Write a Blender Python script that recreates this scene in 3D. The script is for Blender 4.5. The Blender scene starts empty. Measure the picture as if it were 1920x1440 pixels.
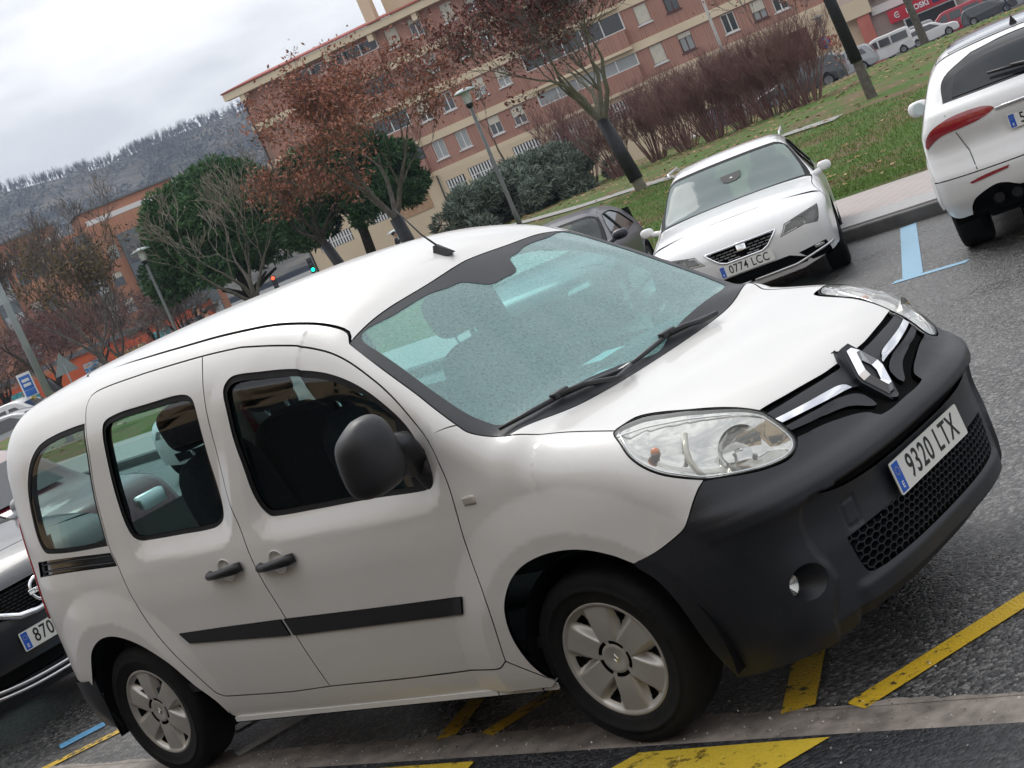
import bpy, bmesh, math, random
import numpy as np
from mathutils import Vector, Matrix, Euler
from mathutils.geometry import delaunay_2d_cdt
R_ = math.radians
random.seed(7); RNG = np.random.default_rng(7)
SC = bpy.context.scene
COL = SC.collection
# ------------------------------------------------------------------ camera
CAMP = np.array([3.4677, -4.4276, 1.9273]); YAW, PITCH, ROLL, FPX = 2.3303, -.1297, -.4050, 2975.
def _camrot():
    f = np.array([math.cos(PITCH)*math.cos(YAW), math.cos(PITCH)*math.sin(YAW), math.sin(PITCH)])
    r = np.array([math.sin(YAW), -math.cos(YAW), 0.]); u = np.cross(r, f)
    c, s = math.cos(ROLL), math.sin(ROLL)
    return np.array([c*r+s*u, -s*r+c*u, f])
CR = _camrot()
cam_d = bpy.data.cameras.new('camera'); cam = bpy.data.objects.new('camera', cam_d); COL.objects.link(cam)
m3 = Matrix(((CR[0][0], CR[1][0], -CR[2][0]), (CR[0][1], CR[1][1], -CR[2][1]), (CR[0][2], CR[1][2], -CR[2][2])))
cam.matrix_world = Matrix.Translation(Vector(CAMP)) @ m3.to_4x4()
cam_d.sensor_fit = 'HORIZONTAL'; cam_d.sensor_width = 36.; cam_d.lens = FPX/1920*36.
cam_d.clip_start = .05; cam_d.clip_end = 6000.
SC.camera = cam
# ------------------------------------------------------------------ world, sun, exposure
SUN_EL, SUN_AZ = R_(48), R_(150)
wd = bpy.data.worlds.new("World"); SC.world = wd; wd.use_nodes = True
nt = wd.node_tree; nt.nodes.clear()
sky = nt.nodes.new('ShaderNodeTexSky'); sky.sky_type = 'NISHITA'; sky.sun_disc = False
sky.sun_elevation = SUN_EL; sky.sun_rotation = R_(90)-SUN_AZ
sky.air_density = 1.2; sky.dust_density = 6.; sky.ozone_density = 1.
hsv = nt.nodes.new('ShaderNodeHueSaturation'); hsv.inputs['Saturation'].default_value = .12
bg = nt.nodes.new('ShaderNodeBackground'); bg.inputs['Strength'].default_value = .12
# the overcast: an even grey cloud deck over the sky, with soft darker and paler banks
tc = nt.nodes.new('ShaderNodeTexCoord'); mp = nt.nodes.new('ShaderNodeMapping'); mp.inputs['Scale'].default_value = (1.2, 1.2, 4.2)
no = nt.nodes.new('ShaderNodeTexNoise'); no.inputs['Scale'].default_value = 3.6; no.inputs['Detail'].default_value = 5; no.inputs['Roughness'].default_value = .5
cr = nt.nodes.new('ShaderNodeValToRGB'); cr.color_ramp.elements[0].position = .40; cr.color_ramp.elements[1].position = .60
cr.color_ramp.elements[0].color = (3.0, 3.12, 3.4, 1); cr.color_ramp.elements[1].color = (5.3, 5.35, 5.45, 1)
sx = nt.nodes.new('ShaderNodeSeparateXYZ'); gr = nt.nodes.new('ShaderNodeMapRange'); gr.inputs[1].default_value = .1; gr.inputs[2].default_value = 1; gr.inputs[3].default_value = 1.; gr.inputs[4].default_value = 1.6
vm = nt.nodes.new('ShaderNodeVectorMath'); vm.operation = 'SCALE'
mix = nt.nodes.new('ShaderNodeMix'); mix.data_type = 'RGBA'; mix.inputs[0].default_value = .88
out = nt.nodes.new('ShaderNodeOutputWorld')
L = nt.links.new
L(sky.outputs[0], hsv.inputs['Color']); L(tc.outputs['Generated'], mp.inputs[0]); L(mp.outputs[0], no.inputs[0]); L(no.outputs[0], cr.inputs[0])
L(tc.outputs['Generated'], sx.inputs[0]); L(sx.outputs[2], gr.inputs[0]); L(cr.outputs[0], vm.inputs[0]); L(gr.outputs[0], vm.inputs['Scale'])
L(hsv.outputs[0], mix.inputs[6]); L(vm.outputs[0], mix.inputs[7]); L(mix.outputs[2], bg.inputs[0]); L(bg.outputs[0], out.inputs[0])
sun_d = bpy.data.lights.new('sun', 'SUN'); sun_d.energy = .7; sun_d.angle = R_(25); sun_d.color = (1, .97, .92)
sun = bpy.data.objects.new('sun', sun_d); COL.objects.link(sun)
sd = Vector((math.cos(SUN_EL)*math.cos(SUN_AZ), math.cos(SUN_EL)*math.sin(SUN_AZ), math.sin(SUN_EL)))
sun.rotation_euler = sd.to_track_quat('Z', 'Y').to_euler()
SC.view_settings.view_transform = 'Standard'; SC.view_settings.look = 'None'; SC.view_settings.exposure = .80; SC.view_settings.gamma = 1
SC.cycles.max_bounces = 8; SC.cycles.transparent_max_bounces = 24; SC.cycles.use_denoising = True
SC.cycles.diffuse_bounces = 3; SC.cycles.glossy_bounces = 4; SC.cycles.caustics_reflective = False; SC.cycles.caustics_refractive = False
# ------------------------------------------------------------------ picking helpers: photo pixel -> point in the world
def ray(px): 
    d = np.array([(px[0]-960)/FPX, -(px[1]-720)/FPX, 1.]) @ CR
    return d/np.linalg.norm(d)
def rays(P):
    P = np.asarray(P, float); d = np.stack([(P[:, 0]-960)/FPX, -(P[:, 1]-720)/FPX, np.ones(len(P))], -1) @ CR
    return d/np.linalg.norm(d, axis=1)[:, None]
def at_x(px, x): d = ray(px); return CAMP+d*((x-CAMP[0])/d[0])
def at_y(px, y): d = ray(px); return CAMP+d*((y-CAMP[1])/d[1])
def at_z(px, z): d = ray(px); return CAMP+d*((z-CAMP[2])/d[2])
def at_d(px, t): return CAMP+ray(px)*t
# ground height along the slope of the road: falls away from the kerb, then the lawn rises again
_gy = [-200, .9, 10.55, 10.551, 13.2, 26, 45, 55, 70, 85, 115, 130, 400]; _gz = [0, 0, -.313, -.185, -.16, .0, .0, -.5, -1.1, -1.6, -2.6, -3.2, -3.2]
def gz(y, x=0): return float(np.interp(y, _gy, _gz))
def ground(px):
    d = ray(px); t = 2.
    while t < 3000:
        p = CAMP+d*t
        if p[2] <= gz(p[1]): break
        t *= 1.01
    lo, hi = t/1.01, t
    for _ in range(30):
        m = (lo+hi)/2; p = CAMP+d*m
        if p[2] <= gz(p[1]): hi = m
        else: lo = m
    return CAMP+d*hi
# ------------------------------------------------------------------ scene helpers
def tag(o, label=None, cat=None, group=None, kind=None):
    if label: o['label'] = label
    if cat: o['category'] = cat
    if group: o['group'] = group
    if kind: o['kind'] = kind
    return o
def empty(name, loc=(0, 0, 0), rot=(0, 0, 0), label=None, cat=None, group=None):
    o = bpy.data.objects.new(name, None); COL.objects.link(o); o.location = loc; o.rotation_euler = rot
    o.empty_display_size = .2
    return tag(o, label, cat, group)
def link(name, me, mat=None, parent=None):
    o = bpy.data.objects.new(name, me); COL.objects.link(o)
    if mat is not None:
        for m in (mat if isinstance(mat, (list, tuple)) else [mat]): me.materials.append(m)
    if parent is not None: o.parent = parent
    return o
def copy_tree(o, parent=None):
    c = o.copy(); COL.objects.link(c); c.parent = parent
    if parent is not None: c.matrix_parent_inverse = o.matrix_parent_inverse.copy()
    for ch in list(o.children): copy_tree(ch, c)
    return c
class MB:
    """collects shapes into one mesh"""
    def __init__(s): s.v = []; s.f = []; s.m = []; s.sm = []
    def add(s, V, F, mi=0, smooth=False):
        b = len(s.v); s.v += [tuple(map(float, p)) for p in V]; s.f += [tuple(b+i for i in f) for f in F]; s.m += [mi]*len(F); s.sm += [smooth]*len(F)
    def box(s, c, size, M=None, mi=0, bev=0.):
        hx, hy, hz = [a/2 for a in size]
        if bev <= 0:
            V = [(x*hx, y*hy, z*hz) for x in (-1, 1) for y in (-1, 1) for z in (-1, 1)]
            F = [(0, 1, 3, 2), (4, 6, 7, 5), (0, 4, 5, 1), (2, 3, 7, 6), (0, 2, 6, 4), (1, 5, 7, 3)]
        else:
            b = min(bev, .45*min(size)); bm = bmesh.new(); bmesh.ops.create_cube(bm, size=1)
            for v in bm.verts: v.co = Vector((v.co.x*size[0], v.co.y*size[1], v.co.z*size[2]))
            bmesh.ops.bevel(bm, geom=list(bm.edges)+list(bm.verts), offset=b, segments=2, profile=.6, affect='EDGES')
            V = [tuple(v.co) for v in bm.verts]; bm.verts.index_update(); F = [tuple(v.index for v in f.verts) for f in bm.faces]; bm.free()
        if M is not None: V = [tuple(M @ Vector(p)) for p in V]
        V = [(p[0]+c[0], p[1]+c[1], p[2]+c[2]) for p in V]
        s.add(V, F, mi, bev > 0); return s
    def tube(s, pts, r, n=8, mi=0, cap=True, smooth=True):
        pts = [Vector(p) for p in pts]; r = list(r) if hasattr(r, '__len__') else [r]*len(pts)
        V = []; F = []; up = Vector((0, 0, 1)); prev = None
        for i, p in enumerate(pts):
            t = (pts[min(i+1, len(pts)-1)]-pts[max(i-1, 0)]).normalized()
            if prev is None:
                a = t.orthogonal().normalized()
            else: a = (prev-t*prev.dot(t)); a = a.normalized() if a.length > 1e-6 else t.orthogonal().normalized()
            prev = a; b = t.cross(a)
            for k in range(n):
                an = 2*math.pi*k/n; V.append(p+(a*math.cos(an)+b*math.sin(an))*r[i])
        for i in range(len(pts)-1):
            for k in range(n): F.append((i*n+k, i*n+(k+1) % n, (i+1)*n+(k+1) % n, (i+1)*n+k))
        if cap: F.append(tuple(range(n-1, -1, -1))); F.append(tuple((len(pts)-1)*n+k for k in range(n)))
        s.add(V, F, mi, smooth); return s
    def lathe(s, prof, n=32, M=None, mi=0, a0=0, a1=2*math.pi):
        """prof (r, h) turned about local z"""
        V = []; F = []; full = abs(a1-a0-2*math.pi) < 1e-6; m = n if full else n+1
        for r, h in prof:
            for k in range(m):
                an = a0+(a1-a0)*k/n; V.append(Vector((r*math.cos(an), r*math.sin(an), h)))
        for i in range(len(prof)-1):
            for k in range(n): k2 = (k+1) % m; F.append((i*m+k, i*m+k2, (i+1)*m+k2, (i+1)*m+k))
        if M is not None: V = [M @ v for v in V]
        s.add(V, F, mi, True); return s
    def prism(s, poly, M, h, mi=0, smooth=False):
        """poly in local xy, extruded along local z by h"""
        n = len(poly); V = [M @ Vector((x, y, 0)) for x, y in poly]+[M @ Vector((x, y, h)) for x, y in poly]
        F = [tuple(range(n-1, -1, -1)), tuple(range(n, 2*n))]+[(i, (i+1) % n, n+(i+1) % n, n+i) for i in range(n)]
        s.add(V, F, mi, smooth); return s
    def quad(s, a, b, c, d, mi=0): s.add([a, b, c, d], [(0, 1, 2, 3)], mi); return s
    def grid(s, P, mi=0, smooth=True, closed=False):
        P = np.asarray(P, float); a, b = P.shape[:2]; V = P.reshape(-1, 3)
        F = [(i*b+j, i*b+(j+1) % b, (i+1)*b+(j+1) % b, (i+1)*b+j) for i in range(a-1) for j in range(b if closed else b-1)]
        s.add(V, F, mi, smooth); return s
    def build(s, name, mat=None, parent=None):
        me = bpy.data.meshes.new(name); me.from_pydata(s.v, [], s.f)
        me.polygons.foreach_set('material_index', s.m); me.polygons.foreach_set('use_smooth', s.sm)
        me.validate(); me.update()
        return link(name, me, mat, parent)
def Mx(loc, rot=(0, 0, 0), sc=1): return Matrix.Translation(Vector(loc)) @ Euler(rot).to_matrix().to_4x4() @ (Matrix.Scale(sc, 4))
def frame(loc, xax, yax):
    x = Vector(xax).normalized(); y = Vector(yax); y = (y-x*y.dot(x)).normalized(); z = x.cross(y)
    return Matrix(((x.x, y.x, z.x, loc[0]), (x.y, y.y, z.y, loc[1]), (x.z, y.z, z.z, loc[2]), (0, 0, 0, 1)))
def text_mb(name, txt, M, size, depth, mat, parent, bold=0., align='CENTER', sx=1., space=1.):
    cu = bpy.data.curves.new(name, 'FONT'); cu.body = txt; cu.size = size; cu.extrude = depth; cu.offset = bold
    cu.align_x = align; cu.align_y = 'CENTER'; cu.space_character = space; cu.resolution_u = 4
    o = bpy.data.objects.new(name, cu); COL.objects.link(o)
    dg = bpy.context.evaluated_depsgraph_get(); me = bpy.data.meshes.new_from_object(o.evaluated_get(dg)); bpy.data.objects.remove(o)
    me.transform(M @ Matrix.Diagonal((sx, 1, 1, 1))); me.materials.clear(); me.name = name
    return link(name, me, mat, parent)
# ------------------------------------------------------------------ materials
def mat(name, col=(.5, .5, .5), rough=.5, metal=0., spec=.5, **k):
    m = bpy.data.materials.new(name); m.use_nodes = True; b = m.node_tree.nodes['Principled BSDF']
    b.inputs['Base Color'].default_value = (*col, 1); b.inputs['Roughness'].default_value = rough; b.inputs['Metallic'].default_value = metal
    b.inputs['Specular IOR Level'].default_value = spec
    for q, v in k.items():
        b.inputs[q.replace('_', ' ')].default_value = v
    return m
def N(m, t, **k):
    n = m.node_tree.nodes.new('ShaderNode'+t)
    for q, v in k.items(): setattr(n, q, v)
    return n
def lk(m, a, b): m.node_tree.links.new(a, b)
def noisy(name, c1, c2, rough=.6, scale=8., detail=6., spec=.4, bump=0., bscale=None, lo=.35, hi=.65, metal=0., rough2=None, vec='Object', bdist=.01, stretch=None):
    m = mat(name, c1, rough, metal, spec); b = m.node_tree.nodes['Principled BSDF']
    t = N(m, 'TexCoord'); n = N(m, 'TexNoise'); n.inputs['Scale'].default_value = scale; n.inputs['Detail'].default_value = detail; n.inputs['Roughness'].default_value = .6
    src = t.outputs[vec]
    if stretch:
        mp = N(m, 'Mapping'); mp.inputs['Scale'].default_value = stretch; lk(m, src, mp.inputs[0]); src = mp.outputs[0]
    lk(m, src, n.inputs['Vector'])
    r = N(m, 'ValToRGB'); r.color_ramp.elements[0].position = lo; r.color_ramp.elements[1].position = hi
    r.color_ramp.elements[0].color = (*c1, 1); r.color_ramp.elements[1].color = (*c2, 1)
    lk(m, n.outputs[0], r.inputs[0]); lk(m, r.outputs[0], b.inputs['Base Color'])
    if rough2 is not None:
        mr = N(m, 'MapRange'); mr.inputs[1].default_value = lo; mr.inputs[2].default_value = hi; mr.inputs[3].default_value = rough; mr.inputs[4].default_value = rough2
        lk(m, n.outputs[0], mr.inputs[0]); lk(m, mr.outputs[0], b.inputs['Roughness'])
    if bump:
        n2 = N(m, 'TexNoise'); n2.inputs['Scale'].default_value = bscale or scale*4; n2.inputs['Detail'].default_value = 4; lk(m, src, n2.inputs['Vector'])
        bp = N(m, 'Bump'); bp.inputs['Strength'].default_value = bump; bp.inputs['Distance'].default_value = bdist
        lk(m, n2.outputs[0], bp.inputs['Height']); lk(m, bp.outputs[0], b.inputs['Normal'])
    return m
def ramp(m, src, stops, interp='LINEAR'):
    r = N(m, 'ValToRGB'); cr = r.color_ramp; cr.interpolation = interp
    while len(cr.elements) < len(stops): cr.elements.new(.5)
    for e, (p, c) in zip(cr.elements, stops): e.position = p; e.color = (*c, 1) if len(c) == 3 else c
    lk(m, src, r.inputs[0]); return r.outputs[0]
def mth(m, op, a, b=None, c=None):
    n = N(m, 'Math', operation=op)
    for i, v in enumerate((a, b, c)):
        if v is None: continue
        if isinstance(v, (int, float)): n.inputs[i].default_value = v
        else: lk(m, v, n.inputs[i])
    return n.outputs[0]
def mixc(m, f, a, b, mode='MIX'):
    n = N(m, 'Mix', data_type='RGBA', blend_type=mode)
    for i, v in ((0, f), (6, a), (7, b)):
        if isinstance(v, (int, float)): n.inputs[i].default_value = v
        elif isinstance(v, tuple): n.inputs[i].default_value = (*v, 1)
        else: lk(m, v, n.inputs[i])
    return n.outputs[2]
def bsdf(m): return m.node_tree.nodes['Principled BSDF']
def tex(m, kind, scale, vec='Object', **k):
    t = N(m, 'TexCoord'); n = N(m, 'Tex'+kind)
    n.inputs['Scale'].default_value = scale
    for q, v in k.items():
        if q in n.inputs: n.inputs[q].default_value = v
        else: setattr(n, q, v)
    lk(m, t.outputs[vec], n.inputs['Vector']); return n
def bumpn(m, h, strength, dist, prev=None):
    bp = N(m, 'Bump'); bp.inputs['Strength'].default_value = strength; bp.inputs['Distance'].default_value = dist; lk(m, h, bp.inputs['Height'])
    if prev is not None: lk(m, prev, bp.inputs['Normal'])
    return bp.outputs[0]
# ------------------------------------------------------------------ car bodies: an implicit skin F=0 and panels cut on it
def curve(pts):
    """smooth function through (t, value) pairs (monotone cubic), returned as a fast lookup"""
    p = sorted(pts); x = np.array([a for a, _ in p], float); y = np.array([b for _, b in p], float)
    d = np.diff(y)/np.diff(x); m = np.zeros(len(x)); m[0] = d[0]; m[-1] = d[-1]
    for i in range(1, len(x)-1):
        if d[i-1]*d[i] > 0:
            w1 = 2*(x[i+1]-x[i])+(x[i]-x[i-1]); w2 = (x[i+1]-x[i])+2*(x[i]-x[i-1]); m[i] = (w1+w2)/(w1/d[i-1]+w2/d[i])
    X = np.linspace(x[0], x[-1], 3000); i = np.clip(np.searchsorted(x, X)-1, 0, len(x)-2); h = x[i+1]-x[i]; t = (X-x[i])/h
    Y = (2*t**3-3*t**2+1)*y[i]+(t**3-2*t**2+t)*h*m[i]+(-2*t**3+3*t**2)*y[i+1]+(t**3-t**2)*h*m[i+1]
    return lambda q: np.interp(q, X, Y)
def smax(a, b, k):
    h = np.maximum(k-np.abs(a-b), 0)/k
    return np.maximum(a, b)+h*h*k*.25
def sstep(t): t = np.clip(t, 0, 1); return t*t*(3-2*t)
def seg_dist(px, pz, poly, closed=True):
    """unsigned distance in 2D from points to a polyline"""
    P = np.asarray(poly, float); Q = np.roll(P, -1, 0)
    if not closed: P = P[:-1]; Q = Q[:-1]
    D = Q-P; L2 = (D**2).sum(1)+1e-12
    best = np.full(px.shape, 1e9)
    for i in range(len(P)):
        t = np.clip(((px-P[i, 0])*D[i, 0]+(pz-P[i, 1])*D[i, 1])/L2[i], 0, 1)
        d = (px-P[i, 0]-t*D[i, 0])**2+(pz-P[i, 1]-t*D[i, 1])**2
        best = np.minimum(best, d)
    return np.sqrt(best)
def inside(px, pz, poly):
    P = np.asarray(poly, float); Q = np.roll(P, -1, 0); c = np.zeros(px.shape, bool)
    for (x1, z1), (x2, z2) in zip(P, Q):
        if z1 == z2: continue
        k = ((z1 > pz) != (z2 > pz)) & (px < (x2-x1)*(pz-z1)/(z2-z1)+x1); c ^= k
    return c
def crom(pts, step=.015, closed=True):
    """Catmull-Rom through 2D points; a third value 1 marks a corner; resampled at about step"""
    P = [np.array(p[:2], float) for p in pts]; cor = [len(p) > 2 and p[2] for p in pts]; n = len(P); out_ = []
    rng = range(n if closed else n-1)
    for i in rng:
        p1, p2 = P[i], P[(i+1) % n]
        p0 = P[(i-1) % n] if (closed or i > 0) and not cor[i] else 2*p1-p2
        p3 = P[(i+2) % n] if (closed or i+2 < n) and not cor[(i+1) % n] else 2*p2-p1
        L_ = np.linalg.norm(p2-p1)
        if L_ < 1e-9: continue
        # limit the tangents where spacing is uneven
        t1 = (p2-p0)/(np.linalg.norm(p1-p0)+L_+1e-9)*L_; t2 = (p3-p1)/(np.linalg.norm(p3-p2)+L_+1e-9)*L_
        k = max(1, int(round(L_/step)))
        for j in range(k):
            t = j/k; out_.append((2*t**3-3*t**2+1)*p1+(t**3-2*t**2+t)*t1+(-2*t**3+3*t**2)*p2+(t**3-t**2)*t2)
    if not closed: out_.append(P[-1])
    return np.array(out_)
def seg_inset(P, g, ccw):
    """move a closed outline inward by g"""
    P = np.asarray(P); a = np.roll(P, 1, 0); b = np.roll(P, -1, 0)
    e1 = P-a; e2 = b-P; e1 /= np.linalg.norm(e1, axis=1)[:, None]+1e-12; e2 /= np.linalg.norm(e2, axis=1)[:, None]+1e-12
    n1 = np.stack([-e1[:, 1], e1[:, 0]], 1); n2 = np.stack([-e2[:, 1], e2[:, 0]], 1); n = n1+n2
    L_ = np.linalg.norm(n, axis=1)[:, None]; n = n/np.maximum(L_, .5)
    n *= 1/np.maximum((n*n1).sum(1), .5)[:, None]
    return P+n*g*(1 if ccw else -1)
def area2(P): P = np.asarray(P); Q = np.roll(P, -1, 0); return .5*(P[:, 0]*Q[:, 1]-Q[:, 0]*P[:, 1]).sum()
class Body:
    def __init__(s, F, zA=.45, xA=.1, R0=.9): s.F = F; s.zA = zA; s.xA = xA; s.R0 = R0
    def grad(s, P):
        e = .004; G = np.zeros_like(P)
        for i in range(3):
            d = np.zeros(3); d[i] = e; G[:, i] = s.F(P+d)-s.F(P-d)
        return G/(np.linalg.norm(G, axis=1)[:, None]+1e-12)
    def shoot(s, O, D, tmax=2.6, n=90, outward=True):
        """first surface crossing when coming from far along -D back to O"""
        ts = np.linspace(0, tmax, n); lo = np.zeros(len(O)); 
        if outward:   # O inside, walk outwards: take the LAST inside sample
            last = np.zeros(len(O))
            for t in ts:
                ins = s.F(O+D*t) < 0; last = np.where(ins, t, last)
            lo = last; hi = last+ts[1]
        else:
            hit = np.full(len(O), np.nan)
            for t in ts:
                ins = (s.F(O+D*t) < 0) & np.isnan(hit); hit = np.where(ins, t, hit)
            hi = hit-ts[1]; lo = hit.copy(); 
        for _ in range(26):
            m = (lo+hi)/2; ins = s.F(O+D*m[:, None]) < 0
            lo = np.where(ins, m, lo); hi = np.where(ins, hi, m)
        return O+D*lo[:, None]
    def mapc(s, ch, uv):
        uv = np.asarray(uv, float); u, v = uv[:, 0], uv[:, 1]; z0 = np.zeros(len(u))
        if ch == 'cyl':
            th = v/s.R0; O = np.stack([u, z0, z0+s.zA], 1); D = np.stack([z0, -np.sin(th), np.cos(th)], 1)
        elif ch == 'az':
            al = u/s.R0; O = np.stack([z0+s.xA, z0, v], 1); D = np.stack([np.cos(al), -np.sin(al), z0], 1)
        elif ch == 'top':
            O = np.stack([u, v, z0+s.zA], 1); D = np.stack([z0, z0, z0+1], 1)
        elif ch == 'side':
            O = np.stack([u, z0, v], 1); D = np.stack([z0, z0-1, z0], 1)
        elif ch == 'front':
            O = np.stack([z0+s.xA, -u, v], 1); D = np.stack([z0+1, z0, z0], 1)
        return s.shoot(O, D)
    def inv(s, ch, P):
        P = np.asarray(P, float); x, y, z = P[:, 0], P[:, 1], P[:, 2]
        if ch == 'cyl': return np.stack([x, s.R0*np.arctan2(-y, z-s.zA)], 1)
        if ch == 'az': return np.stack([s.R0*np.arctan2(-y, x-s.xA), z], 1)
        if ch == 'top': return np.stack([x, y], 1)
        if ch == 'side': return np.stack([x, z], 1)
        if ch == 'front': return np.stack([-y, z], 1)
    def pick(s, pix, W=None):
        """photo pixels -> points on this skin (in body coordinates). W = body-to-world 4x4"""
        D = rays(pix); O = np.repeat(CAMP[None], len(D), 0)
        if W is not None:
            Wi = np.array(W.inverted()); D = D @ Wi[:3, :3].T; O = O @ Wi[:3, :3].T+Wi[:3, 3]
        t0 = s.t0 if hasattr(s, 't0') else 2.5
        O = O+D*t0; out_ = np.zeros_like(O); ts = np.linspace(0, s.tr if hasattr(s, 'tr') else 7., 700); hit = np.full(len(O), np.nan)
        for t in ts:
            ins = (s.F(O+D*t) < 0) & np.isnan(hit); hit = np.where(ins, t, hit)
        hit = np.where(np.isnan(hit), ts[-1], hit); hi = hit-ts[1]; lo = hit
        for _ in range(26):
            m = (lo+hi)/2; ins = s.F(O+D*m[:, None]) < 0
            lo = np.where(ins, m, lo); hi = np.where(ins, hi, m)
        return O+D*lo[:, None]
    def panel(s, name, ch, outline, mat_, parent, holes=(), gap=.0025, off=0., flange=.014, step=.022, side=0, smooth_out=False, hole_gap=None, disp=None, edge_dark=None):
        """outline, holes: dense closed 2D loops in chart ch. side: 0 as is, 1 mirrored to the other side as a second object, 2 only mirrored"""
        o = np.asarray(outline, float); ccw = area2(o) > 0
        if gap: o = seg_inset(o, gap, ccw)
        hs = []
        for h in holes:
            h = np.asarray(h, float); g = gap if hole_gap is None else hole_gap
            if g: h = seg_inset(h, -g, area2(h) > 0)
            hs.append(h)
        mn = o.min(0); mx = o.max(0)
        gx = np.arange(mn[0], mx[0]+step, step); gy = np.arange(mn[1], mx[1]+step, step)
        X, Y = np.meshgrid(gx, gy); X[1::2] += step/2; X = X.ravel(); Y = Y.ravel()
        ok = inside(X, Y, o) & (seg_dist(X, Y, o) > step*.45)
        for h in hs: ok &= ~inside(X, Y, h) & (seg_dist(X, Y, h) > step*.45)
        loops = [o]+hs; V = []; E_ = []
        for lp in loops:
            b = len(V); V += [Vector(p) for p in lp]; E_ += [(b+i, b+(i+1) % len(lp)) for i in range(len(lp))]
        nb = len(V)
        V += [Vector((float(a), float(b))) for a, b in zip(X[ok], Y[ok])]
        vo, eo, fo, ov, oe, of = delaunay_2d_cdt(V, E_, [], 0, 1e-6)
        U = np.array([tuple(v) for v in vo]); T = np.array([f for f in fo if len(f) == 3])
        c = U[T].mean(1); k = inside(c[:, 0], c[:, 1], o)
        for h in hs: k &= ~inside(c[:, 0], c[:, 1], h)
        T = T[k]
        # orient
        a = U[T]; ar = (a[:, 1, 0]-a[:, 0, 0])*(a[:, 2, 1]-a[:, 0, 1])-(a[:, 2, 0]-a[:, 0, 0])*(a[:, 1, 1]-a[:, 0, 1])
        T[ar < 0] = T[ar < 0][:, ::-1]; T = T[np.abs(ar) > 1e-12]
        P = s.mapc(ch, U); Nn = s.grad(P)
        if disp is not None: off = off+disp(U, P)[:, None]
        P = P+Nn*off
        if disp is not None:      # normals from the displaced mesh
            fn = np.cross(P[T[:, 1]]-P[T[:, 0]], P[T[:, 2]]-P[T[:, 0]]); Nn2 = np.zeros_like(P)
            for q in range(3): np.add.at(Nn2, T[:, q], fn)
            sg = np.sign((Nn2*Nn).sum(1)); Nn = Nn2/(np.linalg.norm(Nn2, axis=1)[:, None]+1e-12)*np.where(sg == 0, 1, sg)[:, None]
        n3 = np.cross(P[T[:, 1]]-P[T[:, 0]], P[T[:, 2]]-P[T[:, 0]]); 
        if ((n3*Nn[T[:, 0]]).sum(1) < 0).mean() > .5: T = T[:, ::-1]
        faces = [tuple(t) for t in T.tolist()]; VV = P; NN = Nn
        if flange:
            idx = []
            for i in range(nb):
                q = ov_index(ov, i); idx.append(q)
            b = 0
            for lp in loops:
                I = [idx[b+i] for i in range(len(lp))]; b += len(lp)
                I = [i for j, i in enumerate(I) if i is not None and i != I[j-1]]
                A = P[I]; Nb = Nn[I]; B = A-Nb*flange; tn = np.roll(A, -1, 0)-np.roll(A, 1, 0); on = np.cross(tn, Nb); on /= np.linalg.norm(on, axis=1)[:, None]+1e-12
                base = len(VV); n = len(I); VV = np.vstack([VV, A, B]); NN = np.vstack([NN, on, on])
                faces += [(base+i, base+(i+1) % n, base+n+(i+1) % n, base+n+i) for i in range(n)]
        objs = []
        for mir in ([False, True] if side == 1 else ([True] if side == 2 else [False])):
            Pv = VV.copy(); Nv = NN.copy(); fc = faces
            if mir: Pv[:, 1] *= -1; Nv[:, 1] *= -1; fc = [f[::-1] for f in faces]
            me = bpy.data.meshes.new(name); me.from_pydata(Pv.tolist(), [], fc); me.polygons.foreach_set('use_smooth', [True]*len(fc)); me.update()
            me.normals_split_custom_set_from_vertices(Nv.tolist())
            objs.append(link(name, me, mat_, parent))
        return objs if side == 1 else objs[0]
    def ribbon(s, mb, P, w, off, mirror=True, closed=False):
        """flat strip following points P on the skin, width w, moved off along the normal"""
        P = np.asarray(P, float); Nn = s.grad(P); t = np.gradient(P, axis=0)
        if closed: t = np.roll(P, -1, 0)-np.roll(P, 1, 0)
        sd = np.cross(t, Nn); sd /= np.linalg.norm(sd, axis=1)[:, None]+1e-12
        A = P+Nn*off+sd*w/2; B = P+Nn*off-sd*w/2; G = np.stack([A, B], 1)
        if closed: G = np.concatenate([G, G[:1]])
        mb.grid(G)
        if mirror: G = G.copy(); G[..., 1] *= -1; mb.grid(G[:, ::-1])
    def bead(s, mb, P, r, off, mirror=True, closed=False, n=6):
        P = np.asarray(P, float); Nn = s.grad(P); Q = P+Nn*off
        if closed: Q = np.vstack([Q, Q[:2]])
        mb.tube(Q.tolist(), r, n, cap=not closed)
        if mirror: Q = Q.copy(); Q[:, 1] *= -1; mb.tube(Q.tolist(), r, n, cap=not closed)
def ov_index(ov, i):
    # ov: for every output vertex the list of input vertices it came from
    global _ovc
    try:
        if _ovc[0] is not ov: raise NameError
    except (NameError, TypeError):
        d = {}
        for o, l in enumerate(ov):
            for q in l: d[q] = o
        _ovc = (ov, d)
    return _ovc[1].get(i)
_ovc = (None, None)
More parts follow.
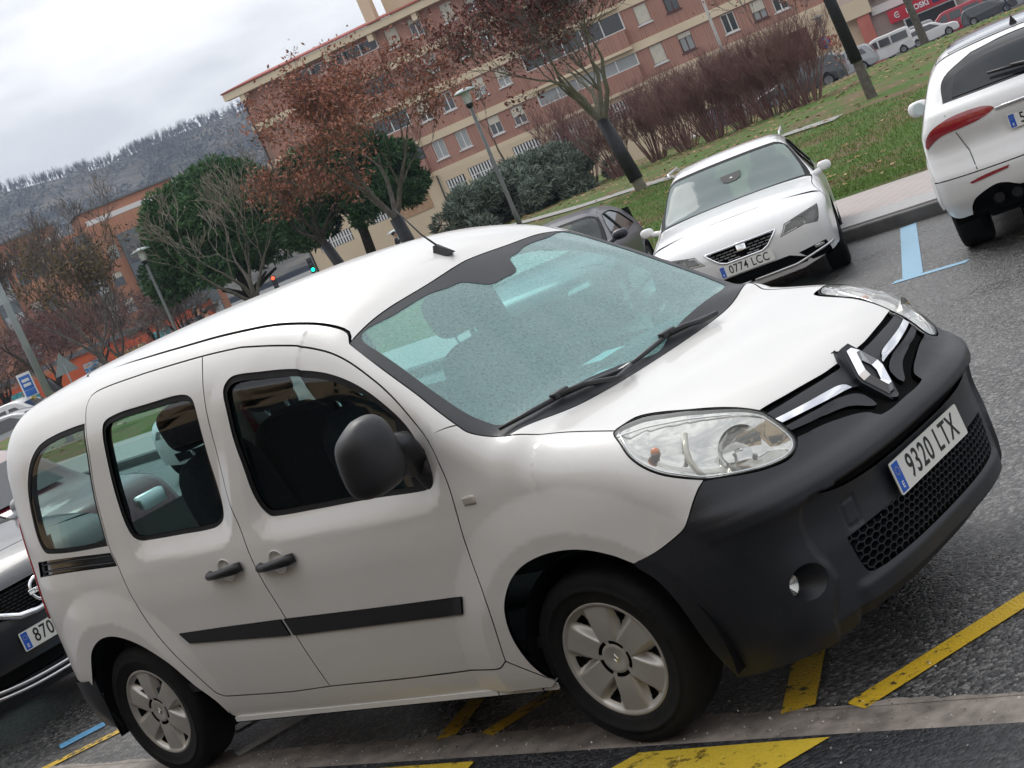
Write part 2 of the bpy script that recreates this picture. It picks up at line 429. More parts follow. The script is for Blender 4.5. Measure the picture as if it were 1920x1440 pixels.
# ------------------------------------------------------------------ the setting: road, markings, pavement, lawn, hill
def asphalt(name, dark=(.018, .018, .019), lite=(.055, .054, .053), fleck=(.20, .19, .18), rough=.42, gl=.0, scale=1.):
    m = mat(name, dark, rough, 0, .5); b = bsdf(m)
    v = tex(m, 'Voronoi', 66*scale); v2 = tex(m, 'Voronoi', 190*scale); n = tex(m, 'Noise', 1.1, Detail=6.); n2 = tex(m, 'Noise', 260*scale, Detail=2.)
    col = ramp(m, v.outputs['Color'], [(.30, dark), (.52, lite), (.72, tuple(c*1.9 for c in lite)), (.86, fleck)])
    col2 = mixc(m, ramp(m, n2.outputs[0], [(.42, (0, 0, 0)), (.72, (1, 1, 1))]), col, dark)
    lk(m, mixc(m, ramp(m, n.outputs[0], [(.3, (0, 0, 0)), (.7, (.35,)*3)]), col2, lite), b.inputs['Base Color'])
    lk(m, ramp(m, n.outputs[0], [(.3, (rough-.12,)*3), (.7, (rough+.15,)*3)]), b.inputs['Roughness'])
    h = mth(m, 'ADD', mth(m, 'MULTIPLY', v.outputs['Distance'], -1.), mth(m, 'MULTIPLY', v2.outputs['Distance'], -.5))
    lk(m, bumpn(m, h, .9, .006/scale), b.inputs['Normal']); return m
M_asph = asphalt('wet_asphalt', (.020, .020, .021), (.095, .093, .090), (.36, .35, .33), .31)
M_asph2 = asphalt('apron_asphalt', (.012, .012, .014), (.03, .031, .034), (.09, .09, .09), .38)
def worn(name, col, under=(.03, .03, .03), amount=.40, rough=.45, sc=26.):
    m = mat(name, col, rough, 0, .5); b = bsdf(m); n = tex(m, 'Noise', sc, Detail=8., Roughness=.75); v = tex(m, 'Voronoi', 85.); n3 = tex(m, 'Noise', 3., Detail=3.)
    f = mth(m, 'ADD', n.outputs[0], mth(m, 'MULTIPLY', mth(m, 'SUBTRACT', n3.outputs[0], .5), .35))
    fa = ramp(m, f, [(amount, (0, 0, 0)), (amount+.05, (1, 1, 1))])
    c2 = mixc(m, ramp(m, v.outputs['Color'], [(.2, (0, 0, 0)), (.9, (.35,)*3)]), col, tuple(c*.72 for c in col))
    lk(m, mixc(m, fa, under, c2), b.inputs['Base Color']); lk(m, bumpn(m, v.outputs['Distance'], .5, .004), b.inputs['Normal']); return m
M_yel = worn('yellow_road_paint', (.68, .44, .03), amount=.40); M_yel2 = worn('yellow_kerb_paint', (.66, .47, .045), (.16, .11, .02), .40, .4, 16.)
M_bluep = worn('blue_road_paint', (.12, .34, .56), amount=.36); M_bluef = worn('pale_blue_paint', (.25, .46, .62), (.10, .12, .13), .30)
M_whp = worn('faded_white_paint', (.80, .79, .76), amount=.30)
M_conc = noisy('gutter_concrete', (.33, .285, .25), (.16, .14, .12), .7, 9, 10, .4, bump=.5, bscale=60, rough2=.5, bdist=.004)
M_kerb = noisy('kerb_concrete', (.09, .088, .085), (.14, .135, .13), .7, 5, 6, .4, bump=.3, bscale=60)
M_pave = noisy('pavement_tiles', (.38, .33, .31), (.46, .41, .39), .6, 3, 5, .4)
M_grav = noisy('path_concrete', (.36, .35, .33), (.28, .27, .25), .8, 5, 5)
def sheet(name, ys, x0, x1, m, dz=0., nx=24, fn=gz):
    mb = MB(); G = [[(x, y, fn(y)+dz) for x in np.linspace(x0, x1, nx)] for y in ys]; mb.grid(G); return tag(mb.build(name, m), kind='structure')
far = sheet('ground', [-60, -3, 10.5, 10.8, 26, 45, 55, 70, 85, 115, 130, 200, 1500], -1500, 700, noisy('far_ground', (.10, .10, .09), (.14, .13, .12), .9, .3, 5), -.10, 4)
road = sheet('road', [-.68, 0, .9, 3, 6, 9, 10.55], -120, 60, M_asph, .0)
gut = sheet('gutter', [-.862, -.68], -120, 60, M_conc, .004)
# ragged edge of the gutter concrete over the asphalt
mb = MB(); xs = np.arange(-6, 4, .035); e = -.68+.012*np.sin(xs*9)+np.array([random.uniform(-.010, .014) for _ in xs])
mb.grid([[(x, -.70, .0055) for x in xs], [(x, y_, .0055) for x, y_ in zip(xs, e)]]); tag(mb.build('gutter_edge', M_conc), kind='structure')
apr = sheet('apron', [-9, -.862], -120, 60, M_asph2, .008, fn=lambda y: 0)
kf = MB(); kf.box((-30, 10.625, -.295), (180, .15, .24), bev=.02); tag(kf.build('far_kerb', M_kerb), kind='structure')
def tilemat():
    m = M_pave; b = bsdf(m); t = tex(m, 'Brick', 1.); t.inputs['Scale'].default_value = 2.5; t.inputs['Mortar Size'].default_value = .012; t.inputs['Color1'].default_value = (.42, .36, .335, 1); t.inputs['Color2'].default_value = (.36, .32, .30, 1); t.inputs['Mortar'].default_value = (.22, .20, .19, 1)
    t.offset = 0; t.inputs['Brick Width'].default_value = .5; lk(m, t.outputs[0], b.inputs['Base Color'])
tilemat()
pv = sheet('pavement', [10.70, 13.2], -120, 60, M_pave, .012)
tact = MB(); tact.quad((-9, 10.72, gz(10.72)+.018), (3, 10.72, gz(10.72)+.018), (3, 11.35, gz(11.35)+.018), (-9, 11.35, gz(11.35)+.018)); tag(tact.build('tactile_paving', noisy('tactile', (.40, .39, .38), (.32, .31, .31), .6, 30, 2)), kind='structure')
M_lawn = mat('lawn_soil', (.05, .08, .02), .9, 0, .2)
def lawnmat():
    m = M_lawn; b = bsdf(m); n = tex(m, 'Noise', .55, Detail=8., Roughness=.62); n2 = tex(m, 'Noise', 14., Detail=6., Roughness=.8); n3 = tex(m, 'Noise', 2.3, Detail=4.)
    g = ramp(m, n2.outputs[0], [(.25, (.030, .050, .012)), (.5, (.095, .17, .035)), (.75, (.20, .28, .08))])
    d = ramp(m, n2.outputs[0], [(.25, (.08, .05, .03)), (.5, (.20, .14, .08)), (.8, (.36, .28, .15))])
    f = mth(m, 'ADD', n.outputs[0], mth(m, 'MULTIPLY', mth(m, 'SUBTRACT', n3.outputs[0], .5), .5))
    lk(m, mixc(m, ramp(m, f, [(.47, (0, 0, 0)), (.60, (1, 1, 1))]), g, d), b.inputs['Base Color']); lk(m, bumpn(m, n2.outputs[0], 1., .06), b.inputs['Normal'])
lawnmat()
def gl(x, y):   # lawn surface with gentle swells
    return gz(y)+.05*math.sin(x*.31+1)*min(1, max(0, (y-13.3)/3))
mb = MB(); ys = list(np.linspace(13.2, 26, 18))+list(np.linspace(27.5, 47, 14)); mb.grid([[(x, y, gl(x, y)+.03*(y > 13.25)) for x in np.linspace(-46, 22, 90)] for y in ys]); lawn = tag(mb.build('lawn', M_lawn), kind='structure')
# footpath across the lawn (follows the photograph's two edges)
pe = [ground(p) for p in [(930, 432), (1000, 412), (1085, 392), (1205, 357), (1270, 338), (1420, 281), (1480, 257), (1572, 225)]]
mb = MB(); G = []
for p in pe: G.append([(p[0]+.10, p[1]-.35, gl(p[0], p[1])+.055), (p[0]-.15, p[1]+.55, gl(p[0], p[1])+.055)])
mb.grid(G); tag(mb.build('footpath', M_grav), kind='structure')
# markings
def stripe(name, pts, w, m, z=.006, taper=None, lab=None):
    mb = MB(); P = [np.array(p[:2], float) for p in pts]; rows = []
    for i, p in enumerate(P):
        t = P[min(i+1, len(P)-1)]-P[max(0, i-1)]; t = t/np.linalg.norm(t); n = np.array([-t[1], t[0]])*w/2
        rows.append([(p[0]+n[0], p[1]+n[1], gz(p[1])+z), (p[0]-n[0], p[1]-n[1], gz(p[1])+z)])
    mb.grid(rows); return tag(mb.build(name, m), kind='structure')
def seg(a, b, n=8): a = np.array(a[:2], float); b = np.array(b[:2], float); return [a+(b-a)*t for t in np.linspace(0, 1, n)]
def ext(a, b, k): a = np.array(a[:2], float); b = np.array(b[:2], float); return a+(b-a)*k
stripe('yellow_line', seg((.71, -.69), ext((.715, -.69), (1.03, -.03), 2.6)), .10, M_yel)
stripe('yellow_line', seg((.495, -.685), ext((.495, -.685), (.255, -.147), 3.5)), .115, M_yel)
stripe('yellow_line', seg((-1.14, -.69), ext((-1.14, -.69), (-1.25, -.34), 4)), .09, M_yel)
stripe('yellow_line', seg((-.91, -.69), ext((-.91, -.69), (-.80, -.36), 4)), .09, M_yel)
stripe('yellow_line', seg((-4.23, -.72), ext((-4.2, -.68), (-3.975, -.30), 5.5)), .075, M_yel)
stripe('blue_line', seg((-4.42, -.46), ext((-4.40, -.48), (-4.17, .02), 4.)), .11, M_bluep)
stripe('white_line', seg((-2.50, -.70), ext((-2.50, -.70), (-2.32, -.24), 4)), .08, M_whp)
stripe('white_line', seg((-2.83, -.45), ext((-2.85, -.5), (-2.70, .0), 3)), .09, M_whp)
stripe('parking_line', [ground(p) for p in ((1712, 519), (1703, 424))], .17, M_bluef)
stripe('parking_line', seg(ground((1676, 531)), ground((1815, 490))), .10, M_bluef)
# broad yellow blocks painted on the apron
def patch(name, pix, m, z):
    mb = MB(); P = [at_z(p, z) for p in pix]; mb.add(P, [tuple(range(len(P)))]); return tag(mb.build(name, m), kind='structure')
patch('yellow_kerb_marking', [(1198, 1411), (1380, 1396), (1556, 1381.5), (1420, 1462), (1120, 1455)], M_yel2, .013)
patch('yellow_kerb_marking', [(700, 1441), (890, 1427), (840, 1480), (600, 1480)], M_yel2, .013)
# ---- hill
M_hill = mat('hill_scrub', (.10, .09, .08), 1., 0, .1)
def hillmat():
    m = M_hill; b = bsdf(m); n = tex(m, 'Noise', .022, Detail=10., Roughness=.7); n2 = tex(m, 'Noise', .09, Detail=7., Roughness=.8)
    c = ramp(m, n.outputs[0], [(.38, (.012, .018, .015)), (.5, (.050, .046, .040)), (.62, (.12, .10, .08))])
    lk(m, mixc(m, .45, c, ramp(m, n2.outputs[0], [(.40, (.012, .014, .012)), (.60, (.22, .18, .14))])), b.inputs['Base Color'])
hillmat()
crest = [(-260, 470), (0, 357), (60, 328), (130, 304), (190, 296), (260, 283), (285, 268), (340, 246), (400, 226), (455, 206), (520, 180), (620, 130), (760, 60)]
mb = MB(); G = []; HC = []
for (px, py) in crest:
    c = at_d((px, py+4), 900); HC.append(c)
HC = crom([(c[0], c[1], 0) for c in HC], 14, False); HZ = np.interp(np.linspace(0, 1, len(HC)), np.linspace(0, 1, len(crest)), [at_d((px, py+4), 900)[2] for px, py in crest])
for i, (c, z) in enumerate(zip(HC, HZ)):
    d = np.array([c[0]-CAMP[0], c[1]-CAMP[1]]); d /= np.linalg.norm(d); row = []
    for k, u_ in enumerate(np.linspace(0, 1, 26)):
        r = (1-u_)*-520; zz = -2+(z+2)*u_**1.25+(5*math.sin(i*.35+k*.8)+3*math.sin(i*.9-k*1.7))*u_*(1-u_)*1.5
        row.append((c[0]+d[0]*r, c[1]+d[1]*r, zz))
    row.append((c[0]+d[0]*150, c[1]+d[1]*150, z-8)); G.append(row)
G_hill = G; mb.grid(G); hill = tag(mb.build('hill', M_hill), kind='structure')
# ------------------------------------------------------------------ trees and shrubs
M_bark = noisy('grey_bark', (.085, .075, .065), (.15, .135, .115), .95, 9, 5, .2, bump=.5)
M_barkg = noisy('mossy_bark', (.12, .115, .085), (.17, .16, .12), .95, 9, 5, .2)
M_barkd = noisy('dark_bark', (.035, .028, .024), (.06, .05, .042), .95, 9, 5, .2)
M_wrap = noisy('black_trunk_guard', (.010, .010, .012), (.02, .02, .022), .6, 12, 3, .4)
M_twig = noisy('twigs', (.12, .098, .085), (.20, .17, .145), .95, 3, 3, .1)
M_twigr = noisy('red_twigs', (.16, .085, .080), (.28, .17, .155), .95, 2, 3, .1)
def leafmat(name, a, b, c):
    m = mat(name, a, .75, 0, .25); n = tex(m, 'Noise', 1.7, Detail=5., Roughness=.8); n2 = tex(m, 'WhiteNoise', 1.) if False else tex(m, 'Noise', 23., Detail=2.)
    f = mth(m, 'ADD', mth(m, 'MULTIPLY', n.outputs[0], .45), mth(m, 'MULTIPLY', n2.outputs[0], .55)); lk(m, ramp(m, f, [(.38, a), (.5, b), (.64, c)]), bsdf(m).inputs['Base Color']); return m
M_lbrown = leafmat('dead_leaves', (.14, .052, .035), (.32, .13, .085), (.48, .24, .16))
M_lred = leafmat('dark_red_leaves', (.07, .022, .022), (.16, .055, .048), (.27, .11, .085))
M_lolive = leafmat('olive_leaves', (.05, .035, .014), (.12, .085, .035), (.20, .14, .06))
M_pine = leafmat('pine_needles', (.020, .046, .020), (.055, .125, .045), (.13, .22, .08))
M_pined = leafmat('dark_needles', (.012, .034, .014), (.035, .085, .030), (.07, .14, .05))
M_juni = leafmat('juniper_foliage', (.07, .09, .072), (.17, .21, .17), (.32, .36, .30))
def quads_mesh(name, C_, A_ax, B_ax, m, parent=None):
    """many small leaf-shaped faces: centre, half-axis a, half-axis b"""
    n = len(C_); V = np.empty((n, 4, 3)); V[:, 0] = C_-A_ax; V[:, 1] = C_+B_ax; V[:, 2] = C_+A_ax; V[:, 3] = C_-B_ax
    me = bpy.data.meshes.new(name); me.vertices.add(n*4); me.vertices.foreach_set('co', V.ravel()); me.loops.add(n*4); me.loops.foreach_set('vertex_index', np.arange(n*4))
    me.polygons.add(n); me.polygons.foreach_set('loop_start', np.arange(n)*4); me.polygons.foreach_set('loop_total', np.full(n, 4)); me.update(calc_edges=True)
    return link(name, me, m, parent)
def rand_axes(rng, n, a, b, droop=0.):
    u = rng.normal(size=(n, 3)); u[:, 2] -= droop; u /= np.linalg.norm(u, axis=1)[:, None]; v = rng.normal(size=(n, 3)); v -= u*(u*v).sum(1)[:, None]; v /= np.linalg.norm(v, axis=1)[:, None]
    s = rng.uniform(.6, 1.3, n)[:, None]; return u*a*s, v*b*s
class Tree:
    def __init__(s, seed): s.r = random.Random(seed); s.limbs = MB(); s.tw = MB(); s.tips = []
    def grow(s, p, d, L_, r, depth, spread=.6, up=.15, kids=3, jit=.16, minr=.008, seg_=4, droop=0.):
        pts = [Vector(p)]; rad = [r]; d = Vector(d).normalized()
        for i in range(seg_):
            d = (d+Vector((s.r.gauss(0, jit), s.r.gauss(0, jit), s.r.gauss(0, jit)+up*(1 if depth else .3)-droop))).normalized(); pts.append(pts[-1]+d*L_/seg_); rad.append(r*(1-.45*(i+1)/seg_))
        (s.limbs if r > .022 else s.tw).tube(pts, rad, 7 if r > .06 else (5 if r > .02 else 3), cap=False, smooth=True)
        if depth <= 0: s.tips += [(pts[-1], d), (pts[-2], d), (pts[len(pts)//2], d)]; return
        n = kids+s.r.choice((-1, 0, 0, 1))
        for k in range(max(2, n)):
            i = seg_ if k == 0 else s.r.randint(max(1, seg_//2), seg_); a = s.r.uniform(0, 2*math.pi); o = d.orthogonal().normalized(); o.rotate(Matrix.Rotation(a, 3, d))
            sp = spread*s.r.uniform(.5, 1.25)*(.45 if k == 0 else 1); nd = (d*math.cos(sp)+o*math.sin(sp)).normalized()
            s.grow(pts[i], nd, L_*s.r.uniform(.6, .85), max(minr, rad[i]*(.75 if k == 0 else .55)), depth-1, spread, up, kids, jit, minr, max(3, seg_-(depth < 3)), droop)
        if depth <= 2: s.tips += [(pts[-1], d)]
def make_tree(name, base, H, seed, label, trunk_h=.28, tr=.12, depth=5, spread=.6, up=.12, kids=3, lean=(0, 0), leaves=None, lmat=None, lsize=.07, lspread=.25, wrap=None, bark=None, twig=None, forks=1, cat='tree', group=None, minr=.008, jit=.14, droop=.6, lfilter=None):
    T = Tree(seed); t = empty(name, base, label=label, cat=cat, group=group); th = H*trunk_h; b = Vector((0, 0, -.1)); top = Vector((lean[0], lean[1], th))
    T.limbs.tube([b, b.lerp(top, .3)+Vector((.02, 0, 0)), b.lerp(top, .7), top], [tr*1.35, tr*1.05, tr*.95, tr*.85], 10, cap=False)
    for k in range(forks):
        a = 2*math.pi*k/max(1, forks)+T.r.uniform(-.4, .4); f = .0 if forks == 1 else T.r.uniform(.35, .7)
        T.grow(top-Vector((0, 0, .04)), (math.cos(a)*f+lean[0]*.3, math.sin(a)*f+lean[1]*.3, 1), H*(1-trunk_h)*(.36 if depth > 3 else .45), tr*(.8 if forks == 1 else .62), depth, spread, up, kids, jit, minr)
    tips = np.array([tuple(p) for p, _ in T.tips]); 
    if len(tips):   # fit the crown to the height asked for
        k = (H-th)/max(.1, tips[:, 2].max()-th)
        for M_ in (T.limbs, T.tw): M_.v = [(x, y, th+(z-th)*k if z > th else z) for x, y, z in M_.v]
        tips[:, 2] = th+(tips[:, 2]-th)*k
    T.limbs.build('trunk', bark or M_bark, t)
    if T.tw.v: T.tw.build('crown', twig or M_twig, t)
    if wrap: mb = MB(); mb.tube([top*(wrap[0]/th), top*(wrap[1]/th)], [tr*1.42, tr*1.28], 12); mb.build('trunk_guard', M_wrap, t)
    if leaves:
        rng = np.random.default_rng(seed); P = tips
        if lfilter is not None: P = P[lfilter(P)]
        i = rng.integers(0, len(P), leaves); c = P[i]+rng.normal(size=(leaves, 3))*lspread*.6; A, B = rand_axes(rng, leaves, lsize, lsize*.5, droop)
        quads_mesh('leaves', c, A, B, lmat, t)
    return t
def foliage_blob(name, base, clumps, n, m, size, seed, label, cat, stems=None, group=None, elong=1.8, droop=0., core=None):
    """evergreen mass: leaf-sized faces spread through many overlapping lumps of foliage (x, y, z, radius)"""
    rng = np.random.default_rng(seed); t = empty(name, base, label=label, cat=cat, group=group); cl = np.array(clumps, float); w = cl[:, 3]**2; i = rng.choice(len(cl), n, p=w/w.sum())
    d = rng.normal(size=(n, 3)); d /= np.linalg.norm(d, axis=1)[:, None]; rr = rng.uniform(.55, 1.06, n)**.6; c = cl[i, :3]+d*(cl[i, 3]*rr)[:, None]*np.array([1, 1, .85])
    A = d+rng.normal(size=(n, 3))*.55; A[:, 2] += .25-droop; A /= np.linalg.norm(A, axis=1)[:, None]; B = np.cross(A, rng.normal(size=(n, 3))); B /= np.linalg.norm(B, axis=1)[:, None]; s = rng.uniform(.6, 1.4, n)[:, None]
    quads_mesh('crown', c, A*size*elong*s*.7, B*size*s*.35, m, t)
    if stems: mb = MB(); [mb.tube(p, r, 8, cap=False) for p, r in stems]; mb.build('trunk', M_barkd, t)
    return t
def clumps_dome(rng, n, R, H0, H1, r0, r1, flat=1.):
    out_ = []
    for _ in range(n):
        a = rng.uniform(0, 2*math.pi); u_ = rng.uniform(0, 1); ph = math.acos(1-u_*1.15) if u_ < 1 else 1.6; rr = R*rng.uniform(.72, 1.)
        out_.append((rr*math.sin(min(ph, 1.75))*math.cos(a), rr*math.sin(min(ph, 1.75))*math.sin(a), H0+(H1-H0)*math.cos(min(ph, 1.75))*rng.uniform(.85, 1)*flat, rng.uniform(r0, r1)))
    return out_
def gb(px, z=None):
    p = ground(px) if z is None else at_z(px, z); return (float(p[0]), float(p[1]), float(p[2]))
def atdist(px, t, zb):
    """foot point at ground height zb under the photo pixel px seen t metres away"""
    p = at_d(px, t); return (float(p[0]), float(p[1]), zb)
def hz(px, t): return float(at_d(px, t)[2])
# tree with a wrapped trunk standing beside the footpath
make_tree('leafless_tree', gb((1208, 362)), 7.0, 11, 'leafless tree with dark red seed clusters and black wrapped trunk, standing beside the footpath', trunk_h=.27, tr=.12, depth=6, spread=.60, up=.06, kids=3, lean=(-.35, .05), leaves=6500, lmat=M_lred, lsize=.060, lspread=.16, wrap=(.35, 1.95), forks=5, bark=M_barkg, lfilter=lambda P: (P[:, 0]*-.72-P[:, 1]*.69 > -.7))
# big brown-leaved tree left of the lamp post
b0 = atdist((775, 455), 44, -.2)
make_tree('brown_leaved_tree', b0, hz((640, 60), 44)+.2, 23, 'large tree full of withered brown leaves, black trunk, left of the lamp post', trunk_h=.27, tr=.14, depth=5, spread=.56, up=.07, kids=3, lean=(-.25, 0), leaves=9500, lmat=M_lbrown, lsize=.060, lspread=.24, wrap=(.2, 1.9), forks=4, bark=M_bark)
make_tree('brown_leaved_tree', atdist((655, 490), 47, -.3), hz((600, 230), 47)+.3, 29, 'second withered brown tree, leaning dark trunk just above the van roof', trunk_h=.42, tr=.12, depth=5, spread=.50, up=.06, kids=3, lean=(-.5, -.2), leaves=3000, lmat=M_lbrown, lsize=.060, lspread=.24, wrap=(.3, 2.1), forks=4, bark=M_barkd)
# stone pine
rng = np.random.default_rng(5); pr = 4.1; base = atdist((470, 560), 62, -.5); topz = hz((420, 268), 62)
cl = clumps_dome(rng, 60, 2.7, topz-3.5, topz-.7, .6, 1.05)+[(rng.uniform(-2.2, 2.2), rng.uniform(-2.2, 2.2), topz-4.1+rng.uniform(-.3, .5), .75) for _ in range(24)]
cl = [(x, y, z-base[2], r) for x, y, z, r in cl]
foliage_blob('stone_pine', base, cl, 62000, M_pine, .10, 6, 'round dense green pine standing behind a bare grey tree', 'tree', stems=[([(0, 0, 0), (.1, 0, 1.6), (-.2, .1, topz-3.6)], [.25, .22, .16])]+[([(0, 0, 1.6), (a, b, topz-4.6)], [.12, .05]) for a, b in ((1.4, .6), (-1.5, .3), (.4, -1.4), (-.3, 1.5))])
base = atdist((690, 470), 56, -.4); topz = hz((655, 215), 56)
cl = [(x, y, z-base[2], r) for x, y, z, r in clumps_dome(rng, 46, 2.6, topz-3.0, topz-.6, .5, .9)]
foliage_blob('stone_pine', base, cl, 34000, M_pined, .10, 8, 'dark green pine half hidden behind the brown-leaved tree', 'tree', stems=[([(0, 0, 0), (.2, 0, 2), (0, 0, topz-1.8)], [.2, .17, .12])])
# bare trees on the left
make_tree('leafless_tree', atdist((478, 560), 52, -.4), hz((395, 265), 52)+.4, 31, 'bare grey tree with many upright twigs in front of the round pine', trunk_h=.20, tr=.12, depth=6, spread=.55, up=.12, kids=2, forks=5, bark=M_bark, twig=noisy('pale_twigs', (.20, .17, .145), (.30, .26, .22), .95, 3, 3, .1), minr=.011)
make_tree('leafless_tree', atdist((205, 660), 70, -.8), hz((60, 352), 70)+.8, 37, 'tall bare tree in front of the orange brick flats, leftmost tall crown', trunk_h=.2, tr=.14, depth=6, spread=.5, up=.16, kids=3, forks=3, lean=(-.3, -.3), bark=M_bark, minr=.014)
make_tree('brown_leaved_tree', atdist((235, 690), 62, -.6), hz((180, 375), 62)+.6, 41, 'slender tree with sparse olive brown leaves right of the bare tall tree', trunk_h=.2, tr=.10, depth=5, spread=.42, up=.2, kids=3, forks=3, leaves=1900, lmat=M_lolive, lsize=.075, lspread=.25, bark=M_bark, minr=.012)
ROW = [((30, 790), 82, (10, 590), 'first'), ((120, 740), 78, (70, 560), 'second'), ((205, 700), 84, (150, 540), 'third'), ((300, 650), 88, (280, 520), 'fourth'), ((345, 620), 80, (350, 500), 'fifth')]
for i, (b_, t_, tp, w_) in enumerate(ROW):
    make_tree('leafless_tree', atdist(b_, t_, -1.0), hz(tp, t_)+1.0, 50+i, f'low spreading pinkish bare tree, {w_} from the left in the row before the murals', trunk_h=.27, tr=.13, depth=6, spread=.78, up=.0, kids=3, forks=4, bark=M_barkd, twig=M_twigr if i % 2 else M_twig, group='bare trees before the mural wall', minr=.016)
make_tree('leafless_tree', atdist((135, 720), 58, -.5), hz((40, 610), 58)+1.2, 61, 'leaning bare tree with a long black wrapped trunk beside the grey mast', trunk_h=.55, tr=.10, depth=4, spread=.7, up=.05, kids=3, lean=(-.9, -.7), wrap=(.2, 1.7), bark=M_barkd)
make_tree('leafless_tree', atdist((965, 330), 66, -.6), hz((890, 110), 66)+.6, 67, 'thin bare tree with a few curled leaves behind the lamp post', trunk_h=.3, tr=.07, depth=5, spread=.45, up=.16, kids=2, leaves=260, lmat=M_lbrown, lsize=.08, minr=.012)
make_tree('leafless_tree', gb((1637, 186)), 7.8, 71, 'slim tree with black wrapped trunk on the lawn before the no-parking sign', trunk_h=.52, tr=.10, depth=4, spread=.6, up=.1, kids=3, wrap=(.9, 3.9), lean=(-.25, .1), forks=3)
make_tree('leafless_tree', atdist((1742, 98), 58, -.4), 8.5, 73, 'plain grey trunk in front of the shop with the red awning', trunk_h=.5, tr=.13, depth=4, spread=.6, up=.1, kids=3, lean=(-.2, 0), forks=3)
for i, (b_, tp, w_) in enumerate([((1500, 190), (1385, -60), 'behind the red twig shrubs, nearest the garage doors'), ((1545, 165), (1450, -60), 'between the garage doors and the lamp by the wall'), ((1600, 170), (1570, 60), 'small and thin beside the silver hatchback')]):
    make_tree('leafless_tree', atdist(b_, 62, -.5), hz(tp, 62)+.5, 80+i, 'young bare tree with pale trunk '+w_, trunk_h=.32, tr=.055, depth=5 if i < 2 else 3, spread=.5, up=.12, kids=2, twig=M_twig, leaves=150, lmat=M_lbrown, lsize=.07, minr=.011)
# thicket of red-twigged shrubs, each a clump of upright stems
def twiggy(name, base, H, W_, seed, label, stems=26, group=None, m=None):
    r = random.Random(seed); mb = MB(); t = empty(name, base, label=label, cat='shrub', group=group); tips = []
    for k in range(stems):
        a = r.uniform(0, 2*math.pi); q = r.uniform(.05, 1); p = Vector((math.cos(a)*.35*q, math.sin(a)*.35*q, 0)); d = Vector((math.cos(a)*q*W_/H*.55, math.sin(a)*q*W_/H*.55, 1)).normalized()
        L_ = H*r.uniform(.75, 1.05); pts = [p]; 
        for i in range(6): d = (d+Vector((r.gauss(0, .07), r.gauss(0, .07), .02))).normalized(); pts.append(pts[-1]+d*L_/6)
        mb.tube(pts, [.020, .017, .014, .011, .008, .006, .004], 4, cap=False)
        for i in range(3, 7):
            for _ in range(5):
                dd = (d+Vector((r.gauss(0, .5), r.gauss(0, .5), r.uniform(0, .6)))).normalized(); e = pts[i]+dd*L_*.16; mb.tube([pts[i], pts[i].lerp(e, .5)+Vector((r.gauss(0, .03),)*3), e], [.006, .0045, .003], 3, cap=False); tips.append(e)
                for __ in range(3):
                    d3 = (dd+Vector((r.gauss(0, .5), r.gauss(0, .5), r.gauss(.2, .4)))).normalized(); mb.tube([pts[i].lerp(e, r.uniform(.4, .9)), pts[i].lerp(e, .9)+d3*L_*.11], [.004, .0025], 3, cap=False)
    mb.build('stems', m or M_twigr, t); return t
hb = [(1105, 348, 190), (1165, 330, 205), (1235, 300, 180), (1290, 280, 165), (1345, 262, 150), (1400, 240, 115), (1450, 222, 112), (1490, 208, 128), (1520, 198, 150)]
for i, (x_, y_, tp) in enumerate(hb):
    b_ = gb((x_, y_)); d_ = math.dist(b_, CAMP); H = max(2.2, (y_-tp)*.93*d_/FPX)
    twiggy('red_twig_shrub', b_, H, 2.3, 100+i, ['dense reddish leafless shrub next to the grey juniper, first of the thicket', 'reddish leafless shrub behind the wrapped tree, second in the thicket', 'reddish leafless shrub, third in the thicket, over fallen leaves', 'reddish leafless shrub, fourth in the thicket, showing wall between stems', 'tall reddish leafless shrub in the middle of the thicket', 'tall reddish leafless shrub, sixth in the thicket from the juniper', 'tall reddish leafless shrub, seventh in the thicket, before the garage doors', 'reddish leafless shrub, eighth in the thicket, before the garage doors', 'smallest reddish leafless shrub at the far right end of the thicket'][i], stems=34, group='red-twigged shrubs along the lawn')
# second rank
for i, (x_, y_, tp) in enumerate([(1130, 322, 170), (1200, 296, 170), (1265, 275, 150), (1325, 250, 130), (1380, 228, 100), (1425, 212, 105)]):
    b_ = gb((x_, y_)); d_ = math.dist(b_, CAMP); twiggy('red_twig_shrub', b_, max(2.2, (y_-tp)*.92*d_/FPX), 2.3, 130+i, 'reddish leafless shrub in the back rank of the thicket against the flats', stems=26, group='back rank of red-twigged shrubs')
# juniper mass
rng = np.random.default_rng(9)
for i, (x_, y_, tp, R) in enumerate([(905, 425, 330, 1.35), (985, 405, 290, 1.55), (1055, 385, 275, 1.5)]):
    b_ = atdist((x_, y_), 55, -.2); H = (y_-tp)*55/FPX*1.05
    cl = [(rng.normal()*R*.5, rng.normal()*R*.5, rng.uniform(.1, 1)*H*.8, rng.uniform(.35, .7)) for _ in range(34)]
    foliage_blob('juniper_shrub', b_, cl, 17000, M_juni, .07, 12+i, ['grey-green arching juniper left of the lamp post, lowest of three', 'grey-green juniper directly behind the lamp post', 'grey-green juniper right of the lamp post, beside the red twigs'][i], 'shrub', elong=2.6, group='grey junipers by the lamp post')
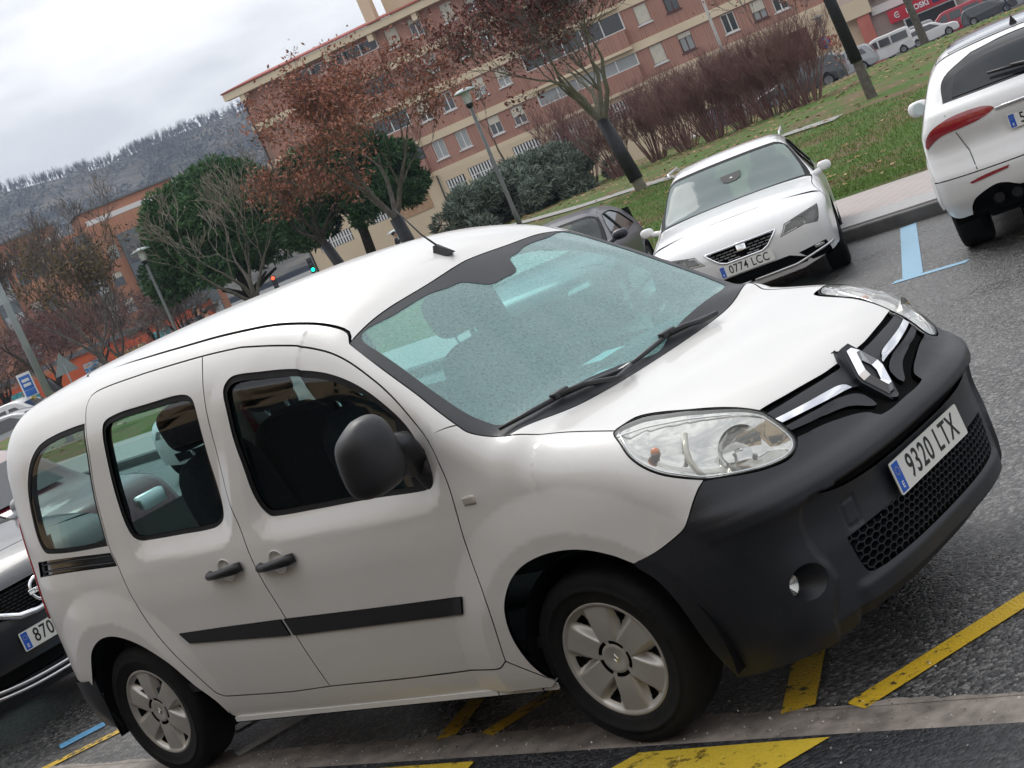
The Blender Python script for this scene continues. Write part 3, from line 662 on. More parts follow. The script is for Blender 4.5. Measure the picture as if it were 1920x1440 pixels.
# fringe of bare trees along the hilltop: countless, one object
r = random.Random(3); mb = MB()
for i in range(900):
    u_ = r.uniform(.02, .98)*(len(HC)-1); k = int(u_); f = u_-k; c = HC[k]*(1-f)+HC[k+1]*f; z = HZ[k]*(1-f)+HZ[k+1]*f; h = r.uniform(2.5, 9); p = Vector((c[0], c[1], z-1))
    mb.tube([p, p+Vector((0, 0, h*.4))], [.25, .18], 3, cap=False)
    for _ in range(12):
        a = r.uniform(0, 6.3); e = p+Vector((math.cos(a)*h*.28*r.random(), math.sin(a)*h*.28*r.random(), h*r.uniform(.6, 1))); mb.tube([p+Vector((0, 0, h*r.uniform(.2, .45))), e], [.11, .04], 3, cap=False)
tag(mb.build('hilltop_wood', noisy('distant_twigs', (.10, .09, .08), (.16, .14, .13), 1, .1)), kind='stuff')
# leafless scrub wood covering the slope: countless, one object
rng = np.random.default_rng(31); HG = np.array(G_hill); nt_ = 3600; a_ = rng.uniform(0, HG.shape[0]-1.01, nt_); b_ = rng.uniform(6, 24.9, nt_); kk = (np.sin(a_*.9+b_*.5)+np.sin(b_*1.3-a_*.4)+rng.normal(size=nt_)*.6) > -.5; a_, b_ = a_[kk], b_[kk]; i_, j_ = a_.astype(int), b_.astype(int); fa, fb = (a_-i_)[:, None], (b_-j_)[:, None]
c_ = (HG[i_, j_]*(1-fa)+HG[i_+1, j_]*fa)*(1-fb)+(HG[i_, j_+1]*(1-fa)+HG[i_+1, j_+1]*fa)*fb; c_ = np.repeat(c_, 14, 0); c_ = c_+rng.normal(size=c_.shape)*np.array([1.7, 1.7, 1.3])+[0, 0, 2.2]; A, B = rand_axes(rng, len(c_), 1.0, .5)
tag(quads_mesh('hillside_wood', c_, A, B, noisy('scrub_wood', (.06, .062, .055), (.17, .145, .125), 1, .02, 3)), kind='stuff', label='leafless scrub wood covering the hillside', cat='wood')
# grass blades and fallen leaves: stuff
rng = np.random.default_rng(17); n = 110000
x = rng.uniform(-21, 3, n); y = 13.25+12.5*rng.uniform(0, 1, n)**1.5; keep = (x > -3.3-.80*(y-5)) & (x < 4.5-.42*(y-4)); x, y = x[keep], y[keep]; n = len(x)
pn = np.sin(x*1.3+y*.7)+np.sin(x*.5-y*1.9+1)+rng.normal(size=n)*.7; k = pn > -.9; x, y = x[k], y[k]; n = len(x)
z = np.array([gz(b) for b in y])+.05*np.sin(x*.31+1)*np.clip((y-13.3)/3, 0, 1)+.03
C_g = np.stack([x, y, z+.02], 1); d = rng.normal(size=(n, 3))*.35; d[:, 2] = 1; d /= np.linalg.norm(d, axis=1)[:, None]; w_ = np.cross(d, rng.normal(size=(n, 3))); w_ /= np.linalg.norm(w_, axis=1)[:, None]
tag(quads_mesh('grass', C_g, d*rng.uniform(.018, .045, n)[:, None], w_*.006, leafmat('grass_blades', (.13, .12, .045), (.11, .21, .038), (.20, .29, .08))), kind='stuff', label='short green grass with fallen leaves', cat='grass')
n = 9500; x = rng.uniform(-40, 2, n); y = rng.uniform(14, 44, n); k = rng.uniform(size=n) < np.clip(.18+.6*(np.sin(x*.6+y*.45)+np.sin(y*.33-x*.2+2) > .35)+.5*(y > 33), 0, 1); x, y = x[k], y[k]; n = len(x)
z = np.array([gl(a, b) for a, b in zip(x, y)])+.055; A, B = rand_axes(rng, n, .085, .05); A[:, 2] *= .25; B[:, 2] *= .25
tag(quads_mesh('fallen_leaves', np.stack([x, y, z], 1), A, B, leafmat('leaf_litter', (.16, .085, .035), (.34, .21, .10), (.50, .36, .20))), kind='stuff', label='yellow brown fallen leaves on the lawn', cat='leaves')
# ------------------------------------------------------------------ buildings
M_brick = mat('pink_brown_brick', (.30, .16, .125), .85, 0, .3)
def brickm(m, a, b, c, sc=4.):
    t = tex(m, 'Noise', .35, Detail=5.); bk = tex(m, 'Brick', sc); bk.inputs['Color1'].default_value = (*a, 1); bk.inputs['Color2'].default_value = (*b, 1); bk.inputs['Mortar'].default_value = (*c, 1); bk.inputs['Mortar Size'].default_value = .02
    lk(m, mixc(m, ramp(m, t.outputs[0], [(.35, (0, 0, 0)), (.65, (.35,)*3)]), bk.outputs[0], tuple(q*.7 for q in a)), bsdf(m).inputs['Base Color'])
brickm(M_brick, (.44, .215, .155), (.34, .16, .115), (.42, .32, .27))
M_cream = noisy('cream_render', (.74, .62, .44), (.66, .54, .38), .85, .5, 6, .2); M_cream2 = noisy('pale_cream_wall', (.66, .54, .38), (.60, .48, .33), .85, .3, 5, .2)
M_tile = noisy('red_roof_tiles', (.42, .12, .09), (.30, .09, .07), .8, 2, 5); M_wframe = mat('white_window_frame', (.72, .72, .70), .5); M_brown = mat('brown_window_frame', (.10, .04, .04), .6)
M_shut = noisy('roller_shutter', (.62, .58, .48), (.54, .50, .42), .7, 3, 3); M_wpane = mat('house_window_pane', (.05, .06, .065), .06, 0, .8); M_pane2 = mat('curtained_pane', (.34, .36, .36), .15, 0, .7)
M_dgl = mat('dark_glazing', (.035, .04, .045), .12, 0, .8); M_iron = mat('iron_grille', (.03, .03, .03), .6); M_garage = noisy('dark_red_garage_door', (.13, .012, .022), (.085, .010, .016), .6, .8, 4)
LF = np.array([-82.3, 71.9, 0]); UF = np.array([.917, .398, 0]); UF /= np.linalg.norm(UF); NF = np.array([UF[1], -UF[0], 0])
def wall_cells(s0, s1, z0, z1, holes):
    ss = sorted({s0, s1}|{h[0] for h in holes}|{h[1] for h in holes}); zz = sorted({z0, z1}|{h[2] for h in holes}|{h[3] for h in holes}); out_ = []
    ss = [s for s in ss if s0 <= s <= s1]; zz = [z for z in zz if z0 <= z <= z1]
    for a, b in zip(ss[:-1], ss[1:]):
        for c, d in zip(zz[:-1], zz[1:]):
            m_ = ((a+b)/2, (c+d)/2)
            if not any(h[0] < m_[0] < h[1] and h[2] < m_[1] < h[3] for h in holes): out_.append((a, b, c, d))
    return out_
def facade(name, O, U_, Nrm, holes, s0, s1, z0, z1, m, parent, reveal=.22):
    """wall in local coordinates (s along, z up) with real openings and reveals; parent sits at the origin"""
    O = np.array(O); U_ = np.array(U_); Nrm = np.array(Nrm); mb = MB(); P = lambda s, z, d=0.: tuple(O+U_*s+np.array([0, 0, z])-Nrm*d)
    for a, b, c, d in wall_cells(s0, s1, z0, z1, holes): mb.quad(P(a, c), P(b, c), P(b, d), P(a, d))
    for a, b, c, d in holes:
        mb.quad(P(a, c), P(a, d), P(a, d, reveal), P(a, c, reveal)); mb.quad(P(b, d), P(b, c), P(b, c, reveal), P(b, d, reveal)); mb.quad(P(a, d), P(b, d), P(b, d, reveal), P(a, d, reveal)); mb.quad(P(b, c), P(a, c), P(a, c, reveal), P(b, c, reveal))
    return mb.build(name, m, parent)
def obox(mb, O, U_, Nrm, s0, s1, z0, z1, d0, d1):
    O = np.array(O); P = lambda s, z, d: tuple(O+np.array(U_)*s+np.array([0, 0, z])-np.array(Nrm)*d)
    V = [P(s, z, d) for s in (s0, s1) for z in (z0, z1) for d in (d0, d1)]; mb.add(V, [(0, 1, 3, 2), (4, 6, 7, 5), (0, 4, 5, 1), (2, 3, 7, 6), (0, 2, 6, 4), (1, 5, 7, 3)])
def win(par, O, U_, Nrm, s, z, w, h, rng, frame_m=None, shutter=None, sill=True, pane=None):
    mb = MB(); t = .07; fm = frame_m or M_wframe
    for a, b, c, d in ((s-w/2, s-w/2+t, z-h/2, z+h/2), (s+w/2-t, s+w/2, z-h/2, z+h/2), (s-t/2, s+t/2, z-h/2, z+h/2), (s-w/2, s+w/2, z+h/2-t, z+h/2), (s-w/2, s+w/2, z-h/2, z-h/2+t)): obox(mb, O, U_, Nrm, a, b, c, d, .10+.002*(a == s-w/2), .17)
    if sill: obox(mb, O, U_, Nrm, s-w/2-.08, s+w/2+.08, z-h/2-.09, z-h/2-.005, -.10, .20)
    w_ = mb.build('window', fm, par); mb = MB(); obox(mb, O, U_, Nrm, s-w/2+.02, s+w/2-.02, z-h/2+.02, z+h/2-.02, .15, .2); mb.build('pane', pane or (M_wpane if rng.random() < .6 else M_pane2), w_)
    sh = rng.choice([0, 0, .25, .4, .55, .95]) if shutter is None else shutter
    if sh > 0: mb = MB(); obox(mb, O, U_, Nrm, s-w/2+.03, s+w/2-.03, z+h/2-.03-(h-.06)*sh, z+h/2-.03, .06, .09); mb.build('shutter', M_shut, w_)
    return w_
rr = random.Random(4); apt = empty('apartment_building', tuple(LF+[0, 0, -1.2]), label='long five-storey pinkish brick block of flats with cream bands and red tiled roof', cat='building')
LFl = np.array([0., 0, 1.2])
COLS = [12.2, 14.0, 16.5, 18.3, 28.6, 30.6, 33.6, 35.6, 37.0]; ROWS = [(12.6, 1.25), (10.0, 1.25), (7.2, 1.25), (4.45, 1.25)]
BALC = [(4.3, 11.0), (20.0, 27.2)]
holes = []; wins = []
for s in COLS:
    for z, h in ROWS: holes.append((s-.46, s+.46, z-h/2, z+h/2)); wins.append((s, z, .92, h))
for a, b in BALC:
    for z0_ in (11.45, 8.65, 5.85, 3.4): holes.append((a, b, z0_+.9, z0_+2.3 if z0_ < 11 else 13.2))
gz0 = -1.2
facade('wall', LFl, UF, NF, holes, 0, 39.6, 2.95, 13.6, M_brick, apt)
gh = [(11.7, 13.1, 1.25, 2.3), (13.5, 15.4, 1.35, 2.5), (1.0, 3.7, 1.1, 2.0), (5.4, 7.4, 1.5, 2.3), (8.2, 9.6, 1.6, 2.4), (17.0, 19.0, 1.5, 2.6), (20, 22.5, 1.5, 2.6), (24, 27, 1.5, 2.6)]
facade('ground_floor_wall', LFl+NF*.12, UF, NF, gh+[(30.8, 34.2, -2.5, 2.35), (34.6, 38.0, -2.5, 2.3)], 0, 39.6, -2.5, 2.9, M_cream2, apt, .3)
for s, z, w, h in wins: win(apt, LFl, UF, NF, s, z, w, h, rr, frame_m=rr.choice([None, None, None, M_brown]))
for a, b, c, d in gh:
    mb = MB(); obox(mb, LFl+NF*.12, UF, NF, a, b, c, d, .2, .22); w_ = mb.build('basement_window', M_wpane, apt); mb = MB(); n_ = int((b-a)/.22)
    for k in range(n_): obox(mb, LFl+NF*.12, UF, NF, a+.22*k+.06, a+.22*k+.17, c+.02, d-.02, .02, .06)
    obox(mb, LFl+NF*.12, UF, NF, a, b, (c+d)/2-.03, (c+d)/2+.03, .04, .08); mb.build('window_bars', M_wframe, w_)
for a, b in ((30.8, 34.2), (34.6, 38.0)):
    mb = MB(); obox(mb, LFl+NF*.12, UF, NF, a, b, -2.5, 2.35, .15, .2)
    for k in range(12): obox(mb, LFl+NF*.12, UF, NF, a+(b-a)*k/12, a+(b-a)*k/12+.04, -2.5, 2.3, .13, .15)
    mb.build('garage_door', M_garage, apt)
for z in (10.95, 8.2, 5.4, 2.95):
    mb = MB(); obox(mb, LFl, UF, NF, -.1, 39.7, z-.27, z+.27, -.10, .0-.002); mb.build('floor_band', M_cream, apt)
for a, b in BALC:
    for z0_ in (11.45, 8.65, 5.85, 3.4):
        mb = MB(); obox(mb, LFl, UF, NF, a, b, z0_-.25, z0_+.9, -.45, -.35); obox(mb, LFl, UF, NF, a, a+.1, z0_-.25, z0_+.9, -.35, 0); obox(mb, LFl, UF, NF, b-.1, b, z0_-.25, z0_+.9, -.35, 0); bp = mb.build('balcony', M_brick, apt)
        mb = MB(); obox(mb, LFl, UF, NF, a-.05, b+.05, z0_-.45, z0_-.25, -.5, .0); mb.build('balcony_slab', M_cream, bp)
        mb = MB(); obox(mb, LFl, UF, NF, a, b, z0_+.9, z0_+2.3 if z0_ < 11 else 13.2, .3 if z0_ > 11 else .05, .35); mb.build('glazing', M_dgl if z0_ > 11 or rr.random() < .5 else M_pane2, bp); mb = MB()
        for k in range(6): obox(mb, LFl, UF, NF, a+(b-a)*k/5-.04, a+(b-a)*k/5+.04, z0_+.9, z0_+2.3 if z0_ < 11 else 13.2, -.02, .04)
        obox(mb, LFl, UF, NF, a-.04, b+.04, z0_+.9, z0_+.98, -.04, .06); mb.build('glazing_bars', M_wframe if rr.random() < .6 else M_iron, bp)
mb = MB(); obox(mb, LFl, UF, NF, -.9, 40, 13.45, 13.95, -.75, 0)
for k in range(12): obox(mb, LFl, UF, NF, 3.5*k+.2, 3.5*k+.6, 12.95, 13.45, -.6, 0)
mb.build('eave', M_cream, apt)
mb = MB(); P = lambda s, z, d: tuple(LFl+UF*s+np.array([0, 0, z])-NF*d)
mb.quad(P(-1, 13.98, -.85), P(40, 13.98, -.85), P(40, 14.95, 6), P(2.5, 14.95, 6)); mb.quad(P(-1, 13.98, -.85), P(2.5, 14.95, 6), P(2.5, 14.95, 7), P(-1, 13.98, 13)); rf = mb.build('roof', M_tile, apt)
mb = MB()
for k in range(150): mb.tube([P(-.9+.272*k, 14.0, -.88), P(-.9+.272*k, 14.93, 5.8)], .055, 5)
mb.build('tile_ridges', M_tile, rf)
mb = MB(); obox(mb, LFl, UF, NF, 10.3, 11.1, 14.2, 16.6, 1.5, 2.3); obox(mb, LFl, UF, NF, 10.2, 11.2, 16.6, 16.75, 1.4, 2.4); mb.build('chimney', M_cream, rf)
mb = MB(); obox(mb, LFl, UF, NF, 11.6, 22, 14.4, 16.6, 2.5, 6); obox(mb, LFl, UF, NF, 11.4, 22.2, 16.6, 16.8, 2.3, 6.2); mb.build('roof_house', M_cream2, rf)
mb = MB(); obox(mb, LFl, UF, NF, 0, .0+.3, -2, 13.5, .3, 12); mb.build('end_wall', M_brick, apt)
mb = MB(); mb.tube([P(.15, 13.4, -.14), P(.15, -2, -.14)], .07, 6); mb.build('downpipe', M_iron, apt); mb = MB(); mb.tube([P(11.3, 2.9, -.3), P(11.2, -2, -.3)], .06, 6); mb.build('downpipe', M_iron, apt)
# --- shops to the right of the flats
LS = LF+UF*39.7; shop = empty('shop_building', tuple(LS+[0, 0, -2.]), label='low cream shopfront building with pink pillar and red awning, behind the parked cars', cat='building'); LSl = np.array([0, 0, 2.])
M_pinkw = noisy('pale_wall_panels', (.52, .43, .38), (.46, .38, .33), .8, .4, 4); M_pil = noisy('pink_pillar', (.55, .17, .12), (.48, .14, .10), .8, 1, 3); M_ltw = noisy('ribbed_pale_wall', (.56, .50, .44), (.50, .45, .40), .8, 1, 3)
facade('wall', LSl, UF, NF, [(3.9, 7.2, -2.4, .30), (11.5, 13.4, -2.5, .9)], -.1, 30, -2.5, 9, M_pinkw, shop, .4)
mb = MB(); obox(mb, LSl, UF, NF, 1.35, 2.15, -2.5, 2.2, -.9, -.2); mb.build('pillar', M_pil, shop)
mb = MB(); obox(mb, LSl, UF, NF, -.1, 2.4, 1.55, 2.6, -1.0, -.0-.01); obox(mb, LSl, UF, NF, -.1, 1.3, -2.5, 1.55, -.2, -.02); mb.build('cream_lintel', M_cream, shop)
mb = MB(); obox(mb, LSl, UF, NF, 2.4, 30, 2.2, 3.2, -.5, -.01); mb.build('canopy', noisy('canopy_grey', (.20, .17, .15), (.3, .26, .22), .8, .8), shop)
mb = MB(); obox(mb, LSl, UF, NF, 2.3, 6.9, 1.25, 1.75, -.3, -.01); mb.build('white_fascia', M_wframe, shop)
mb = MB(); obox(mb, LSl, UF, NF, 4.0, 7.1, -2.4, .25, .25, .3); mb.build('shop_window', M_dgl, shop); mb = MB(); obox(mb, LSl, UF, NF, 11.6, 13.3, -2.5, .8, .3, .35); mb.build('doorway', M_under2 if 'M_under2' in globals() else M_iron, shop)
M_red_s = mat('shop_red', (.50, .012, .03), .5); M_navy = mat('shop_navy', (.02, .025, .09), .5); M_ws2 = mat('sign_white', (.8, .8, .8), .5)
aw = empty('shop_awning', tuple(LS), label='bright red shop awning reading EROSKI city above the dark shop window', cat='awning')
A0_ = np.array([0, 0, 0.]); mb = MB(); obox(mb, A0_, UF, NF, 3.2, 7.6, .35, 1.15, -1.1, -.02); mb.build('awning_box', M_red_s, aw)
mb = MB(); obox(mb, A0_, UF, NF, 5.95, 7.35, .55, 1.05, -1.13, -1.105); mb.build('navy_panel', M_navy, aw)
Mt = lambda s, z, d: frame(tuple(A0_+UF*s+np.array([0, 0, z])-NF*d), tuple(UF), (0, 0, 1))
text_mb('sign_text', 'EROSKI', Mt(5.02, .74, -1.13), .46, .01, M_ws2, aw, bold=.012, sx=.95); text_mb('sign_text', 'city', Mt(6.65, .80, -1.16), .46, .01, mat('sign_bluewhite', (.35, .55, .85), .5), aw, bold=.01)
mb = MB(); mb.tube([Mt(3.75, .75, -1.13) @ Vector((.16*math.cos(a), .16*math.sin(a), .02)) for a in np.linspace(.8, 5.5, 14)], .035, 5); mb.tube([Mt(3.75, .75, -1.13) @ Vector((-.1, 0, .02)), Mt(3.75, .75, -1.13) @ Vector((.12, .0, .02))], .03, 5); mb.build('sign_swirl', M_ws2, aw)
# round sign on the cream wall
ns = empty('no_parking_sign', tuple(LF+UF*38.7+NF*.3+np.array([0, 0, .9])), label='round blue and red no-parking sign on the cream wall left of the pink pillar', cat='sign'); Mn = frame((0, 0, 0), tuple(UF), (0, 0, 1))
mb = MB(); mb.lathe([(0, .02), (.42, .02), (.42, 0)], 28, Mn); mb.build('sign_rim', M_red_s, ns); mb = MB(); mb.lathe([(0, .03), (.34, .03), (.34, .02)], 28, Mn); mb.build('sign_face', mat('sign_blue', (.05, .09, .35), .4), ns)
mb = MB(); [mb.box((0, 0, 0), (.09, .66, .006), M=(Mn @ Matrix.Rotation(a, 4, 'Z')).to_3x3().to_4x4()) for a in (.8, -.8)]; o = mb.build('sign_cross', M_red_s, ns); o.location = tuple(NF*.034)
# the shops stand on a street some way behind the flats: larger and further along the same sight lines
for o_ in (shop, aw):
    p_ = np.array(o_.location); o_.location = tuple(CAMP+(p_-CAMP)*1.5); o_.scale = (1.5,)*3
# --- orange brick flats far left
def on_plane(px, O, Nrm): d = ray(px); t = ((np.array(O)-CAMP)@np.array(Nrm))/(d@np.array(Nrm)); return CAMP+d*t
O2 = at_d((480, 460), 150); O2 = np.array([O2[0], O2[1], 0]); d0 = np.array([O2[0]-CAMP[0], O2[1]-CAMP[1]]); d0 /= np.linalg.norm(d0); U2 = np.array([d0[1], -d0[0], 0]); U2 = U2 if (U2@CR[0]) > 0 else -U2
U2 = np.array([U2[0]*math.cos(.22)-U2[1]*math.sin(.22), U2[0]*math.sin(.22)+U2[1]*math.cos(.22), 0]); N2 = np.array([U2[1], -U2[0], 0]); N2 = N2 if N2@np.array([*d0, 0]) < 0 else -N2
def f2(px): q = on_plane(px, O2, N2)-O2; return float(q@U2), float(q[2])
M_obrick = mat('orange_brick', (.45, .20, .12), .85, 0, .3); brickm(M_obrick, (.50, .22, .125), (.42, .18, .10), (.42, .28, .2), 3.)
M_gpan = noisy('grey_cladding', (.11, .13, .14), (.15, .17, .18), .5, .6, 3)
ob = empty('brick_apartments', tuple(O2+[0, 0, -1.5]), label='orange brick modern flats with grey bay windows, left background below the hill', cat='building'); Ol = np.array([0, 0, 1.5])
ow = [(-20.3, 9.2), (-18.9, 9.4), (-15.5, 8.9), (-12.2, 8.3), (-20.3, 6.2), (-18.9, 6.2), (-15.5, 6.1), (-12.8, 5.9), (-15.5, 3.4), (-12.8, 3.3), (-20.3, 3.4), (-18.9, 3.4), (-5.4, 8.8), (-5.4, 6), (-24.6, 8.8), (-26.5, 8.8), (-24.6, 6), (-26.5, 6)]
facade('wall', Ol, U2, N2, [(a-.5, a+.5, b-.65, b+.65) for a, b in ow], -30, -4.4, -2, 11.2, M_obrick, ob)
for a, b in ow: win(ob, Ol, U2, N2, a, b, 1., 1.3, rr, frame_m=M_gpan, shutter=rr.choice([0, .4]), sill=False)
mb = MB(); obox(mb, Ol, U2, N2, -13.6, -4.5, 11.25, 12.6, 1.5, 8); obox(mb, Ol, U2, N2, -22, -16, 11.25, 12.7, 1.5, 8); mb.build('penthouse', M_obrick, ob)
mb = MB(); obox(mb, Ol, U2, N2, -13.2, -6, 11.3, 11.75, .9, 1.49); obox(mb, Ol, U2, N2, -24.5, -20, 10.6, 11.0, -.3, -.01); obox(mb, Ol, U2, N2, -18.2, -15.8, 11.3, 11.7, .9, 1.49); mb.build('white_parapet', M_wframe, ob)
mb = MB(); obox(mb, Ol, U2, N2, -13.9, -4.2, 12.61, 12.8, 1.2, 8.2); obox(mb, Ol, U2, N2, -22.3, -15.7, 12.71, 12.9, 1.2, 8.2); mb.build('roof', M_gpan, ob)
for s0_, s1_, zt_, zb_ in ((-11.4, -8., 9.6, 3.6), (-10.4, -7.2, 3.3, -1.5), (-7.6, -5.2, 3.2, -1.3), (-23.4, -21.6, 10.2, 2.), (-15., -13.9, 10.8, 2)):
    mb = MB(); obox(mb, Ol, U2, N2, s0_, s1_, zb_, zt_, -.8, -.01); by = mb.build('bay', M_gpan, ob); z_ = zb_+.5
    while z_+1.4 < zt_:
        mb = MB(); n_ = max(1, int((s1_-s0_)/1.1)); w_ = (s1_-s0_)/n_
        for k in range(n_): obox(mb, Ol, U2, N2, s0_+w_*k+.12, s0_+w_*(k+1)-.12, z_, z_+1.4, -.84, -.81)
        mb.build('bay_window', rr.choice([M_pane2, M_pane2, M_dgl]), by); z_ += 2.6
# wall with murals before them
O3 = at_d((150, 690), 100); O3 = np.array([O3[0], O3[1], 0]); mw = empty('mural_wall', tuple(O3+[0, 0, -1.6]), label='low orange-red wall covered with colourful posters and murals behind the bare trees', cat='wall'); Ml = np.array([0, 0, 1.6]); M_or = noisy('orange_wall_paint', (.62, .13, .04), (.52, .10, .05), .7, .5, 4); M_rd = noisy('red_wall_paint', (.50, .06, .06), (.42, .05, .05), .7, .5, 4)
mb = MB(); obox(mb, Ml, U2, N2, -9, -.5, -1.6, 1.0, 0, .3); mb.build('wall', M_or, mw); mb = MB(); obox(mb, Ml, U2, N2, -.5, 9, -1.6, 1.3, 0, .3); mb.build('wall', M_rd if False else M_or, mw)
mb = MB(); obox(mb, Ml, U2, N2, -9.3, 9.3, 1.31, 1.6, -.2, .6); mb.build('coping', M_gpan, mw)
def blotch(name, a, b, c, seed):
    m = mat(name, a, .7); n = tex(m, 'Voronoi', 3.2); n2 = tex(m, 'Noise', 2.2+seed*.2, Detail=5., Distortion=2.); lk(m, ramp(m, n2.outputs[0], [(.38, a), (.48, b), (.58, c)], 'CONSTANT'), bsdf(m).inputs['Base Color']); return m
pm = [blotch('poster_blue', (.05, .18, .38), (.30, .45, .55), (.6, .35, .2), 1), blotch('poster_yellow', (.5, .32, .05), (.10, .05, .04), (.6, .5, .3), 2), blotch('poster_teal', (.03, .25, .28), (.10, .40, .42), (.55, .2, .1), 3), blotch('poster_dark', (.04, .03, .04), (.35, .2, .12), (.12, .2, .3), 4)]
for k, (a, w_, h_) in enumerate([(-8.2, 1.3, 1.6), (-6.2, 1.1, 1.3), (-4.4, 1.6, 1.5), (-2.3, .9, 1.3), (.2, 1.2, 1.5), (2.2, 2.0, 1.3), (4.8, 1.2, 1.6), (6.6, 1.6, 1.5)]):
    mb = MB(); obox(mb, Ml, U2, N2, a, a+w_, -.8, -.8+h_, -.03, -.004); mb.build('poster', pm[k % 4], mw)
# the building behind the photographer: only its reflection and its shade reach the picture
rb_ = empty('street_building', (0, -12.5, 0), label='cream street building with dark shop openings on the camera side of the street', cat='building')
M_fac = noisy('cream_facade', (.76, .57, .36), (.68, .50, .31), .85, .3, 4)
hs = [(-28+5.2*k, -28+5.2*k+4.6, .1, 3.5) for k in range(11)]; hs2 = [(-25+3.4*k, -25+3.4*k+1.2, z, z+1.6) for k in range(15) for z in (5.8, 8.4)]
facade('wall', (0, 0, 0), (1, 0, 0), (0, 1, 0), hs+hs2, -40, 36, 0, 10.8, M_fac, rb_, .5)
mb = MB(); obox(mb, (0, 0, 0), (1, 0, 0), (0, 1, 0), -40, 36, 0, 10.8, .5, .6); mb.build('dark_interior', M_dgl, rb_)
mb = MB(); obox(mb, (0, 0, 0), (1, 0, 0), (0, 1, 0), -34, 30, 3.55, 5.4, -.12, -.01); mb.build('added_dark_band', mat('dark_band', (.02, .022, .025), .35), rb_)  # unseen dark band added so the van's side glass reflects darker
# ------------------------------------------------------------------ materials for vehicles
def paint(name, col, rough=.28, wet=True, coat=.6, film_sheen=0.):
    m = mat(name, col, rough, 0, .5); b = bsdf(m); b.inputs['Coat Weight'].default_value = coat; b.inputs['Coat Roughness'].default_value = .04
    n = tex(m, 'Noise', 1.6, Detail=5.); c2 = tuple(c*.93 for c in col)
    lk(m, ramp(m, n.outputs[0], [(.3, col), (.75, c2)]), b.inputs['Base Color'])
    if wet:
        v = tex(m, 'Voronoi', 120.); v2 = tex(m, 'Voronoi', 47., Randomness=1.); nn = tex(m, 'Noise', 9.)
        h1 = mth(m, 'SMOOTH_MIN', mth(m, 'SUBTRACT', .30, v.outputs['Distance']), .2, .05); h1 = mth(m, 'MAXIMUM', h1, 0.)
        h2 = mth(m, 'MAXIMUM', mth(m, 'SUBTRACT', .16, v2.outputs['Distance']), 0.)
        g = mth(m, 'MULTIPLY', h1, mth(m, 'GREATER_THAN', nn.outputs[0], .5))
        hh = mth(m, 'ADD', g, mth(m, 'MULTIPLY', h2, 1.6))
        bn = bumpn(m, hh, .55, .0022); lk(m, bn, b.inputs['Normal']); lk(m, bn, b.inputs['Coat Normal'])
    return m
def glass(name, tint=(.42, .60, .60), rough=.02, film_sheen=.0, drops=0., dcol=(.75, .8, .8), refl=1.):
    """thin pane: tinted see-through plus mirror-like reflection at grazing angles, and a diffuse film for rain, lens haze and painted sky sheen"""
    m = bpy.data.materials.new(name); m.use_nodes = True; t = m.node_tree; t.nodes.clear()
    o = t.nodes.new('ShaderNodeOutputMaterial'); tr = t.nodes.new('ShaderNodeBsdfTransparent'); tr.inputs[0].default_value = (*tint, 1)
    gl = t.nodes.new('ShaderNodeBsdfGlossy'); gl.inputs['Roughness'].default_value = rough; gl.inputs[0].default_value = (refl, refl, refl, 1)
    fw_ = t.nodes.new('ShaderNodeLayerWeight'); fw_.inputs[0].default_value = .5; fp_ = mth(m, 'ADD', .05, mth(m, 'MULTIPLY', mth(m, 'POWER', fw_.outputs['Facing'], 5.), .95))
    mx = t.nodes.new('ShaderNodeMixShader'); t.links.new(fp_, mx.inputs[0]); t.links.new(tr.outputs[0], mx.inputs[1]); t.links.new(gl.outputs[0], mx.inputs[2])
    last = mx.outputs[0]
    if drops:
        v = tex(m, 'Voronoi', 210.); n = tex(m, 'Noise', 60., Detail=3.); n3 = tex(m, 'Noise', 7., Detail=2.)
        h = mth(m, 'ADD', mth(m, 'MAXIMUM', mth(m, 'SUBTRACT', .36, v.outputs['Distance']), 0.), mth(m, 'MULTIPLY', n.outputs[0], .2))
        bn = bumpn(m, h, .5, .002); t.links.new(bn, gl.inputs['Normal']); t.links.new(bn, fw_.inputs['Normal'])
    if film_sheen:
        df = t.nodes.new('ShaderNodeBsdfDiffuse'); df.inputs[0].default_value = (*dcol, 1); m2 = t.nodes.new('ShaderNodeMixShader')
        if drops:
            n2 = tex(m, 'Noise', 95., Detail=2.); f = mth(m, 'MULTIPLY', film_sheen, mth(m, 'ADD', .5, mth(m, 'MULTIPLY', n2.outputs[0], 1.)))
            lk(m, f, m2.inputs[0])
        else: m2.inputs[0].default_value = film_sheen
        t.links.new(last, m2.inputs[1]); t.links.new(df.outputs[0], m2.inputs[2]); last = m2.outputs[0]
    t.links.new(last, o.inputs[0]); return m
M_white = paint('white_paint', (.745, .73, .70), coat=.45)
M_white2 = paint('pearl_white_paint', (.82, .82, .81), coat=.8)
M_black = mat('black_trim', (.012, .012, .014), .45)
M_gloss = mat('gloss_black', (.006, .006, .007), .08, 0, .6)
M_seal = mat('rubber_seal', (.008, .008, .009), .7, 0, .3)
M_plast = noisy('bumper_plastic', (.011, .0125, .016), (.018, .020, .025), .40, 3, 4, .5, bump=.25, bscale=420, rough2=.52, bdist=.001)
def rain(m):
    b = bsdf(m); v = tex(m, 'Voronoi', 85.); nn = tex(m, 'Noise', 6.); h = mth(m, 'MULTIPLY', mth(m, 'MAXIMUM', mth(m, 'SUBTRACT', .26, v.outputs['Distance']), 0.), mth(m, 'GREATER_THAN', nn.outputs[0], .48))
    pr = b.inputs['Normal'].links[0].from_socket; lk(m, bumpn(m, h, .8, .004, pr), b.inputs['Normal'])
rain(M_plast)
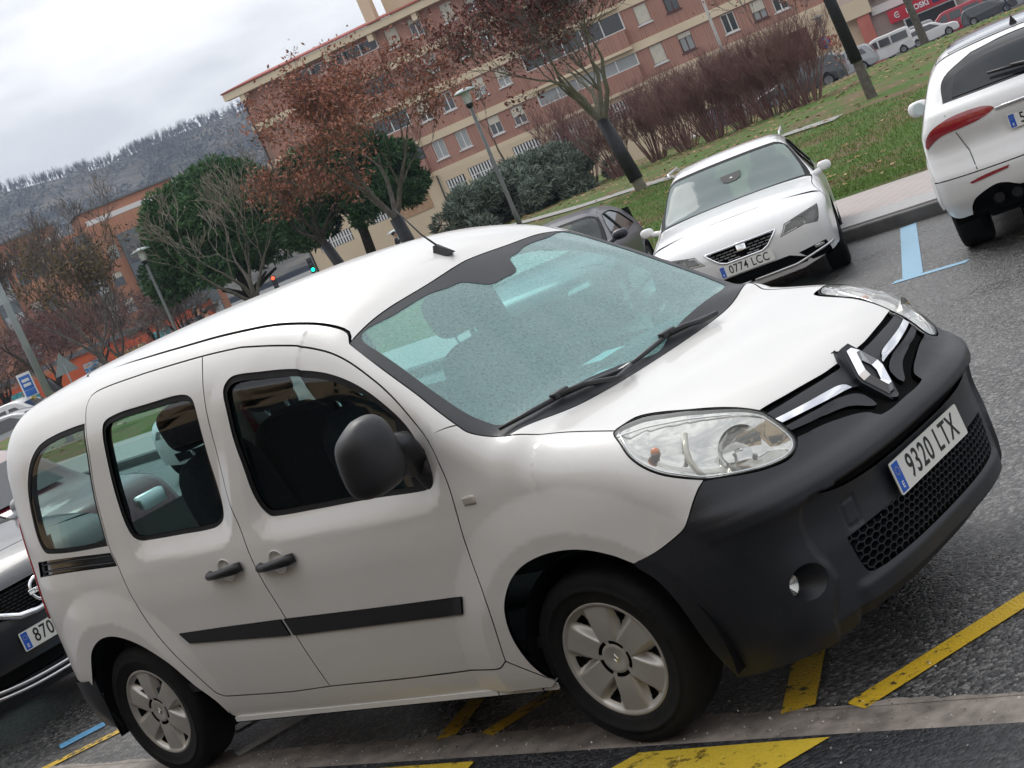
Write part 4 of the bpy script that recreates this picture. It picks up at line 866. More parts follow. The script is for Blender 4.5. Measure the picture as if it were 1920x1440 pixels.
M_plast2 = noisy('mirror_plastic', (.013, .013, .016), (.02, .02, .023), .36, 5, 4, .5, bump=.3, bscale=300, rough2=.5, bdist=.001)
M_chrome = mat('chrome', (.82, .83, .85), .06, 1.)
M_alu = mat('satin_silver', (.62, .62, .62), .28, 1.)
M_cap = noisy('hubcap_silver', (.62, .60, .56), (.50, .48, .45), .32, 4, 5, .6, rough2=.5, metal=.55)
M_int = mat('interior_dark', (.018, .020, .022), .8)
M_seat = noisy('seat_fabric', (.012, .013, .016), (.022, .023, .026), .9, 60, 3, .2)
M_trimg = mat('interior_grey', (.045, .05, .053), .7)
M_under = mat('underbody', (.006, .006, .006), .95, 0, .1)
M_glass = glass('side_glass', (.62, .80, .79))
M_glassd = glass('dark_side_glass', (.30, .40, .42))
M_ws = glass('windscreen_glass', (.50, .88, .87), .05, .27, 1., (.60, .93, .92))  # cyan film is rain with the bright sky's reflection painted in
M_lens = glass('lamp_lens', (.93, .94, .93), .03, .12, 0, (.8, .8, .74))
M_refl = mat('lamp_reflector', (.66, .65, .62), .10, 1.)
M_amber = mat('amber_bulb', (.85, .22, .03), .15, 0, .6)
M_red = mat('red_lamp', (.35, .008, .015), .12, 0, .7, Coat_Weight=.8)
M_plate = mat('plate_white', (.76, .76, .72), .35); M_blue = mat('plate_blue', (.01, .10, .50), .35); M_ink = mat('plate_ink', (.012, .012, .014), .4)
M_tyre = noisy('tyre_rubber', (.005, .005, .0055), (.011, .011, .011), .75, 14, 4, .3, bump=.2, bscale=90)
M_disc = mat('brake_dark', (.03, .028, .026), .5, .6)
def plate(parent, M, txt, w=.52, h=.11, bolt=True):
    """number plate in the local xy plane of M, facing +z"""
    mb = MB(); r = .008; pts = []
    for cx, cy, a in ((w/2-r, h/2-r, 0), (-w/2+r, h/2-r, 90), (-w/2+r, -h/2+r, 180), (w/2-r, -h/2+r, 270)):
        for k in range(5): an = R_(a+22.5*k); pts.append((cx+r*math.cos(an), cy+r*math.sin(an)))
    mb.prism(pts, M @ Matrix.Translation((0, 0, -.004)), .004)
    p = mb.build('number_plate', M_plate, parent)
    mb = MB(); mb.box((0, 0, 0), (.042, h-.012, .0012)); o = mb.build('country_band', M_blue, p); o.data.transform(M @ Matrix.Translation((-w/2+.029, 0, .0008)))
    text_mb('band_letter', 'E', M @ Matrix.Translation((-w/2+.029, -.028, .0016)), .030, .0004, M_plate, p, bold=.0006)
    mb = MB()
    for k in range(12):
        an = 2*math.pi*k/12; mb.box((.0125*math.cos(an), .020+.0125*math.sin(an), 0), (.0028, .0028, .0006))
    o = mb.build('star_ring', mat('star_yellow', (.7, .5, .05), .5) if 'star_yellow' not in bpy.data.materials else bpy.data.materials['star_yellow'], p); o.data.transform(M @ Matrix.Translation((-w/2+.029, 0, .0017)))
    text_mb('plate_characters', txt, M @ Matrix.Translation((.022, -.001, .0008)), .112, .0005, M_ink, p, bold=.0010, sx=.76, space=1.10)
    return p
# ------------------------------------------------------------------ the white van in front (body coordinates = world: x forward, y to its left, ground z=0)
van = empty('small_van', (0, 0, 0), label='large white van nearest the camera, black plastic bumper, plate 9320 LTX', cat='van')
_zc = curve([(-3.6, 1.60), (-3.40, 1.72), (-3.2, 1.775), (-2.8, 1.803), (-2.2, 1.815), (-1.6, 1.812), (-1.2, 1.793), (-.95, 1.752), (-.80, 1.70), (-.69, 1.632), (-.35, 1.362), (-.08, 1.145), (0., 1.085), (.10, 1.062), (.3, 1.033), (.5, .995), (.68, .942), (.80, .875), (.95, .70)])
_cr = curve([(-3.6, .07), (-2, .07), (-1.2, .085), (-.76, .10), (-.44, .075), (-.17, .055), (-.02, .005), (.1, .0), (.68, .03), (.9, .03)])
_w = curve([(-3.6, .72), (-3.41, .785), (-3.25, .84), (-3.0, .878), (-2.7, .894), (-2.2, .908), (-1.2, .914), (-.4, .909), (.1, .898), (.35, .880), (.55, .85), (.7, .80), (.95, .70)])
_lean = curve([(-.1, .16), (.15, .075), (.25, .045), (.32, .028), (.45, .010), (.6, .0), (.8, .0), (.95, .012), (1.05, .030), (1.2, .052), (1.4, .090), (1.6, .135), (1.75, .18), (1.9, .25)])
_xf = curve([(-.1, .70), (.12, .76), (.2, .82), (.27, .865), (.36, .868), (.45, .868), (.55, .860), (.635, .872), (.66, .888), (.69, .886), (.72, .865), (.75, .822), (.80, .785), (.86, .752), (.92, .716), (.98, .66), (1.1, .45), (1.4, .1), (2, -.5)])
_k = curve([(-3.6, .20), (-2, .22), (-1.2, .22), (-.9, .16), (-.7, .10), (-.3, .08), (-.05, .10), (.1, .16), (.4, .17), (.9, .14)])
SC_F = [(-1.36, 1.00), (-1.40, .93), (-1.37, .885), (-1.28, .872), (-.9, .872), (-.55, .868), (-.40, .875), (-.37, .91), (-.38, .99), (-.47, 1.17), (-.58, 1.33), (-.72, 1.45), (-.9, 1.51), (-1.15, 1.55), (-1.24, 1.55), (-1.29, 1.50)]
def xz(pix, y=-.9): return [tuple(at_y(p, y)[[0, 2]]) for p in pix]
PW_F = [(418, 736), (421, 721.7), (432.5, 707), (456, 700), (526, 692.5), (584, 695.4), (628, 704), (671.7, 723), (715.5, 753.8), (759, 794.6), (788.4, 838), (806, 873.4), (811.7, 896.7), (808.8, 911), (797, 920), (701, 934.6), (584, 956.5), (514, 968), (502.5, 963.8), (488, 949), (473, 923), (453, 867.5), (435, 815), (424, 768)]
PW_S = [(192, 803), (195, 791.7), (206.7, 781.5), (239, 768), (282.5, 755), (326, 742), (344, 740), (355.5, 743.6), (364, 756.7), (376, 803), (396, 873), (414, 932), (419.7, 964), (416.7, 978), (402, 990), (341, 1002), (276.7, 1013), (262, 1013), (250.5, 1007.5), (238.8, 990), (224, 952), (209.6, 902.5), (198, 850)]
PS_F = [(418, 844), (447, 949), (464.6, 990), (488, 1012), (520, 1015), (613, 1000), (730, 978), (803, 964), (820.5, 949), (823, 926), (815, 885), (790, 815), (745, 765), (690, 717), (625, 685), (560, 672), (470, 677), (415, 690), (404, 720), (408, 780)]
PS_S = [(206.7, 961), (230, 1019), (244.6, 1048), (265, 1055.7), (341, 1045.5), (399, 1034), (425.5, 1022), (431, 1002), (428, 975), (412, 900), (385, 800), (370, 740), (350, 722), (320, 727), (240, 750), (190, 768), (178, 785), (182, 850)]
S1 = crom(xz(PS_F), .05); S2 = crom(xz(PS_S), .05)
def _arch(x, z, cx, r0, r1, h):
    r = np.hypot(x-cx, (z-.315)*1.02)
    return h*sstep((r1-r)/(r1-r0))
def F_van(P, flat=False):
    x, y, z = P[:, 0], P[:, 1], P[:, 2]; ay = np.abs(y)
    Ys = _w(x)-_lean(z)
    # swelling round the wheels with a crease at its outer rim
    for cx, rr in ((.02, .64), (-2.70, .63)):
        r = np.hypot(x-cx, z-.30); t = np.clip((rr-r)/.20, 0, 1)
        t = t*t/(t+.05); Ys = Ys+.024*np.minimum(t*1.5, 1)*(z > -.2)
    # scoops under the windows
    nb = (z > .75) & (z < 1.72) & (x > -2.5) & (x < -.2) & (ay > .55)
    if nb.any():
        for S_ in (S1, S2):
            d = np.full(nb.sum(), .5) if flat else np.where(inside(x[nb], z[nb], S_), seg_dist(x[nb], z[nb], S_), 0.)
            if flat and S_ is S2: break
            q_ = np.clip(d/.085, 0, 1); Ys[nb] -= .027*(q_*q_/(q_+.10)*1.1)*(1-.75*sstep((z[nb]-1.15)/.3))
    side = ay-Ys
    top = (z-(_zc(x)-_cr(x)*(ay/.68)**2.2))
    sl = np.where((x > -.95) & (x < .02), .77, 1.); sl = np.where(x > .75, .7, sl); top = top*sl
    xf = _xf(z)-.088*(ay/.6)**3
    front = x-xf; front = front*np.where(z > .7, .85, 1)
    xr = curve_xr(z)-(-.0); rear = (xr+.16*(ay/.85)**5)-x
    k = _k(x)
    f = smax(side, top, k)
    f = smax(f, front, .10)
    f = smax(f, rear, .10)
    return np.maximum(f, .0+(.17-z))
curve_xr = curve([(0, -3.36), (.3, -3.40), (.45, -3.42), (.6, -3.42), (1.0, -3.39), (1.3, -3.36), (1.6, -3.30), (1.8, -3.24), (2, -3.15)])
VB = Body(F_van); VB.t0 = 2.6; VB.tr = 6.5; VG = Body(lambda P: F_van(P, True)); VG.t0 = 2.6; VG.tr = 6.5   # VG: the even sheet of the side glass
def pk(pix): return VB.pick(pix)
def cy(P): return VB.inv('cyl', P)
def az(P): return VB.inv('az', P)
def C_(pix): return cy(pk(pix))
# --- lines of the photograph laid on the skin (chart cyl: x, unrolled section)
ditch = C_([(651.5, 624), (618.7, 612), (564, 608), (509, 611.5), (454.7, 622), (416.7, 630.6), (333, 654), (250, 678), (166.7, 705.6), (83, 741.7)])
dz = VB.inv('cyl', np.array([[-3.15, -.70, 1.72], [-3.30, -.66, 1.70]]))
def roofline(x): return np.interp(x, ditch[::-1, 0], ditch[::-1, 1])
ddeg = [(float(x), float(y)) for x, y in ditch if x > -2.75]+[(-3.02, float(ditch[-3:, 1].mean())), (-3.26, float(ditch[-3:, 1].mean())-.01)]
scr_side = C_([(655.8, 643.7), (719, 693), (778.6, 736.7), (818, 768), (857, 797)])
scr_low = C_([(877.5, 810), (909, 817), (952.7, 817)])
hood_side = C_([(952.7, 817), (1050, 811), (1152, 808)])
pillar_in = C_([(803, 820)])[0]
door_f = C_([(453, 651), (526, 648), (584, 653), (642.5, 672), (701, 713), (744.6, 753.8), (788.4, 806), (803, 828), (817.6, 856), (846.7, 928.8), (876, 1028), (912, 1130), (948, 1240)])
bgap = C_([(380, 667.7), (380, 707), (397.5, 815), (423.8, 920), (450, 990), (476, 1057), (535, 1158), (619.6, 1286.5)])
door_s = C_([(268, 701), (195, 727.5), (171.7, 742), (162.4, 762.5), (161, 791.7), (166, 844), (177.5, 920), (192, 978), (206.7, 1031), (220, 1057.5), (246, 1116), (278, 1168), (313, 1212), (357, 1256), (389, 1285), (406.7, 1299.6), (424, 1305.4)])
door_b = C_([(424, 1305.4), (546.7, 1296.7), (619.6, 1286.5), (780, 1270), (935, 1254), (948, 1240)])
farch = VB.inv('cyl', VB.mapc('side', [(-.235, .285), (-.278, .324), (-.306, .384), (-.316, .481), (-.287, .579), (-.228, .653), (-.158, .701), (-.064, .73), (.043, .738), (.142, .725), (.235, .69), (.30, .65)]))
rarch = VB.inv('cyl', VB.mapc('side', [(-2.125, .285), (-2.154, .36), (-2.217, .445), (-2.292, .547), (-2.388, .622), (-2.491, .678), (-2.611, .715), (-2.709, .72), (-2.803, .699), (-2.889, .65), (-2.965, .56), (-3.00, .50)]))
def L_(a): return [tuple(map(float, p)) for p in a]
def corner(p): return (float(p[0]), float(p[1]), 1)
def poly(*parts, step=.015):
    """closed outline from curves; the ends of every curve are corners"""
    pts = []
    for c in parts:
        c = [tuple(q) for q in L_(c)]
        if pts and math.dist(pts[-1][:2], c[0][:2]) < .004: c = c[1:]
        elif pts: c = [(c[0][0], c[0][1], 1)]+c[1:]
        if c: c[-1] = (c[-1][0], c[-1][1], 1); pts += c
    if math.dist(pts[-1][:2], pts[0][:2]) < .004: pts = pts[:-1]; pts[0] = (pts[0][0], pts[0][1], 1)
    else: pts[0] = (pts[0][0], pts[0][1], 1)
    return crom(pts, step)
hood_tip = hood_side[0]; hl_corner = hood_side[-1]
top_cor = (float(scr_side[0][0]), float(scr_side[0][1]))
# windscreen outline half: top edge from the corner to the middle
scr_top = C_([(655.8, 636), (700, 600), (800, 535), (866, 495)])
scr_top = [p for p in L_(scr_top) if p[1] > .05]+[(float(scr_top[-1][0])+.0, 0.)]
wing_b = [(float(door_f[-1][0]), float(door_f[-1][1]))]
# rear edge of the side
rear_e = VB.inv('cyl', VB.mapc('cyl', [(-3.24, ddeg[-1][1]), (-3.29, .80), (-3.32, 1.0), (-3.33, 1.2), (-3.335, 1.45)]))
def cyl_of(x, z, y=None):
    P = VB.mapc('side', [(x, z)]); return tuple(map(float, VB.inv('cyl', P)[0]))
rear_pts = [cyl_of(-3.20, z) for z in (1.60, 1.45, 1.25, 1.05, .85, .70, .60, .52)]
sill_y = .262
sill_b = [cyl_of(x, sill_y) for x in (-2.10, -1.8, -1.2, -.7, -.27)]
# body side (one pressing): ring round the door opening, rear quarter and sill
bumper_r = [cyl_of(-3.20, .53), cyl_of(-3.02, .50)]
side_out = poly(scr_side[::-1], [top_cor]+ddeg[0:], rear_pts, bumper_r, rarch[::-1][1:], sill_b, [tuple(farch[0]), wing_b[0]], door_b[::-1], door_s[::-1], [tuple(door_s[0]), tuple(bgap[0]), tuple(door_f[0])], door_f[:8])
qwin = C_([(161.5, 794.6), (136.7, 803), (101.7, 818), (75.4, 835.4), (60.8, 858.8), (53.5, 893.8), (53.5, 926), (60.8, 969.6), (72.5, 1013), (84, 1033.8), (95.8, 1037), (136.7, 1033.8), (206.7, 1020.7)])
ds = crom(L_(door_s), .02, False)
def gapx(v):  # x of the sliding door's rear gap at a chart height
    o = np.argsort(ds[6:, 1]); return float(np.interp(v, ds[6:, 1][o], ds[6:, 0][o]))
q2 = L_(qwin); q2[0] = (gapx(q2[0][1])-.012, q2[0][1], 1); q2[-1] = (gapx(q2[-1][1])-.012, q2[-1][1], 1)
qmid = [(gapx(v)-.012, v) for v in np.linspace(q2[-1][1], q2[0][1], 6)[1:-1]]
qw = crom(q2+qmid, .015)
trk = [cyl_of(-3.16, 1.055), cyl_of(-3.16, .985)]; t0 = cyl_of(-2.45, 1.035); t1 = cyl_of(-2.45, .975)
PT = C_([(72, 1056), (214, 1036), (220, 1060), (76, 1082)]); 
trk = crom([(*PT[0], 1), (gapx(PT[1][1])-.010, float(PT[1][1]), 1), (gapx(PT[2][1])-.010, float(PT[2][1]), 1), (*PT[3], 1)], .015)
VB.panel('body_side', 'cyl', side_out, M_white, van, holes=(qw, trk), side=1, step=.015)
fd = poly(door_f, door_b[::-1][:-3], bgap[::-1], [tuple(bgap[0]), tuple(door_f[0])])
fw = crom(L_(C_(PW_F)), .012)
FD = VB.panel('front_door', 'cyl', fd, M_white, van, holes=(fw,), side=1, hole_gap=0, step=.014)
sdp = poly([tuple(bgap[0]), tuple(door_s[0])], door_s, door_b[:3], bgap[::-1])
sw = crom(L_(C_(PW_S)), .012)
SD = VB.panel('sliding_door', 'cyl', sdp, M_white, van, holes=(sw,), side=1, hole_gap=0, step=.014)
# front wing
hl_low = C_([(1152, 812), (1165, 835), (1180, 857), (1205, 876), (1240, 890), (1285, 897), (1320, 899)])
bump_side = C_([(1320, 901.5), (1311, 915), (1300.8, 940), (1290, 975), (1283.7, 991), (1266.6, 1008), (1230, 1036), (1198, 1061.7)])
bump_side[-1] = farch[-1]
fen = poly([tuple(pillar_in), tuple(scr_side[-1])], [tuple(scr_side[-1])]+L_(scr_low), hood_side, hl_low, bump_side, farch[::-1], [tuple(farch[0]), wing_b[0]], door_f[7:][::-1], [tuple(door_f[7]), tuple(pillar_in)])
FEN = VB.panel('front_wing', 'cyl', fen, M_white, van, side=1, step=.014)
# roof: between the two ditches
rt = [(-.735, 0.), (-.74, .2)]
scr_t = crom([(float(a), float(b)) for a, b in L_(scr_side[:1])]+[(float(a), float(b)) for a, b in L_(C_([(700, 600), (800, 535)]))]+[(-.703, 0.)], .02, False)
half = [top_cor]+ddeg+[(-3.26, ddeg[-1][1]*.5), (-3.27, 0.)]
roof_half = list(map(tuple, scr_t[::-1]))+[(a, b, 1) if i in (0, len(ddeg)) else (a, b) for i, (a, b) in enumerate(half)]
def mirror_loop(h):   # h: open list from centre (v=0) out and back to centre
    h = [tuple(p) for p in h]; return h+[(p[0], -p[1])+tuple(p[2:]) for p in h[::-1][1:-1]]
ro = crom(mirror_loop([(p[0]-.0, p[1]-(.004 if p[1] > .3 else 0))+tuple(p[2:]) for p in roof_half]), .025)
def ribs(U, P):   # two shallow swages pressed along the rear of the roof
    d = np.zeros(len(U))
    for c in (.30, .52):
        d += -.006*np.exp(-((np.abs(U[:, 1])-c)/.03)**2)*sstep((-1.55-U[:, 0])/.25)
    return d
VB.panel('roof', 'cyl', ro, M_white, van, gap=.004, flange=.012, disp=ribs)
# windscreen: black border and cowl, pane inside
sc_half = list(map(tuple, scr_t[::-1]))+[(float(a), float(b)) for a, b in L_(scr_side[1:])]+[(float(a), float(b)) for a, b in L_(scr_low)]
hood_rear = [(-.10, .68), (-.045, .52), (-.01, .30), (.005, 0.)]
hr = VB.inv('cyl', VB.mapc('top', [(-.035, -.60), (-.01, -.45), (.005, -.25), (.01, 0)]))
sc_half[-1] = (*sc_half[-1][:2], 1)
ws_out = crom(mirror_loop(sc_half+L_(hr)), .018)
gl_half = [(float(a), float(b)) for a, b in L_(C_([(866, 519), (838, 530), (806, 550.6), (739, 590), (690, 615), (679, 624), (678, 634), (683.5, 641.7), (719, 665), (758.8, 693), (818, 736.7), (877.5, 776), (905, 788), (941, 796), (996, 768), (1154.6, 705)]))]
gl_half = [(gl_half[0][0], 0.)]+gl_half[2:15]+[(gl_half[15][0]-.02, gl_half[15][1]*.6), (gl_half[15][0]+.01, 0.)]
# mirror mount tab of the black border
gl_half = [(gl_half[0][0]+.09, 0.), (gl_half[0][0]+.085, .07), (gl_half[0][0]+.02, .12), (gl_half[0][0]+.01, .17)]+gl_half[1:]
gl_in = crom(mirror_loop(gl_half), .018)
VB.panel('windscreen_surround', 'cyl', ws_out, M_seal2 if 'M_seal2' in globals() else M_plast, van, holes=(gl_in,), gap=.001, flange=.01)
VB.panel('windscreen', 'cyl', gl_in, M_ws, van, gap=-.004, flange=0, off=-.002)
# bonnet
hl_top = C_([(1152, 806), (1200, 779), (1300, 767), (1380, 764), (1425, 770)])
hf = C_([(1425, 770), (1480, 738), (1540, 704), (1572, 682), (1566, 668), (1563, 661), (1575, 650)])
hfr = [tuple(hf[0])]+L_(hf[1:4])+[(float(hf[4][0]), float(hf[4][1]))]
nose = VB.inv('cyl', VB.mapc('front', [(.075, .925), (.05, .945), (0., .95)]))
hood_half = [(.01, 0.)]+[(float(a), float(b)) for a, b in L_(hr[::-1][1:])]+[(float(hood_tip[0]), float(hood_tip[1]), 1)]+L_(hood_side[1:-1])+[(float(hl_corner[0]), float(hl_corner[1]), 1)]+L_(hl_top[1:-1])+[(float(hl_top[-1][0]), float(hl_top[-1][1]), 1)]+L_(hf[1:3])+[(*map(float, hf[3]), 1), (*map(float, hf[5]), 1), (float(hf[6][0]), float(max(hf[6][1]*0+.03, .03))), (float(hf[6][0])+.002, 0.)]
hd = crom(mirror_loop(hood_half), .015)
VB.panel('bonnet', 'cyl', hd, M_white, van, gap=.003)
# ------------------------------------------------------------------ bumper, lamps, grille
def A_(pix): return az(pk(pix))
GB = crom(L_(A_([(1591.5, 1006), (1630, 981), (1691, 932)]))+[(.0, float(A_([(1691, 932)])[0][1])+.0)], .02, False)
bt = A_([(1494.6, 819), (1546.7, 794), (1588, 779.6), (1609, 774), (1630, 772), (1650.8, 776.5)])
b_top = [p for p in L_(bt) if p[0] > .02]; zc0 = b_top[-1][1]-.004
hl_b = A_([(1494, 838), (1480, 860), (1440, 878), (1400, 888), (1350, 896), (1320, 901)])
bs_az = az(VB.mapc('cyl', bump_side))
ba = A_([(1227.5, 1085.4), (1259.5, 1117.4), (1291, 1159), (1317, 1197), (1342.6, 1229)])
bb = A_([(1365, 1237), (1420, 1222), (1480, 1200), (1550, 1165)])
zb = .20
bhalf = [(0., zc0)]+b_top[::-1]+L_(hl_b)[0:]+L_(bs_az)[1:]+L_(ba)+[(float(ba[-1][0])-.03, .205, 1), (float(ba[-1][0])-.25, zb), (.45, zb-.012), (.2, zb-.02), (0., zb-.02)]
for i in (len(b_top), len(b_top)+len(hl_b)): bhalf[i] = (*bhalf[i][:2], 1)
def mloop_az(h): h = [tuple(p) for p in h]; return h+[(-p[0], p[1])+tuple(p[2:]) for p in h[::-1][1:-1]]
b_out = crom(mloop_az(bhalf), .016)
gp = A_([(1594.5, 1007), (1606, 1028.7), (1625, 1060), (1638, 1072), (1659, 1060), (1693.5, 1023.4)])
gtop = float(gp[0][1]); gbot = float(gp[3][1]); gu = float(gp[0][0])
grv = np.array([(.62, .668), (.665, .655), (.69, .63), (.702, .60), (.703, .53), (.690, .475), (.668, .436), (.661, .388), (.687, .336), (.716, .283), (.72, .15)])
def bump_disp(U, P):
    u = np.abs(U[:, 0]); z = U[:, 1]
    ge = np.interp(z, grv[::-1, 1], grv[::-1, 0]); cen = sstep((ge-u)/.012)*(z < .655)      # centre section set back
    d = -.016*cen
    d -= .011*np.exp(-((u-ge)/.007)**2)*(z < .645)
    d += .012*sstep((.345-z)/.03)*sstep((.62-u)/.05)                                       # lower lip
    d -= .03*sstep((.262-z)/.012)*sstep((.64-u)/.05)
    for cx_, cz_ in ((.518, .54),):                                                        # towing-eye cover
        q = np.maximum(np.abs(u-cx_)-.030, np.abs(z-cz_)-.040); d -= .006*np.exp(-(q/.0045)**2)*(U[:, 0] > 0)
    return d
fog = [(.752+.062*math.cos(a)*(1 if math.cos(a) < 0 else .95), .425+.056*math.sin(a)) for a in np.linspace(0, 2*math.pi, 40)[:-1]]
fogm = [(-a, b) for a, b in fog]
mesh_h = [(0., .492), (.45, .487), (.572, .481, 1), (.568, .44), (.556, .378), (.541, .350), (.50, .340), (.40, .337), (.2, .335), (0., .334)]
mesh_o = crom(mloop_az(mesh_h), .016)
slit_h = [(0., .645), (.3, .646), (.5, .650), (.615, .660, 1), (.615, .640, 1), (.5, .622), (.3, .614), (0., .612)]
slit_o = crom(mloop_az(slit_h), .016)
bumper = VB.panel('front_bumper', 'az', b_out, M_plast, van, holes=(mesh_o, slit_o, crom(fog, .01), crom(fogm, .01)), gap=.0015, hole_gap=0, flange=.03, step=.008, disp=bump_disp)
VB.panel('slot_backing', 'az', slit_o, M_under, bumper, gap=-.02, flange=0, off=-.032, step=.03)
VB.panel('grille_backing', 'az', mesh_o, M_under, bumper, gap=-.03, flange=0, off=-.065, step=.03)
# honeycomb
hcx = .038; hcz = .0215; hc = MB(); mo = seg_inset(mesh_o, .002, area2(mesh_o) > 0)
segs = set()
row = 0; zz = .325
cells = []
while zz < .50:
    uu = -.62+(hcx/2 if row % 2 else 0)
    while uu < .62: cells.append((uu, zz)); uu += hcx
    zz += hcz; row += 1
for (cu_, cz_) in cells:
    hexp = [(cu_+hcx*.5, cz_-hcz*.27), (cu_+hcx*.5, cz_+hcz*.27), (cu_+hcx*.17, cz_+hcz*.5), (cu_-hcx*.17, cz_+hcz*.5), (cu_-hcx*.5, cz_+hcz*.27)]
    hexp = [(cu_+hcx*.5, cz_-hcz*.33), (cu_+hcx*.5, cz_+hcz*.33), (cu_, cz_+hcz*.67), (cu_-hcx*.5, cz_+hcz*.33)]
    for a, b in zip(hexp[:-1], hexp[1:]): segs.add((tuple(round(q, 4) for q in a), tuple(round(q, 4) for q in b)))
segs = list(segs); A0 = np.array([s[0] for s in segs]); B0 = np.array([s[1] for s in segs]); mid = (A0+B0)/2
k = inside(mid[:, 0], mid[:, 1], mo) & inside(A0[:, 0], A0[:, 1], seg_inset(mesh_o, -.01, area2(mesh_o) > 0)) & inside(B0[:, 0], B0[:, 1], seg_inset(mesh_o, -.01, area2(mesh_o) > 0))
A0, B0 = A0[k], B0[k]
PA = VB.mapc('az', A0); PB = VB.mapc('az', B0); NA = VB.grad(PA); NB = VB.grad(PB)
for a, b, na, nb_ in zip(PA, PB, NA, NB):
    t = b-a; t /= np.linalg.norm(t)+1e-9; w = np.cross(t, na)*.0017; a1 = a-na*.014; b1 = b-nb_*.014; a2 = a-na*.05; b2 = b-nb_*.05
    hc.add([a1-w, b1-w, b1+w, a1+w, a2-w*2.2, b2-w*2.2, b2+w*2.2, a2+w*2.2], [(0, 1, 2, 3), (0, 4, 5, 1), (3, 2, 6, 7)])
hc.build('grille_mesh', M_plast, bumper)
# fog lamps
for s_ in (-1, 1):
    Pc = VB.mapc('az', np.array([(.752*(-s_), .425)]))[0]
    ring = VB.mapc('az', np.array(fog if s_ < 0 else fogm)); tgt = np.array([Pc[0]-.055, Pc[1]+.012*s_, Pc[2]+.004])
    ang = np.linspace(0, 2*math.pi, len(ring)+1)[:-1]
    back = np.array([(tgt[0], tgt[1]+(-s_)*-.036*math.cos(a)*(1), tgt[2]+.038*math.sin(a)) for a in ang])
    if s_ < 0: back[:, 1] = tgt[1]-.036*np.cos(ang)
    else: back[:, 1] = tgt[1]+.036*np.cos(ang)
    G = np.stack([ring-VB.grad(ring)*.002, ring*.55+back*.45+[.004, 0, 0], back]); mb = MB(); mb.grid(G, closed=True); mb.build('lamp_tunnel', M_plast, bumper)
    mb = MB(); mb.lathe([(.0, .010), (.02, .012), (.034, .004), (.037, -.004)], 28, frame(tgt, (0, 1, 0), (0, 0, 1))); fl = mb.build('fog_lamp', M_lens, van)
    mb = MB(); mb.lathe([(.004, -.02), (.02, -.012), (.036, -.001)], 28, frame(tgt, (0, 1, 0), (0, 0, 1))); mb.build('reflector', M_refl, fl)
plp = VB.mapc('az', np.array([(0, .545)]))[0]
plate(van, frame((plp[0]+.006, 0, .545), (0, 1, 0), (-.072, 0, 1)), '9320 LTX')
# headlamps
HL = [(1152, 808), (1162, 832), (1180, 857), (1205, 875), (1240, 889), (1285, 896), (1320, 899), (1360, 894), (1400, 886), (1440, 875), (1475, 859), (1490, 845), (1494, 832), (1489, 817), (1470, 798), (1445, 780), (1425, 770), (1380, 764.5), (1300, 768), (1245, 773), (1200, 781)]
hla = A_(HL); hlo = crom(L_(hla), .012)
lens = VB.panel('headlight', 'az', hlo, M_lens, van, gap=.002, side=1, flange=.012, step=.02)
def bowl(U, P):
    d = seg_dist(U[:, 0], U[:, 1], hlo); return -.006-np.minimum(d*1.1, .055)
def bowl_s(U, P): return bowl(U*np.array([1, 1]), P)
bw = VB.panel('reflector_bowl', 'az', hlo, M_refl, lens[0], gap=.004, flange=0, step=.012, disp=bowl)
bw2 = bw.copy(); bw2.data = bw.data.copy(); COL.objects.link(bw2); bw2.parent = lens[1]
def mirror_y(o):
    me = o.data; bm = bmesh.new(); bm.from_mesh(me)
    for v in bm.verts: v.co.y *= -1
    bmesh.ops.reverse_faces(bm, faces=bm.faces); bm.to_mesh(me); bm.free(); return o
def both(fn, parents):
    """build an object for the right-hand lamp and a mirrored one for the left"""
    a = fn(parents[0]); b = a.copy(); b.data = a.data.copy(); COL.objects.link(b); b.parent = parents[1]; mirror_y(b); return a, b
mirror_y(bw2)
def onlens(pix, off):
    P = pk(pix); return P+VB.grad(P)*off
def seal(par):
    mb = MB(); P = VB.mapc('az', seg_inset(hlo, .001, area2(hlo) > 0)); VB.bead(mb, P, .0035, -.001, False, True); return mb.build('lamp_gasket', M_seal, par)
both(seal, lens)
def trimring(par):
    mb = MB(); P = VB.mapc('az', seg_inset(hlo, .010, area2(hlo) > 0)); VB.bead(mb, P, .0035, -.010, False, True); return mb.build('inner_rim', M_chrome, par)
both(trimring, lens)
def bar(par):
    mb = MB(); px = [(1283, 806), (1285, 835), (1293, 860), (1307, 880), (1324, 891)]
    P = onlens(px, -.018); mb.tube(P.tolist(), [.010, .010, .010, .009, .006], 8); return mb.build('divider_ring', mat('lamp_beige', (.55, .53, .46), .3, .3), par)
both(bar, lens)
def proj_bowl(par):
    c = onlens([(1385, 828)], -.035)[0]; mb = MB(); pr = [(.006, -.045), (.03, -.036), (.055, -.012), (.070, .012), (.074, .018)]
    mb.lathe(pr, 40, frame(c, (.30, .954, 0), (-.1, .03, 1)) @ Matrix.Diagonal((1.15, .9, 1, 1))); return mb.build('main_reflector', M_refl, par)
both(proj_bowl, lens)
def bulb(par):
    c = onlens([(1222, 828)], -.045)[0]; mb = MB(); mb.lathe([(.001, .018), (.010, .014), (.014, 0), (.010, -.012), (.001, -.016)], 16, frame(c, (.3, .95, 0), (0, 0, 1))); return mb.build('indicator_bulb', M_amber, par)
both(bulb, lens)
def bulb2(par):
    c = onlens([(1385, 828)], -.05)[0]; mb = MB(); mb.tube([c, c+np.array([.03, -.008, 0])], [.007, .005], 10); return mb.build('main_bulb', M_chrome, par)
both(bulb2, lens)
